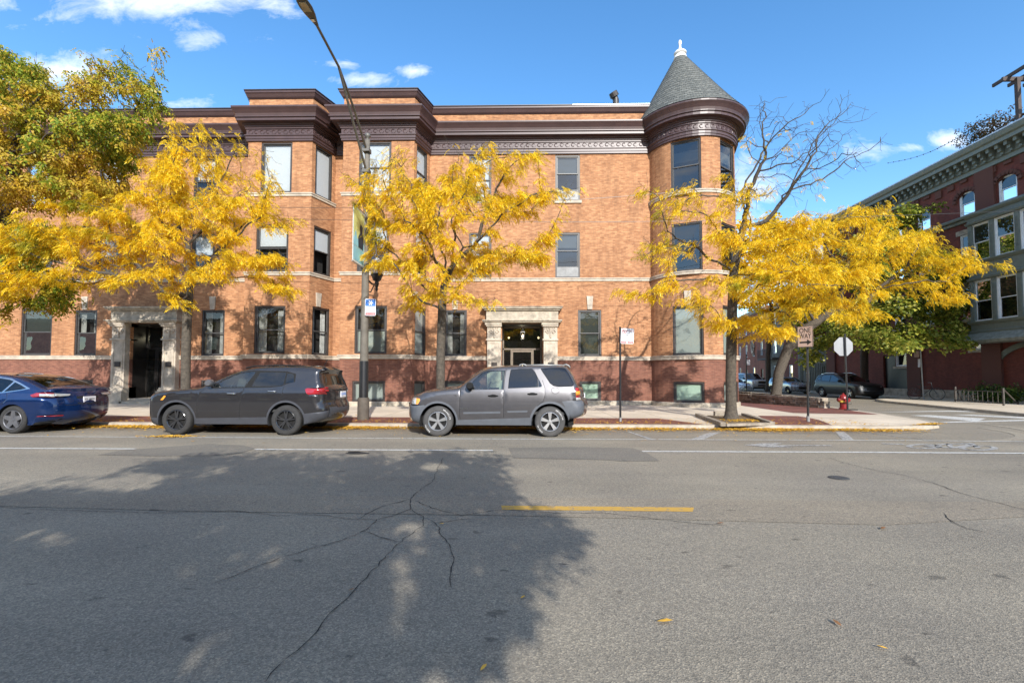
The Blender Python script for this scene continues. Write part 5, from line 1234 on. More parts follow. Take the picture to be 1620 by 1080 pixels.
    for (nm, mat, end, cs, off) in s.get('ends', ()):
        if len(cs) == 4 and not hasattr(cs[0], '__len__'): y0, y1, z0, z1 = cs; cs = [(y0, z0), (y1, z0), (y1, z1), (y0, z1)]
        if nm == 'number_plate':
            sg = -1 if end == 'F' else 1; px_ = endpt(end, 0, (cs[0][1]+cs[2][1])/2, .0)[0]+sg*.012; m = MB()
            m.box((px_, 0, (cs[0][1]+cs[2][1])/2), (.008, (cs[1][0]-cs[0][0])/2, (cs[2][1]-cs[0][1])/2)); m.build(nm, mat, t, local=True); continue
        nu, nv = 8, 4; m = MB(); vs = []
        for j in range(nv+1):
            for i in range(nu+1):
                u, v = i/nu, j/nv; y = (cs[0][0]*(1-u)+cs[1][0]*u)*(1-v)+(cs[3][0]*(1-u)+cs[2][0]*u)*v; z = (cs[0][1]*(1-u)+cs[1][1]*u)*(1-v)+(cs[3][1]*(1-u)+cs[2][1]*u)*v
                vs.append(endpt(end, y, z, off))
        m.add(vs, [(j*(nu+1)+i, j*(nu+1)+i+1, (j+1)*(nu+1)+i+1, (j+1)*(nu+1)+i) for j in range(nv) for i in range(nu)])
        m.build(nm, mat, t, local=True, smooth=True)
    # mirrors and handles
    mx, mz = s['mirror']
    for sg in (-1, 1):
        m = MB(); w = width(mx, mz); m.lathe([(0, -.1), (.075, -.098), (.1, -.07), (.1, .04), (.08, .08), (0, .09)], (0, 0, 0), 'Y', n=12)
        m.v = [(mx+p[0]*.8+.02, sg*(w+.12)+p[1]*1.0, mz+.02+p[2]*.85) for p in m.v]; m.box((mx+.02, sg*(w+.02), mz-.05), (.04, .06, .02)); m.build('mirror', s.get('mirmat', MT['gap']), t, local=True, smooth=True, autosmooth=45)
        for (hx, hz_) in s.get('handles', ()):
            m = MB(); w = width(hx, hz_); m.tube([(hx-.11, sg*(w+.0), hz_), (hx-.07, sg*(w+.03), hz_+.005), (hx+.07, sg*(w+.03), hz_+.005), (hx+.11, sg*(w+.0), hz_)], .016, 6); m.build('door_handle', s.get('hmat', MT['gap']), t, local=True, smooth=True)
            m = MB(); m.lathe([(0, 0), (1, 0)], (0, 0, 0), 'Y', n=16); m.v = [(hx+p[0]*.09, sg*(w+.003), hz_+p[2]*.035) for p in m.v]; m.build('handle_recess', MT['gap'], t, local=True)
    for rl in s.get('rails', ()):
        for sg in (-1, 1): m = MB(); m.tube([(x, sg*y, z) for x, y, z in rl], .018, 6); m.build('roof_rail', s.get('railmat', MT['gap']), t, local=True, smooth=True)
    return t, endpt, width
def zpts(l, ox, oz, k, kz=1.0): return [((x-ox)/k, (oz-y)/k*kz) for x, y in l]

# --- light grey compact SUV, side on
k = 333.8; E = lambda *l: zpts([(l[i], l[i+1]) for i in range(0, len(l), 2)], 352, 637, k, 1.012)
wd = .009
def vline(pts, w=wd):
    o = []; n = len(pts)
    L = [Vector(p) for p in pts]; a, b = [], []
    for i, p in enumerate(L):
        d = (L[min(i+1, n-1)]-L[max(i-1, 0)]).normalized(); q = Vector((-d.y, d.x))*w/2; a.append(tuple(p+q)); b.append(tuple(p-q))
    return a+b[::-1]
escape_paint = carmats('dark shadow grey paint', (.08, .077, .082), .33, .5, 1.0)
ring_ = lambda cx, r0, r1, a0, a1, n=16, cz=.356: [(cx+r1*math.cos(a0+(a1-a0)*q/n), cz+r1*math.sin(a0+(a1-a0)*q/n)) for q in range(n+1)]+[(cx+r0*math.cos(a1+(a0-a1)*q/n), cz+r0*math.sin(a1+(a0-a1)*q/n)) for q in range(n+1)]
wbE = 2.63
F1w = E(566, 272, 600, 238, 640, 196, 690, 152, 725, 134, 780, 127, 876, 123, 868, 180, 862, 270)
F2w = E(905, 262, 912, 190, 925, 120, 1000, 115, 1088, 113, 1112, 138, 1133, 180, 1134, 252)
F2q = E(1139, 182, 1168, 240, 1163, 252, 1139, 254)
F3w = E(1163, 112, 1250, 107, 1330, 108, 1352, 112, 1375, 145, 1412, 218, 1411, 238, 1398, 246, 1300, 246, 1262, 240, 1236, 222)
def grow(poly, d):
    c = sum((Vector(p) for p in poly), Vector((0, 0)))/len(poly); return [tuple(Vector(p)+(Vector(p)-c).normalized()*d) for p in poly]
esc = dict(wb=wbE, W=1.78, r=.356, ra=.425, belt=1.10, tum=.30, zmax=.80, sill=(.27, .27), re=.30, rt=.07, ce=.16,
  outline=E(190, 540, 140, 522, 122, 490, 116, 440, 117, 400, 128, 375, 148, 342, 178, 328, 230, 304, 300, 287, 400, 273, 505, 262, 530, 250, 560, 225, 620, 176, 680, 134, 712, 118, 760, 104, 820, 96, 900, 91, 1000, 88, 1120, 87, 1250, 88, 1335, 93, 1368, 100, 1395, 130, 1425, 185, 1452, 245, 1468, 275, 1476, 320, 1482, 352, 1502, 368, 1508, 400, 1504, 440, 1490, 470, 1440, 492, 1385, 503),
  paint=escape_paint, alloy='alloy', spokes=5, split=(-.12, .12), spw=(.10, .085), rim=.225, tyre='tyre_grey', letters=True, seat='seat_beige', seatx=(1.30, 2.15), dashx=.78, mirror=(.74, 1.17), handles=((1.30, .955), (2.22, 1.0)),
  ws=(.52, 1.12), rg=(3.02, 3.27, 1.2),
  regions=[('side_window', MT['glass_clear'], F1w), ('side_window', MT['glass_tint'], F2w), ('side_window', MT['glass_clear'], F2q), ('side_window', MT['glass_tint'], F3w),
    ('window_trim', MT['gap'], grow(F3w, .018)), ('window_trim', MT['gap'], grow(F1w, .012)), ('window_trim', MT['gap'], grow(F2w, .012)),
    ('headlight', MT['lamp_amber'], E(178, 342, 210, 345, 212, 360, 196, 388, 178, 388)), ('headlight', MT['lamp_clear'], E(130, 372, 150, 340, 178, 342, 178, 388, 138, 388)),
    ('tail_light', MT['lamp_amber'], E(1432, 283, 1474, 283, 1477, 318, 1432, 318)), ('tail_light', MT['lamp_clear'], E(1434, 334, 1479, 334, 1480, 352, 1434, 352)), ('tail_light', MT['lamp_red'], E(1430, 258, 1462, 256, 1470, 280, 1480, 334, 1480, 352, 1434, 352, 1430, 300)),
    ('side_moulding', MT['cladding'], E(552, 447, 842, 441, 842, 456, 552, 462)), ('side_moulding', MT['cladding'], E(896, 437, 1056, 433, 1054, 446, 898, 450)),
    ('fuel_flap', MT['gap'], vline([(2.76+.092*math.cos(a), 1.085+.07*math.sin(a)) for a in np.linspace(0, 6.2, 20)], .007)),
    ('panel_gap', MT['gap'], vline(E(868, 272, 868, 400, 868, 490))), ('panel_gap', MT['gap'], vline(E(530, 270, 524, 340, 523, 480, 530, 500))), ('panel_gap', MT['gap'], vline(E(1172, 200, 1190, 260, 1192, 310, 1178, 360, 1130, 400))),
    ('panel_gap', MT['gap'], vline(E(480, 268, 522, 275))), ('panel_gap', MT['gap'], vline(E(885, 115, 875, 200, 868, 272), .010)),
    ('cladding', MT['cladding'], E(110, 392, 245, 394, 250, 400, 232, 440, 222, 520, 215, 560, 90, 560)), ('cladding', MT['cladding'], ring_(0, .40, .475, -.4, math.pi+.1)), ('cladding', MT['cladding'], E(488, 510, 1100, 488, 1110, 560, 480, 570)),
    ('cladding', MT['cladding'], ring_(wbE, .40, .48, -.4, math.pi+.4)), ('cladding', MT['cladding'], E(1322, 362, 1400, 357, 1520, 354, 1520, 520, 1370, 520, 1360, 440, 1340, 390))],
  rails=([(1.90, .60, 1.64), (1.93, .60, 1.69), (2.0, .60, 1.705), (2.06, .60, 1.69), (2.1, .60, 1.645)], [(2.95, .60, 1.63), (2.98, .60, 1.69), (3.04, .60, 1.70), (3.10, .60, 1.67), (3.13, .60, 1.62)], [(2.0, .56, 1.68), (2.5, .56, 1.69), (3.04, .56, 1.68)]), railmat=MT['galv'],
  ends=[('grille', MT['gap'], 'F', (-.45, .45, .72, .86), .006), ('headlight', MT['lamp_clear'], 'F', (-.72, -.5, .74, .86), .008), ('headlight', MT['lamp_clear'], 'F', (.5, .72, .74, .86), .008), ('number_plate', MT['sign_white'], 'R', (-.16, .16, .85, 1.0), .01)])
fw = G(692, 690.5); rw = G(870.5, 690)
sc_ = (rw[0]-fw[0])/wbE; print('escape scale', sc_, fw)
carE, epE, wE = car('parked_car', 'metallic grey compact SUV with silver wheels and white lettered tyres', (fw[0], fw[1]+.885, 0), 0, esc, 'cars parked along the near kerb')
text('HYBRID', .055, MT['chrome'], 'badge', carE, frameM((.62, -(wE(.62, .655)+.006), .655), (1, 0, 0), (0, 0, 1)), ext=.002)
text('V6', .05, MT['chrome'], 'badge', carE, frameM((.42, -(wE(.42, .965)+.006), .965), (1, 0, 0), (0, 0, 1)), ext=.002)

# --- dark grey crossover facing left
k2 = 320; C = lambda *l: zpts([(l[i], l[i+1]) for i in range(0, len(l), 2)], 222, 606, k2, 1.02)
C1 = C(500, 250, 520, 232, 580, 195, 650, 160, 725, 138, 806, 132, 775, 185, 742, 246); C2 = C(795, 242, 812, 195, 838, 139, 940, 136, 1040, 139, 1040, 190, 1034, 228, 1015, 236, 920, 241); C3 = C(1050, 143, 1102, 152, 1113, 205, 1104, 212, 1050, 219)
wbC = 2.636
comp = dict(wb=wbC, W=1.82, r=.358, ra=.425, belt=1.13, tum=.34, zmax=.78, sill=(.26, .26), re=.28, rt=.07, ce=.14,
  outline=[(-.60, .20), (-.72, .26), (-.77, .40), (-.78, .60), (-.76, .82), (-.70, .94), (-.54, 1.01), (-.2, 1.055), (.2, 1.09), (.48, 1.12), (.66, 1.20), (.95, 1.34), (1.25, 1.48), (1.55, 1.57), (1.95, 1.625), (2.4, 1.64), (2.9, 1.64), (3.15, 1.615), (3.32, 1.585), (3.40, 1.55), (3.36, 1.48), (3.42, 1.28), (3.48, 1.12), (3.51, .98), (3.51, .80), (3.56, .68), (3.57, .52), (3.50, .38), (3.32, .30)],
  crease=((1.0, .012, .05),),
  paint=carmats('granite grey paint', (.045, .043, .046), .22, .6), alloy='alloy_black', spokes=5, split=(-.16, .16), spw=(.10, .06), rim=.235, seat='seat_dark', seatx=(1.15, 2.0), dashx=.72, mirror=(.82, 1.22), handles=((1.33, .985), (2.30, 1.04)), hmat=MT['chrome'], mirmat=MT['alloy_grey'],
  ws=(.52, 1.45), rg=(3.33, 3.50, 1.15),
  regions=[('side_window', MT['glass_clear'], C1), ('side_window', MT['glass_tint'], C2), ('side_window', MT['glass_tint'], C3), ('window_trim', MT['gap'], C(480, 258, 560, 190, 650, 148, 725, 128, 830, 124, 1045, 128, 1120, 148, 1122, 208, 1045, 228, 1030, 240, 940, 250, 745, 254, 600, 256)),
    ('headlight', MT['lamp_amber'], C(100, 345, 128, 312, 142, 316, 120, 345)), ('headlight', MT['gap'], C(40, 350, 72, 310, 128, 312, 100, 348)),
    ('tail_light', MT['lamp_red'], C(1208, 262, 1225, 254, 1420, 254, 1420, 300, 1240, 302, 1222, 292)),
    ('panel_gap', MT['gap'], vline(C(738, 255, 718, 330, 712, 400, 712, 490))), ('panel_gap', MT['gap'], vline(C(440, 262, 400, 290, 382, 360, 380, 480))), ('panel_gap', MT['gap'], vline(C(1046, 225, 1036, 290, 1020, 340))), ('panel_gap', MT['gap'], vline(C(150, 298, 400, 268))),
    ('cladding', MT['cladding_dark'], ring_(0, .40, .475, -.4, math.pi+.4, cz=.358)), ('cladding', MT['cladding_dark'], ring_(wbC, .40, .475, -.4, math.pi+.4, cz=.358)), ('cladding', MT['cladding_dark'], C(370, 480, 940, 470, 945, 545, 365, 540)),
    ('cladding', MT['cladding_dark'], C(1190, 445, 1260, 438, 1500, 405, 1500, 560, 1180, 540)), ('cladding', MT['cladding_dark'], C(20, 480, 100, 480, 105, 560, 20, 560))],
  rails=([(1.5, .62, 1.60), (1.7, .62, 1.645), (2.3, .62, 1.67), (2.9, .62, 1.65), (3.2, .62, 1.60)],),
  ends=[('tail_light', MT['lamp_red'], 'R', [(-.86, 1.03), (-.62, 1.04), (-.60, 1.14), (-.84, 1.15)], .008), ('tail_light', MT['lamp_red'], 'R', [(.86, 1.03), (.62, 1.04), (.60, 1.14), (.84, 1.15)], .008),
    ('number_plate', MT['sign_white'], 'R', (-.16, .16, .88, 1.03), .012), ('tailgate_trim', MT['gap'], 'R', (-.42, .42, 1.05, 1.075), .012), ('rear_bumper', MT['cladding_dark'], 'R', (-.80, .80, .42, .66), .012), ('wiper', MT['gap'], 'R', [(0, 1.2), (.3, 1.19), (.3, 1.205), (0, 1.23)], .02),
    ('grille', MT['gap'], 'F', (-.6, .6, .62, .84), .008)])
fc = G(276.8, 688.0); rcx = G(453.5, 688.5); print('compass', (rcx[0]-fc[0])/wbC)
carC, epC, wC = car('parked_car', 'dark charcoal crossover with black wheels and amber front reflector', (fc[0], fc[1]+.905, 0), 0, comp, 'cars parked along the near kerb')
c = epC('R', 0, .955, 0); c = (c[0]+.0215, 0, .955); text('CJ 24 816', .075, MT['sign_blue'], 'plate_lettering', carC, frameM(c, (0, 1, 0), (0, 0, 1)))
m = MB(); m.tube([(3.18, -.15, 1.6), (3.30, -.15, 1.82)], .008, 5); m.build('antenna', MT['gap'], carC, local=True)

# --- blue electric sedan, only its rear in the picture
q = dict(wb=2.875, W=1.85, r=.335, ra=.375, belt=.97, tum=.42, zmax=.66, sill=(.20, .20), re=.40, rt=.10, ce=.13,
  outline=[(-.62, .20), (-.74, .30), (-.76, .48), (-.70, .62), (-.5, .74), (-.1, .86), (.35, .93), (.62, .99), (.95, 1.16), (1.3, 1.33), (1.65, 1.42), (2.05, 1.44), (2.45, 1.41), (2.85, 1.33), (3.15, 1.23), (3.4, 1.13), (3.58, 1.085), (3.70, 1.09), (3.74, 1.06), (3.72, .96), (3.76, .86), (3.80, .70), (3.80, .50), (3.74, .34), (3.55, .22)],
  crease=((.80, .014, .07),),
  paint=carmats('deep blue metallic paint', (.004, .024, .10), .18, .5), alloy='alloy_grey', spokes=5, spw=(.30, .17), rim=.232, seat='seat_dark', seatx=(1.0, 1.85), dashx=.7, mirror=(.85, 1.02), handles=((1.35, .86), (2.25, .87)), hmat=MT['chrome'],
  ws=(.62, 1.55), rg=(2.4, 3.45, 1.05),
  regions=[('side_window', MT['glass_tint'], [(.95, .99), (1.25, 1.16), (1.6, 1.30), (1.78, 1.34), (1.78, .99)]), ('side_window', MT['glass_tint'], [(1.82, .99), (1.82, 1.345), (2.2, 1.355), (2.6, 1.30), (2.72, 1.26), (2.55, 1.0)]), ('side_window', MT['glass_tint'], [(2.60, 1.005), (2.76, 1.24), (2.95, 1.17), (3.12, 1.09), (3.0, 1.06)]),
    ('window_trim', MT['chrome'], [(.88, .965), (1.22, 1.18), (1.6, 1.33), (1.8, 1.372), (2.2, 1.385), (2.62, 1.33), (2.98, 1.19), (3.22, 1.085), (3.0, 1.04), (2.6, .98), (1.8, .965)]),
    ('tail_light', MT['lamp_clear'], [(3.52, .90), (3.85, .88), (3.85, .955), (3.50, .965)]), ('tail_light', MT['lamp_red'], [(3.28, .93), (3.36, .88), (3.85, .86), (3.85, .97), (3.42, .985)]),
    ('reflector', MT['lamp_red'], [(3.45, .405), (3.8, .40), (3.8, .43), (3.5, .43)]), ('cladding', MT['gap'], [(3.30, .15), (3.4, .27), (3.9, .30), (3.9, .15)]),
    ('panel_gap', MT['gap'], vline([(1.80, .96), (1.79, .6), (1.77, .26)], .01)), ('panel_gap', MT['gap'], vline([(2.68, 1.0), (2.74, .85), (2.62, .72), (2.42, .6), (2.36, .3)], .01))],
  ends=[('tail_light', MT['lamp_clear'], 'R', [(-.80, .88), (-.46, .90), (-.42, .94), (-.80, .975)], .008), ('tail_light', MT['lamp_clear'], 'R', [(.80, .88), (.46, .90), (.42, .94), (.80, .975)], .008),
    ('number_plate', MT['sign_white'], 'R', (-.17, .17, .72, .87), .012), ('plate_recess', MT['gap'], 'R', (-.30, .30, .69, .885), .006), ('diffuser', MT['gap'], 'R', (-.72, .72, .25, .36), .008), ('panel_gap', MT['gap'], 'R', [(-.74, .665), (.74, .665), (.74, .675), (-.74, .675)], .006)])
rc_ = G(17, 686.0)
carT, epT, wT = car('parked_car', 'deep blue sedan with a sloping glass roof, cut off by the left frame edge', (rc_[0]-2.875, rc_[1]+.92, 0), 0, q, 'cars parked along the near kerb')
c = epT('R', 0, .795, 0); c = (c[0]+.0215, 0, .795); text('EV 10723', .068, MT['ink'], 'plate_lettering', carT, frameM(c, (0, 1, 0), (0, 0, 1)))
c = epT('R', 0, .97, .012); m = MB(); f = lambda a, b, d: (c[0]+.003*d, a, .955+b); m.prism([(-.045, .03), (.045, .03), (.045, .018), (.01, .018), (0, -.035), (-.01, .018), (-.045, .018)], f); m.build('badge', MT['chrome'], carT, local=True)

# --- cars in the side street (fronts towards the main road)
def simple(nm, label, px, py, wb, W, r, belt, outl, wins, paint, alloy, ends, rot, sillz=.24, extra=(), **kw):
    d = dict(wb=wb, W=W, r=r, ra=r+.05, belt=belt, zmax=belt*.68, sill=(sillz, sillz), outline=outl, paint=paint, alloy=alloy, spokes=5, spw=(.14, .09), seatx=(1.0, 1.75), dashx=.65, ends=ends,
             regions=[('side_window', MT['glass_tint'], w) for w in wins]+[('window_trim', MT['gap'], grow(w, .03)) for w in wins]+list(extra), ws=(.35, 1.35), rg=(wb+.45, wb+.95, belt), mirror=(.75, belt+.06), darkws=True)
    d.update(kw); x, y = px, py; return car(nm, label, (x, y, 0), rot, d, 'cars parked in the side street')
rot = math.pi/2+.03                         # local -X looks towards the camera
headl = lambda w, z0, z1: [('headlight', MT['lamp_clear'], 'F', [(-w, z0+.02), (-w+.36, z0), (-w+.36, z1-.03), (-w, z1)], .01), ('headlight', MT['lamp_clear'], 'F', [(w, z0+.02), (w-.36, z0), (w-.36, z1-.03), (w, z1)], .01)]
simple('parked_car', 'black rounded crossover in the side street, nearest to the bicycle', 22.62, 31.4, 2.7, 1.82, .36, 1.08,
  [(-.70, .22), (-.86, .32), (-.88, .5), (-.84, .68), (-.76, .84), (-.55, .95), (-.1, 1.04), (.45, 1.10), (.8, 1.28), (1.2, 1.50), (1.7, 1.66), (2.3, 1.69), (2.9, 1.64), (3.3, 1.54), (3.46, 1.30), (3.55, 1.05), (3.66, .82), (3.66, .5), (3.5, .3)],
  [[(.85, 1.12), (1.2, 1.38), (1.6, 1.53), (1.85, 1.56), (1.85, 1.13)], [(1.92, 1.13), (1.92, 1.565), (2.5, 1.56), (2.85, 1.48), (2.75, 1.18)], [(2.85, 1.2), (2.95, 1.46), (3.15, 1.40), (3.3, 1.28)]],
  carmats('black paint', (.006, .007, .009), .4, .1, .25), 'alloy', headl(.86, .78, .90)+[('grille', MT['gap'], 'F', (-.42, .42, .58, .84), .008), ('grille_trim', MT['chrome'], 'F', [(-.2, .62), (.2, .62), (.42, .86), (-.42, .86)], .006), ('lower_grille', MT['gap'], 'F', (-.6, .6, .34, .5), .008), ('bumper_trim', MT['chrome'], 'F', (-.62, .62, .27, .31), .01)], rot, rails=([(1.3, .64, 1.58), (1.8, .64, 1.72), (2.6, .64, 1.72), (3.1, .62, 1.62)],), railmat=MT['chrome'])
simple('parked_car', 'small silver rounded hatchback behind the leaning tree trunk', 23.5, 40.2, 2.47, 1.70, .31, .95,
  [(-.55, .22), (-.68, .3), (-.70, .5), (-.66, .68), (-.5, .82), (-.2, .9), (.3, .97), (.55, 1.05), (.85, 1.24), (1.15, 1.37), (1.6, 1.41), (2.2, 1.40), (2.65, 1.36), (2.85, 1.26), (2.95, 1.0), (3.0, .8), (3.0, .5), (2.9, .3)],
  [[(.7, .99), (.95, 1.2), (1.2, 1.30), (1.7, 1.33), (1.7, .99)], [(1.76, .99), (1.76, 1.33), (2.3, 1.31), (2.55, 1.27), (2.55, 1.02)]],
  carmats('silver blue paint', (.30, .34, .38), .25, .6), 'alloy_black', headl(.70, .62, .82)+[('grille', MT['gap'], 'F', (-.36, .36, .40, .62), .008)], rot, ws=(.4, 1.1), rg=(2.66, 2.95, .98))
simple('parked_car', 'light silver boxy off road SUV with a dark grille, farthest down the street', 23.4, 46.6, 2.79, 1.92, .40, 1.18,
  [(-.7, .4), (-.85, .5), (-.88, .7), (-.84, .95), (-.75, 1.08), (-.2, 1.14), (.55, 1.18), (.85, 1.4), (1.15, 1.68), (1.5, 1.78), (2.4, 1.8), (3.2, 1.78), (3.55, 1.7), (3.68, 1.4), (3.76, 1.1), (3.8, .8), (3.76, .5), (3.6, .42)],
  [[(.85, 1.22), (1.15, 1.55), (1.3, 1.66), (1.75, 1.68), (1.75, 1.22)], [(1.82, 1.22), (1.82, 1.68), (2.55, 1.68), (2.6, 1.24)], [(2.75, 1.24), (2.75, 1.66), (3.35, 1.62), (3.4, 1.28)]],
  carmats('silver paint', (.45, .46, .47), .3, .5), 'alloy_black', headl(.86, .86, 1.02)+[('grille', MT['gap'], 'F', (-.46, .46, .80, 1.0), .01), ('bumper', MT['gap'], 'F', (-.5, .5, .5, .66), .01)], rot, sillz=.42)
simple('parked_car', 'pale blue silver sedan with a green and white number plate', 18.3, 39.6, 2.6, 1.72, .31, .93,
  [(-.7, .2), (-.84, .3), (-.86, .5), (-.8, .66), (-.6, .76), (.0, .88), (.5, .94), (.8, 1.12), (1.2, 1.33), (1.6, 1.41), (2.2, 1.40), (2.7, 1.25), (3.1, 1.04), (3.5, 1.0), (3.6, .9), (3.62, .5), (3.5, .3)],
  [[(.8, .97), (1.15, 1.22), (1.5, 1.33), (1.7, 1.34), (1.7, .97)], [(1.76, .97), (1.76, 1.34), (2.2, 1.32), (2.7, 1.15), (2.6, .98)]],
  carmats('pale silver blue paint', (.38, .45, .50), .25, .5), 'alloy', headl(.80, .56, .70)+[('grille', MT['gap'], 'F', (-.3, .3, .55, .66), .008), ('number_plate', MT['blind_green'], 'F', (-.16, .16, .36, .5), .014)], rot)
# ------------------------------------------------------------------ trees
def colonise(base_pts, attr, step, infl, kill, iters=140, seed=0, trop=(0, 0, 0)):
    rng = np.random.default_rng(seed); nodes = [np.array(base_pts[0], float)]; par = [-1]
    for p in base_pts[1:]:
        p = np.array(p, float); a = nodes[-1]; n = max(1, int(np.linalg.norm(p-a)/step)); i0 = len(nodes)-1
        for k in range(1, n+1): nodes.append(a+(p-a)*k/n); par.append(i0 if k == 1 else len(nodes)-2)
    return grow_nodes(nodes, par, attr, step, infl, kill, iters, rng, trop)
def grow_nodes(nodes, par, attr, step, infl, kill, iters, rng, trop, start=0):
    A = np.array(attr); Nn = np.array(nodes[start:]); D = np.full(len(A), 1e9); I = np.zeros(len(A), int)
    for s in range(0, len(Nn), 64):
        d = np.linalg.norm(A[:, None]-Nn[None, s:s+64], axis=2); j = d.argmin(1); dm = d[np.arange(len(A)), j]; u = dm < D; D[u] = dm[u]; I[u] = j[u]+s+start
    alive = D > kill
    tv = np.array(trop)
    seen = {}
    for it in range(iters):
        m = alive & (D < infl)
        if not m.any():
            if not alive.any(): break
            infl *= 1.4
            if infl > 30: break
            continue
        newn, newp = [], []
        idx = np.where(m)[0]; order = idx[np.argsort(I[idx], kind='stable')]; gi = I[order]; cuts = np.flatnonzero(np.diff(gi))+1
        for grp in np.split(order, cuts):
            p = I[grp[0]]; v = A[grp]-nodes[p]; v = (v/np.linalg.norm(v, axis=1, keepdims=True)).sum(0)/len(grp)
            v = v+tv+rng.normal(0, .14, 3); v /= np.linalg.norm(v)+1e-9; q = nodes[p]+v*step; key = (p, tuple(np.round(v, 1)))
            if seen.get(key, 0) > 1: alive[grp[:1]] = False; continue
            seen[key] = seen.get(key, 0)+1; newn.append(q); newp.append(p)
        if not newn: continue
        b = len(nodes); nodes.extend(newn); par.extend(newp); Q = np.array(newn)
        for s in range(0, len(Q), 64):
            d = np.linalg.norm(A[:, None]-Q[None, s:s+64], axis=2); j = d.argmin(1); dm = d[np.arange(len(A)), j]; u = dm < D; D[u] = dm[u]; I[u] = j[u]+b+s
        alive &= D > kill
        if len(nodes) > 9000: break
    return nodes, par
def radii(nodes, par, tip=.004, ex=2.25, rbase=None):
    n = len(nodes); w = np.zeros(n); kids = [[] for _ in range(n)]
    for i, p in enumerate(par):
        if p >= 0: kids[p].append(i)
    order = list(range(n))
    for i in reversed(order):
        w[i] = tip**ex if not kids[i] else w[i]
        if par[i] >= 0: w[par[i]] += w[i]
    r = w**(1/ex)
    if rbase: r = r*1.0; k = math.log(rbase/tip)/math.log(max(r[0]/tip, 1.01)); r = tip*(r/tip)**k
    return r, kids
def branch_mesh(mb, nodes, par, r, kids, flare=.0, zbase=0, minr=0):
    N_ = [Vector(p) for p in nodes]; starts = [(0, None)]
    while starts:
        i, pre = starts.pop(); chain = [i] if pre is None else [pre, i]
        while kids[chain[-1]]:
            ks = sorted(kids[chain[-1]], key=lambda q: -r[q]); 
            for o in ks[1:]: starts.append((o, chain[-1]))
            chain.append(ks[0])
        if len(chain) < 2: continue
        rad = [r[c] for c in chain]
        if pre is not None: rad[0] = min(rad[0], rad[1]*1.15)
        rad = [q*(1+flare*math.exp(-(N_[c].z-zbase)/.16)) for q, c in zip(rad, chain)]
        mx = max(rad); mb.tube([N_[c] for c in chain], rad, 9 if mx > .06 else 5 if mx > .018 else 3, caps=False)
def frond_template(kind):
    V, Fc = [], []
    if kind == 'locust':                   # feathery drooping spray of narrow leaflets
        n = 6
        for i in range(n):
            t = (i+.6)/n; x, z = t*.20, -.10*t*t
            for sg in (-1, 1):
                L, w = .075*(1-.35*t), .0105; dx, dy = .55*L, sg*.85*L; b = len(V)
                V += [(x, 0, z), (x+dx*.5+w*.8, dy*.5-sg*w*.5, z+.004), (x+dx, dy, z-.012), (x+dx*.5-w*.8, dy*.5+sg*w*.5, z+.004)]; Fc.append((b, b+1, b+2, b+3))
        b = len(V); V += [(.18, -.01, -.08), (.18, .01, -.08), (.26, 0, -.15), (.22, -.012, -.11)]; Fc.append((b, b+1, b+2, b+3))
    elif kind == 'ash':                    # compound leaf of broader leaflets
        for (x, sg, a) in ((.06, -1, .9), (.06, 1, .9), (.13, -1, .8), (.13, 1, .8), (.2, 0, 0)):
            L, w = .10, .026; ca, sa = math.cos(a*sg), math.sin(a*sg); b = len(V)
            for (u, v, h) in ((0, 0, 0), (.5*L, -w, .008), (L, 0, -.03), (.5*L, w, .008)): V.append((x+u*ca-v*sa, u*sa+v*ca, -x*x*1.5+h))
            Fc.append((b, b+1, b+2, b+3))
    else:                                  # loose cluster of broad leaves
        for k in range(4):
            a = k*1.7; L, w = .12, .06; ca, sa = math.cos(a), math.sin(a); b = len(V); o = .05
            for (u, v, h) in ((0, 0, 0), (.5*L, -w, .01), (L, 0, -.04), (.5*L, w, .01)): V.append((o*ca+u*ca-v*sa, o*sa+u*sa+v*ca, h-.015*k))
            Fc.append((b, b+1, b+2, b+3))
    return np.array(V), np.array(Fc)
def crown_mesh(name, pos, outd, kind, mat, parent, scale, seed, droop=(.1, .9)):
    rng = np.random.default_rng(seed); V, Fc = frond_template(kind); n = len(pos)
    yaw = np.arctan2(outd[:, 1], outd[:, 0])+rng.normal(0, 1.0, n); pit = rng.uniform(*droop, n); rol = rng.normal(0, .6, n); sc = scale*rng.uniform(.65, 1.3, n)
    cr, sr, cp, sp, cy, sy = np.cos(rol), np.sin(rol), np.cos(pit), np.sin(pit), np.cos(yaw), np.sin(yaw)
    X = V[None, :, 0]*np.ones((n, 1)); Yv = V[None, :, 1]*cr[:, None]-V[None, :, 2]*sr[:, None]; Z = V[None, :, 1]*sr[:, None]+V[None, :, 2]*cr[:, None]
    X, Z = X*cp[:, None]+Z*sp[:, None], -X*sp[:, None]+Z*cp[:, None]
    X, Yv = X*cy[:, None]-Yv*sy[:, None], X*sy[:, None]+Yv*cy[:, None]
    Q = np.stack([X, Yv, Z], 2)*sc[:, None, None]+pos[:, None, :]
    r = parent; inv = np.array(LOC[r.name].inverted()); Q = Q.reshape(-1, 3)@inv[:3, :3].T+inv[:3, 3]
    F_ = (Fc[None]+(np.arange(n)*len(V))[:, None, None]).reshape(-1, 4)
    me = bpy.data.meshes.new(name); me.vertices.add(len(Q)); me.vertices.foreach_set('co', Q.astype(np.float32).ravel())
    me.loops.add(F_.size); me.loops.foreach_set('vertex_index', F_.astype(np.int32).ravel()); me.polygons.add(len(F_)); me.polygons.foreach_set('loop_start', np.arange(len(F_), dtype=np.int32)*4)
    me.update(calc_edges=True); me.materials.append(mat); o = bpy.data.objects.new(name, me); COL.objects.link(o); o.parent = parent; return o
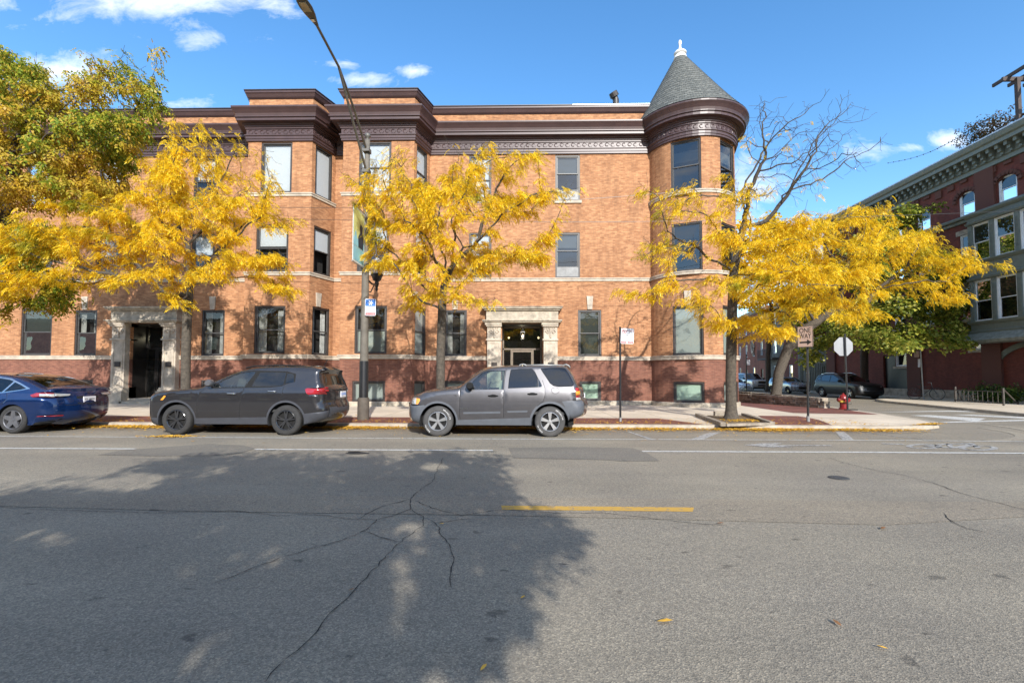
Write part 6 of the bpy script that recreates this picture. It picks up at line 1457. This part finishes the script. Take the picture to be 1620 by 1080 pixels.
def blobs(rng, bl, n_per, plate=.28, spread=1.0):
    """bl: (px, py, rx, ry, Y, depth spread, leafiness). returns attractors, cluster ids' leafiness"""
    A, Lf = [], []
    for (px, py, rx, ry, Y, dy, lf) in bl:
        k = max(3, int(n_per*rx*ry*(Y/13.3)**2/2000))
        for _ in range(k):
            while True:
                u = rng.uniform(-1, 1, 3)
                if (u**2).sum() < 1: break
            yy = Y+u[2]*dy; c = np.array(P(px+u[0]*rx, py+u[1]*ry, yy))
            s = rng.uniform(.22, .5)*spread; m = 7
            q = rng.normal(0, 1, (m, 3)); q *= np.array([s, s, s*plate])*.8
            A.append(c+q); Lf += [lf]*m
    return np.concatenate(A), np.array(Lf)
def pix(pos):
    L = (pos-np.array([0, 0, HC]))@np.array(CM.to_3x3()); return 810+F*L[:, 0]/-L[:, 2], 540-F*(L[:, 1]/-L[:, 2]-SH*1620/F)
def tree(name, label, trunk, bl, kind, mat, seed, per=6, nfr=6, fscale=1.0, rb=.14, bark='bark', step=.17, group=None, twig=True, flare=.5, thin=.016, jit=.09, plate=.28, spread=1.0, droop=(.1, .9), droptop=None, limbs=()):
    rng = np.random.default_rng(seed); A, Lf = blobs(rng, bl, per, plate, spread)
    t = thing(name, label, 'tree', tuple(trunk[0]), 0, group)
    nodes, par = colonise(trunk, A, step, 1.6, step*1.05, seed=seed, trop=(0, 0, .06))
    r, kids = radii(nodes, par, .0045, rbase=rb)
    NA = np.array(nodes)
    # fine twigs
    nodes2, par2 = list(nodes), list(par)
    if twig:
        for i in range(len(nodes)):
            if r[i] < .012 and i > 10 and rng.random() < .55:
                d = NA[i]-NA[par[i]]; d = d/(np.linalg.norm(d)+1e-9)+rng.normal(0, .7, 3); d /= np.linalg.norm(d); p = i; q = NA[i]
                for k in range(3): q = q+d*rng.uniform(.08, .16); d = d+rng.normal(0, .25, 3)+np.array([0, 0, .05]); d /= np.linalg.norm(d); nodes2.append(q); par2.append(p); p = len(nodes2)-1
    r2, kids2 = radii(nodes2, par2, .0042, rbase=rb)
    m = MB(); branch_mesh(m, nodes2, par2, r2, kids2, flare, trunk[0][2]); m.build('trunk', MT[bark], t, smooth=True, fixn=False)
    # leaves near thin nodes whose closest attractor cluster is leafy
    thinn = np.where(r < thin)[0]; T = NA[thinn]; lf = np.zeros(len(T)); 
    for s in range(0, len(T), 200):
        d = np.linalg.norm(T[s:s+200, None]-A[None], axis=2); j = d.argmin(1); lf[s:s+200] = Lf[j]*(d[np.arange(len(j)), j] < .7)
    cnt = rng.poisson(lf*nfr); idx = np.repeat(np.arange(len(T)), cnt)
    pos = T[idx]+rng.normal(0, jit, (len(idx), 3))*np.array([1, 1, .7])
    qx, qy = pix(pos); pos = pos[~((qx > 1256) & (qx < 1296) & (qy > 506) & (qy < 560) & (pos[:, 1] < 26))]; od = pos-NA.mean(0)   # pruned clear of the street sign
    crown_mesh('crown', pos, od, kind, mat, t, fscale, seed+1, droop)
    print(name, len(nodes), len(pos)); return t
# near row, in the paver strip
YT = 13.4
def tr(px, py, z=KZ): x, y = G(px, py, z); return (x, y, z-.03)
base = (P(697, 640, YT).x, YT, .1)
tree('honeylocust_tree', 'yellow honeylocust with forked trunk behind the grey compact SUV', [base, tuple(P(697, 560, YT)), tuple(P(699, 500, YT)), tuple(P(700, 470, YT))],
  [(608, 400, 40, 30, 13.2, 1.2, 1), (640, 360, 55, 32, 13.2, 1.6, 1), (600, 330, 30, 22, 13, 1, .9), (700, 330, 60, 50, 13.4, 1.8, .9), (770, 300, 55, 45, 13.4, 1.6, .9), (655, 300, 40, 28, 13.2, 1.4, .8), (825, 325, 45, 40, 13.2, 1.3, .9), (860, 385, 35, 22, 13, 1, 1), (800, 410, 60, 26, 13.2, 1.5, 1), (730, 390, 60, 34, 13.4, 1.7, 1), (680, 420, 40, 26, 13.2, 1.5, 1), (650, 470, 32, 22, 12.8, .9, 1), (700, 470, 40, 18, 13.2, 1.0, .9), (620, 250, 40, 24, 13.4, 1, .3), (800, 245, 45, 26, 13.4, 1, .55), (735, 248, 30, 22, 13.4, 1, .06), (870, 300, 26, 30, 13.2, 1, .15), (760, 470, 40, 12, 13, 1, .3), (590, 290, 26, 24, 13.2, .8, .7)],
  'locust', MT['leaf_yellow'], 11, per=10.5, nfr=12.5, fscale=.9, jit=.065, spread=.85, plate=.2, droop=(-.1, .75), rb=.125, group=None)
base = (P(294, 640, YT).x, YT, .1)
tree('honeylocust_tree', 'yellow honeylocust rising between the stone entrance and the charcoal crossover', [base, tuple(P(294, 560, YT)), tuple(P(296, 500, YT)), tuple(P(300, 450, YT))],
  [(60, 425, 70, 34, 12.6, 1.0, 1), (20, 380, 60, 26, 12.6, 1, 1), (-30, 440, 50, 34, 12.6, 1, 1), (70, 360, 60, 24, 12.6, 1, .9), (120, 390, 60, 28, 12.8, 1.4, 1), (190, 420, 70, 28, 13, 1.6, 1), (250, 400, 60, 34, 13.2, 1.7, 1), (310, 440, 55, 20, 13, 1.6, 1), (350, 400, 50, 30, 13.2, 1.5, 1), (420, 420, 45, 18, 13, 1.1, .9), (440, 460, 38, 14, 12.8, .9, .9), (230, 340, 60, 34, 13.3, 1.6, 1), (310, 330, 60, 36, 13.4, 1.7, .9), (380, 340, 50, 34, 13.2, 1.4, .85), (270, 270, 60, 34, 13.4, 1.5, .85), (350, 280, 50, 30, 13.4, 1.4, .6), (410, 300, 35, 30, 13.2, 1, .35), (310, 225, 60, 22, 13.4, 1.2, .25), (380, 230, 40, 26, 13.4, 1, .12), (160, 320, 50, 26, 13.2, 1.3, .9), (20, 460, 40, 22, 12.6, 1, 1), (290, 470, 22, 14, 13, .7, .9), (440, 350, 30, 20, 13.2, .8, .5), (100, 450, 40, 18, 12.8, 1, .9)],
  'locust', MT['leaf_yellow'], 23, per=10.5, nfr=13.5, fscale=.9, jit=.065, spread=.85, plate=.2, droop=(-.1, .75), rb=.125)
bx = tr(1157, 664)
tree('honeylocust_tree', 'thick trunked honeylocust with bare top in the timber edged pit', [bx, tuple(P(1156, 600, bx[1])), tuple(P(1158, 500, bx[1])), tuple(P(1161, 430, bx[1])), tuple(P(1178, 350, bx[1]))],
  [(1100, 330, 55, 30, 13.2, 1.2, .55), (1050, 330, 40, 24, 13, 1, .25), (1080, 400, 55, 34, 13, 1.2, .5), (1040, 450, 34, 22, 12.8, .9, .8), (1150, 300, 45, 30, 13.2, 1.2, .5), (1170, 370, 45, 34, 13.2, 1.4, .9), (1120, 460, 45, 26, 13, 1.3, .8), (1190, 440, 50, 40, 13, 1.5, 1), (1180, 510, 55, 28, 12.8, 1.4, 1), (1260, 370, 50, 36, 13.2, 1.4, 1), (1270, 450, 55, 40, 13, 1.5, 1), (1350, 420, 55, 32, 13.2, 1.4, 1), (1340, 480, 55, 18, 14, .8, 1), (1060, 290, 40, 24, 13.2, 1, .35),
   (1210, 290, 35, 30, 13.2, 1.2, .2), (1230, 230, 40, 36, 13.2, 1.2, .02), (1290, 240, 45, 32, 13.2, 1.2, 0), (1340, 200, 36, 30, 13.2, 1, 0), (1320, 170, 34, 18, 13.2, .8, 0), (1290, 210, 55, 45, 13.3, 1.2, 0), (1250, 260, 50, 45, 13.2, 1.2, .02), (1345, 250, 40, 30, 13.2, 1, 0), (1220, 175, 26, 24, 13.2, .8, 0), (1210, 190, 22, 24, 13.2, .8, 0), (1300, 300, 55, 20, 13.2, 1, .05), (1030, 400, 30, 16, 13, .8, .25), (1215, 530, 30, 14, 13.4, .6, 1), (1190, 240, 20, 40, 13.2, 1, .1)],
  'locust', MT['leaf_yellow'], 37, per=7.5, nfr=11.5, fscale=.9, jit=.065, spread=.85, plate=.2, droop=(-.1, .75), rb=.15, flare=.9)
# corner bed tree, leaning
e0 = (P(1226, 620, 24).x, 24.0, .2)
tree('honeylocust_tree', 'golden honeylocust with a leaning bare trunk in the stone walled corner bed', [e0, tuple(P(1232, 590, 24)), tuple(P(1247, 550, 24)), tuple(P(1275, 520, 23.8)), tuple(P(1320, 490, 23.5))],
  [(1270, 350, 55, 30, 23.5, 2.2, 1), (1330, 370, 60, 34, 23.5, 2.4, 1), (1400, 380, 60, 34, 23, 2.4, 1), (1460, 400, 55, 30, 23, 2.2, 1), (1490, 405, 38, 26, 22.6, 1.8, 1), (1350, 340, 50, 22, 23.5, 2, 1), (1230, 400, 45, 34, 23.5, 2.2, 1), (1290, 430, 60, 34, 23, 2.4, 1), (1370, 440, 60, 30, 22.6, 2.4, 1), (1440, 450, 50, 18, 22.6, 2, .9), (1490, 475, 30, 10, 22, 1.2, 1), (1250, 500, 60, 26, 23, 2.2, 1), (1340, 495, 50, 12, 22.6, 1.8, .9), (1190, 440, 30, 30, 23.5, 1.5, .8), (1535, 425, 22, 6, 22, .6, .7)],
  'locust', MT['leaf_yellow'], 41, per=3.4, nfr=11, fscale=1.2, droop=(-.1, .8), plate=.2, rb=.24, step=.26, thin=.02, jit=.15, spread=1.5, group=None)
f0 = (P(1367, 600, 33).x, 28.6, .1)
f0 = (P(1367, 600, 36).x, 36.0, .1)
tree('street_tree', 'dark trunked green tree in front of the deep red building, yellowing at its tips', [f0, tuple(P(1367, 560, 35.5)), tuple(P(1375, 520, 34))],
  [(1370, 400, 50, 40, 29, 2.4, 1), (1430, 380, 50, 30, 29, 2.4, 1), (1400, 470, 55, 40, 29, 2.6, 1), (1470, 500, 50, 36, 28, 2.6, 1), (1510, 500, 34, 24, 27.5, 1.8, 1), (1340, 530, 50, 26, 28.5, 2.4, 1), (1420, 540, 55, 22, 28, 2.4, 1), (1300, 560, 36, 18, 28.5, 1.8, .8), (1480, 540, 30, 20, 27.5, 1.6, .9), (1440, 350, 40, 20, 29, 2, .9), (1290, 500, 40, 24, 29, 2, .9), (1480, 440, 40, 30, 28.5, 2, 1)],
  'broad', MT['leaf_yg'], 51, per=2.2, nfr=8, fscale=1.5, rb=.26, bark='bark_dark', step=.32, thin=.025, jit=.22, spread=1.8, twig=False)
g0 = (P(1215, 600, 44).x, 44.0, .1)
tree('street_tree', 'far yellow tree standing over the parked cars down the side street', [g0, tuple(P(1215, 560, 44)), tuple(P(1220, 510, 44))],
  [(1200, 470, 45, 40, 43, 3, 1), (1250, 450, 50, 50, 43, 3, 1), (1180, 400, 40, 50, 44, 3, 1), (1230, 380, 50, 40, 44, 3, 1), (1290, 480, 40, 40, 42, 3, 1), (1200, 520, 36, 14, 42, 2, .8)],
  'broad', MT['leaf_yellow'], 57, per=1.1, nfr=9, fscale=2.0, rb=.22, bark='bark_dark', step=.45, thin=.03, jit=.3, spread=2.2, twig=False)
# big turning tree on the left, trunk outside the frame
l0 = (P(-60, 600, 14.6).x, 14.6, .1)
tree('ash_tree', 'large green and bronze tree filling the upper left, taller than the roof', [l0, tuple(P(-55, 500, 14.6)), tuple(P(-20, 400, 14.6)), tuple(P(10, 320, 14.6))],
  [(20, 120, 45, 34, 14.6, 1.2, .7), (60, 170, 50, 34, 14.6, 1.5, .9), (-30, 200, 70, 60, 14.6, 1.8, .9), (120, 130, 40, 24, 14.6, 1, .6), (150, 200, 50, 40, 14.6, 1.5, .9), (200, 130, 34, 24, 14.6, 1, .6), (220, 170, 38, 34, 14.6, 1.1, .8), (200, 230, 50, 34, 14.8, 1.4, .9), (80, 250, 60, 40, 14.6, 1.8, 1), (20, 300, 60, 44, 14.6, 1.8, 1), (130, 300, 55, 34, 14.8, 1.6, 1), (30, 390, 60, 40, 14.2, 1.6, 1), (-40, 420, 50, 50, 14.2, 1.6, 1), (180, 290, 40, 24, 14.9, 1.2, .9), (90, 460, 40, 22, 14.0, 1, .7), (20, 470, 50, 20, 14.0, 1, .6), (5, 80, 26, 20, 14.6, .8, .6), (170, 100, 22, 16, 14.6, .7, .5)],
  'ash', MT['leaf_turning'], 61, per=9, nfr=9, fscale=1.1, rb=.24, bark='bark_dark', plate=.5, jit=.12, thin=.016, droop=(.2, 1.1), spread=1.1)
# tree behind the photographer that throws the big shade on the road
def shade(name, label, x, y, blist, seed, per, gaps, edge):
    rng = np.random.default_rng(seed); t = thing(name, label, 'tree', (x, y, 0)); A = []
    for (cx, cy, cz, rx, ry, rz, k) in blist:
        for _ in range(k):
            while True:
                u = rng.uniform(-1, 1, 3)
                if (u**2).sum() < 1: break
            c = np.array([cx+u[0]*rx, cy+u[1]*ry, cz+u[2]*rz]); A.append(c+rng.normal(0, .13, (5, 3)))
    A = np.concatenate(A); nodes, par = colonise([(x, y, 0), (x, y, 2.3)], A, .26, 3, .28, seed=seed); r, kids = radii(nodes, par, .008, rbase=.25)
    m = MB(); branch_mesh(m, nodes, par, r, kids, .4); m.build('trunk', MT['bark_dark'], t, smooth=True, fixn=False); NA = np.array(nodes); th = np.where(r < .04)[0]
    pos = np.repeat(NA[th], per, 0); pos = pos+rng.normal(0, .14, pos.shape)
    gx = pos[:, 0]+sx*pos[:, 2]; gy = pos[:, 1]+sy*pos[:, 2]; C3 = np.array(CM.to_3x3()); L = np.stack([gx, gy, np.full(len(gx), -HC)], 1)@C3; ppx = 810+F*L[:, 0]/-L[:, 2]; ppy = 540-F*(L[:, 1]/-L[:, 2]-SH*1620/F); vis = (gy > .8)
    keep = np.ones(len(pos), bool)
    for hx, hy, hrx, hry in gaps:
        dp = HC*F/(hy-595); q_ = .065*F/dp; hrx += q_; hry += q_*1.6*HC/dp; keep &= ~(vis & (((ppx-hx)/hrx)**2+((ppy-hy)/hry)**2 < 1))
    keep &= ~(vis & (ppx > np.interp(ppy, edge[0], edge[1])-14+rng.normal(0, 5, len(pos)))); pos = pos[keep]
    crown_mesh('crown', pos, pos-NA.mean(0), 'broad', MT['leaf_green'], t, .85, seed, (0, 1)); print(name, len(nodes), len(pos))
K_ = 1/math.tan(SUN_EL); sx, sy = -math.sin(SUN_AZ)*K_, -math.cos(SUN_AZ)*K_
def sh(px, py, z, rx, ry, rz, k): z = z*.74; rz = rz*.7; x, y = G(px, py); return (x-sx*z, y-sy*z, z, rx, ry, rz, k)
shade('shade_tree', 'leafy green tree on the near side of the street behind the camera', sh(400, 880, 7, 1, 1, 1, 1)[0]-.3, sh(400, 880, 7, 1, 1, 1, 1)[1]-.4,
  [sh(300, 880, 7.0, 2.2, 1.0, .5, 90), sh(0, 900, 7.0, 2.0, 1.1, .5, 70), sh(-300, 880, 7.2, 2.2, 1.4, .6, 60), sh(480, 850, 7.0, 1.2, .8, .5, 50), sh(640, 860, 6.6, .8, .55, .4, 34), sh(150, 790, 7.4, 2.2, .8, .5, 60), sh(400, 770, 7.6, 1.7, .7, .5, 50),
   sh(560, 790, 7.2, 1.2, .6, .4, 36), sh(700, 770, 7.2, .7, .5, .35, 22), sh(740, 740, 7.4, .45, .6, .3, 14), sh(775, 775, 7.2, .25, .4, .25, 10), sh(560, 735, 7.8, 1.4, .5, .3, 24), sh(360, 735, 8.0, 1.6, .5, .3, 26), sh(700, 725, 7.8, .6, .5, .3, 12), sh(775, 845, 6.4, .32, .25, .2, 14), sh(825, 832, 6.2, .28, .2, .15, 8), sh(785, 890, 6.2, .25, .18, .15, 8),
   sh(705, 920, 6.2, .35, .25, .2, 16), sh(720, 975, 6.0, .15, .14, .12, 8), sh(620, 960, 6.2, .5, .3, .2, 20), sh(480, 980, 6.2, .6, .3, .2, 24), sh(300, 990, 6.2, .9, .3, .2, 30), sh(80, 1000, 6.2, 1.0, .35, .2, 30), sh(450, 1060, 6.0, .5, .18, .15, 16), sh(250, 1070, 6.0, .7, .2, .15, 18), sh(600, 1010, 6.0, .25, .12, .1, 8), sh(60, 1080, 6.0, .7, .2, .15, 18)], 71, 17, [(637, 912, 20, 30), (634, 980, 22, 18), (345, 1010, 26, 24), (432, 880, 20, 14), (75, 858, 50, 15), (180, 766, 80, 9), (330, 887, 45, 8), (618, 838, 30, 8), (656, 836, 22, 13), (662, 874, 14, 12), (120, 742, 70, 7), (690, 738, 26, 5), (240, 753, 40, 5), (470, 905, 12, 8), (560, 700, 30, 3)],
  [(700, 720, 745, 765, 785, 800, 815, 835, 850, 870, 885, 900, 915, 925, 945, 965, 985, 1000, 1030, 1050, 1065, 1100, 1400), (800, 820, 855, 868, 850, 870, 900, 948, 935, 905, 925, 932, 900, 862, 835, 862, 845, 800, 780, 700, 625, 610, 560)])

# rooftop shrub
rs = P(1566, 205, 28.5); t = thing('rooftop_shrub', 'scruffy bronze shrub on the roof edge beside the pergola', 'shrub', (rs.x, rs.y, 14.3)); rng = np.random.default_rng(3)
pos = np.array([rs.x, rs.y, rs.z+.1])+rng.normal(0, 1, (420, 3))*np.array([.55, .9, .32]); crown_mesh('foliage', pos, pos-pos.mean(0), 'broad', leafmat('bronze shrub leaf', [(0, (.04, .05, .02)), (1, (.16, .09, .04))]), t, .9, 5)
m = MB()
for k in range(12): m.tube([(rs.x+rng.normal(0, .2), rs.y+rng.normal(0, .3), 14.3), tuple(pos[k*20])], .02, 4)
m.build('stem', MT['bark_dark'], t)
# low plants against the far wall
for (px, py, Y, lab) in ((1598, 622, 24.5, 'taller dark green bush at the foot of the deep red wall near the railing'), (1560, 623, 26.5, 'smaller dark green bush at the foot of the deep red wall near the railing')):
    c = P(px, py, Y); t = thing('bush', lab, 'bush', (c.x, Y, KZ)); pos = np.array([c.x, Y, .55])+rng.normal(0, 1, (260, 3))*np.array([.3, .4, .2]); crown_mesh('foliage', pos, pos-pos.mean(0), 'broad', MT['leaf_green'], t, .9, 9)

# ------------------------------------------------------------------ fallen leaves
def litter(name, label, fn, n, mat, seed, scale=.6, zz=.012):
    rng = np.random.default_rng(seed); pos = np.array([fn(rng) for _ in range(n)]); t = thing(name, label, 'leaves', (0, 12, 0)); od = rng.normal(0, 1, (n, 3))
    V = np.array([(-.03, 0, 0), (0, -.012, .004), (.035, 0, .002), (0, .012, .006)])*1.0; a = rng.uniform(0, 6.28, n); s = rng.uniform(.6, 1.6, n)*scale; ti = rng.normal(0, .3, n)
    X = V[None, :, 0]*np.cos(a)[:, None]-V[None, :, 1]*np.sin(a)[:, None]; Y = V[None, :, 0]*np.sin(a)[:, None]+V[None, :, 1]*np.cos(a)[:, None]; Z = V[None, :, 2]+np.abs(V[None, :, 0]*ti[:, None])
    Q = np.stack([X, Y, Z], 2)*s[:, None, None]+pos[:, None, :]; m = MB(); m.v = [tuple(p) for p in Q.reshape(-1, 3)]; m.f = [(4*i, 4*i+1, 4*i+2, 4*i+3) for i in range(n)]; m.uv = [None]*n
    bpy.data.objects.remove(t); o = m.build(name, mat, fixn=False); o['kind'] = 'stuff'; o['label'] = label; o['category'] = 'leaves'; return o
MT['leaf_litter'] = leafmat('fallen yellow leaf', [(0, (.32, .15, .03)), (.4, (.52, .28, .03)), (1, (.72, .44, .06))], trans=.15)
def gut(rng):
    while True:
        x = rng.uniform(-13, 10.6); y = 12.68-abs(rng.normal(0, .26)); dens = .55+.45*math.sin(x*1.7)*math.sin(x*.6+1)
        if x > 9.4: y += -.0+.35*(x-9.4)*.2
        if rng.random() < dens: return (x, y, .012+rng.uniform(0, .03))
litter('fallen_leaves', 'drift of fallen yellow leaves along the gutter by the kerb', gut, 17000, MT['leaf_litter'], 1, 1.0)
litter('fallen_leaves', 'thin scatter of yellow leaves over the parking lane', lambda rng: (rng.uniform(-13, 9), 12.4-abs(rng.normal(0, 1.0)), .012), 260, MT['leaf_litter'], 2, .9)
litter('fallen_leaves', 'scattered yellow leaves on the paver strip and sidewalk', lambda rng: (rng.uniform(-13, 10), 12.9+abs(rng.normal(0, .8)), KZ+.01), 2200, MT['leaf_litter'], 3, .9)
litter('fallen_leaves', 'small yellow drift on the rounded kerb corner', lambda rng: (lambda t: (11.25+t, 12.93+.36*(t+.35)+abs(rng.normal(0, .09)), KZ+.012))(rng.normal(0, .22)), 700, MT['leaf_litter'], 4, 1.0)
litter('fallen_leaves', 'yellow leaves lying in the timber edged tree pit', lambda rng: (P(1178, 655, 13.9).x+rng.normal(0, .35), 13.9+rng.normal(0, .2), KZ+.03), 500, MT['leaf_litter'], 5, 1.0)
litter('fallen_leaves', 'small leaf pile beside the front wheel of the charcoal crossover', lambda rng: (G(278, 690)[0]+rng.normal(0, .3), G(278, 691)[1]+rng.normal(0, .1), .015), 350, MT['leaf_litter'], 6, 1.0)
def single(px, py, L, ang, mat, label):
    x, y = G(px, py); m = MB(); pts = [(-1, 0, 0), (-.4, -.28, .03), (.3, -.3, .05), (1, 0, .02), (.3, .3, .06), (-.4, .26, .02)]; ca, sa = math.cos(ang), math.sin(ang)
    m.add([(x+L/2*(a*ca-b*sa), y+L/2*(a*sa+b*ca), .014+L*c) for a, b, c in pts]+[(x, y, .018+L*.03)], [(i, (i+1) % 6, 6) for i in range(6)])
    tag(m.build('fallen_leaf', mat), label, 'leaf', 'single leaves lying on the road')
ly = plain('yellow fallen leaf', (.65, .36, .04), .6); lbn = plain('brown fallen leaf', (.22, .10, .035), .7)
for a in ((1052, 985, .10, .1, ly, 'largest yellow leaf lying on the sunlit road, right of the shade'), (1324, 988, .075, 1.6, lbn, 'curled brown leaf on the lower right of the road'), (1397, 837, .10, .6, lbn, 'brown leaf on the tan seam strip at right'), (827, 947, .05, .9, ly, 'small yellow leaf just inside the tree shade edge'), (765, 1059, .06, 1.1, ly, 'thin yellow leaf at the bottom of the road'), (1396, 1027, .05, 2.6, ly, 'slim yellow leaf at the lower right bottom'), (556, 935, .045, .8, lbn, 'pale dry leaf caught on the long crack'), (1140, 829, .08, .1, lbn, 'flat dry leaf near the end of the yellow dash'), (501-.0+198, 830, .05, .2, ly, 'tiny yellow leaf beside the branching cracks')): single(*a)
print('total tris', sum(len(o.data.polygons) for o in S.objects if o.type == 'MESH'))
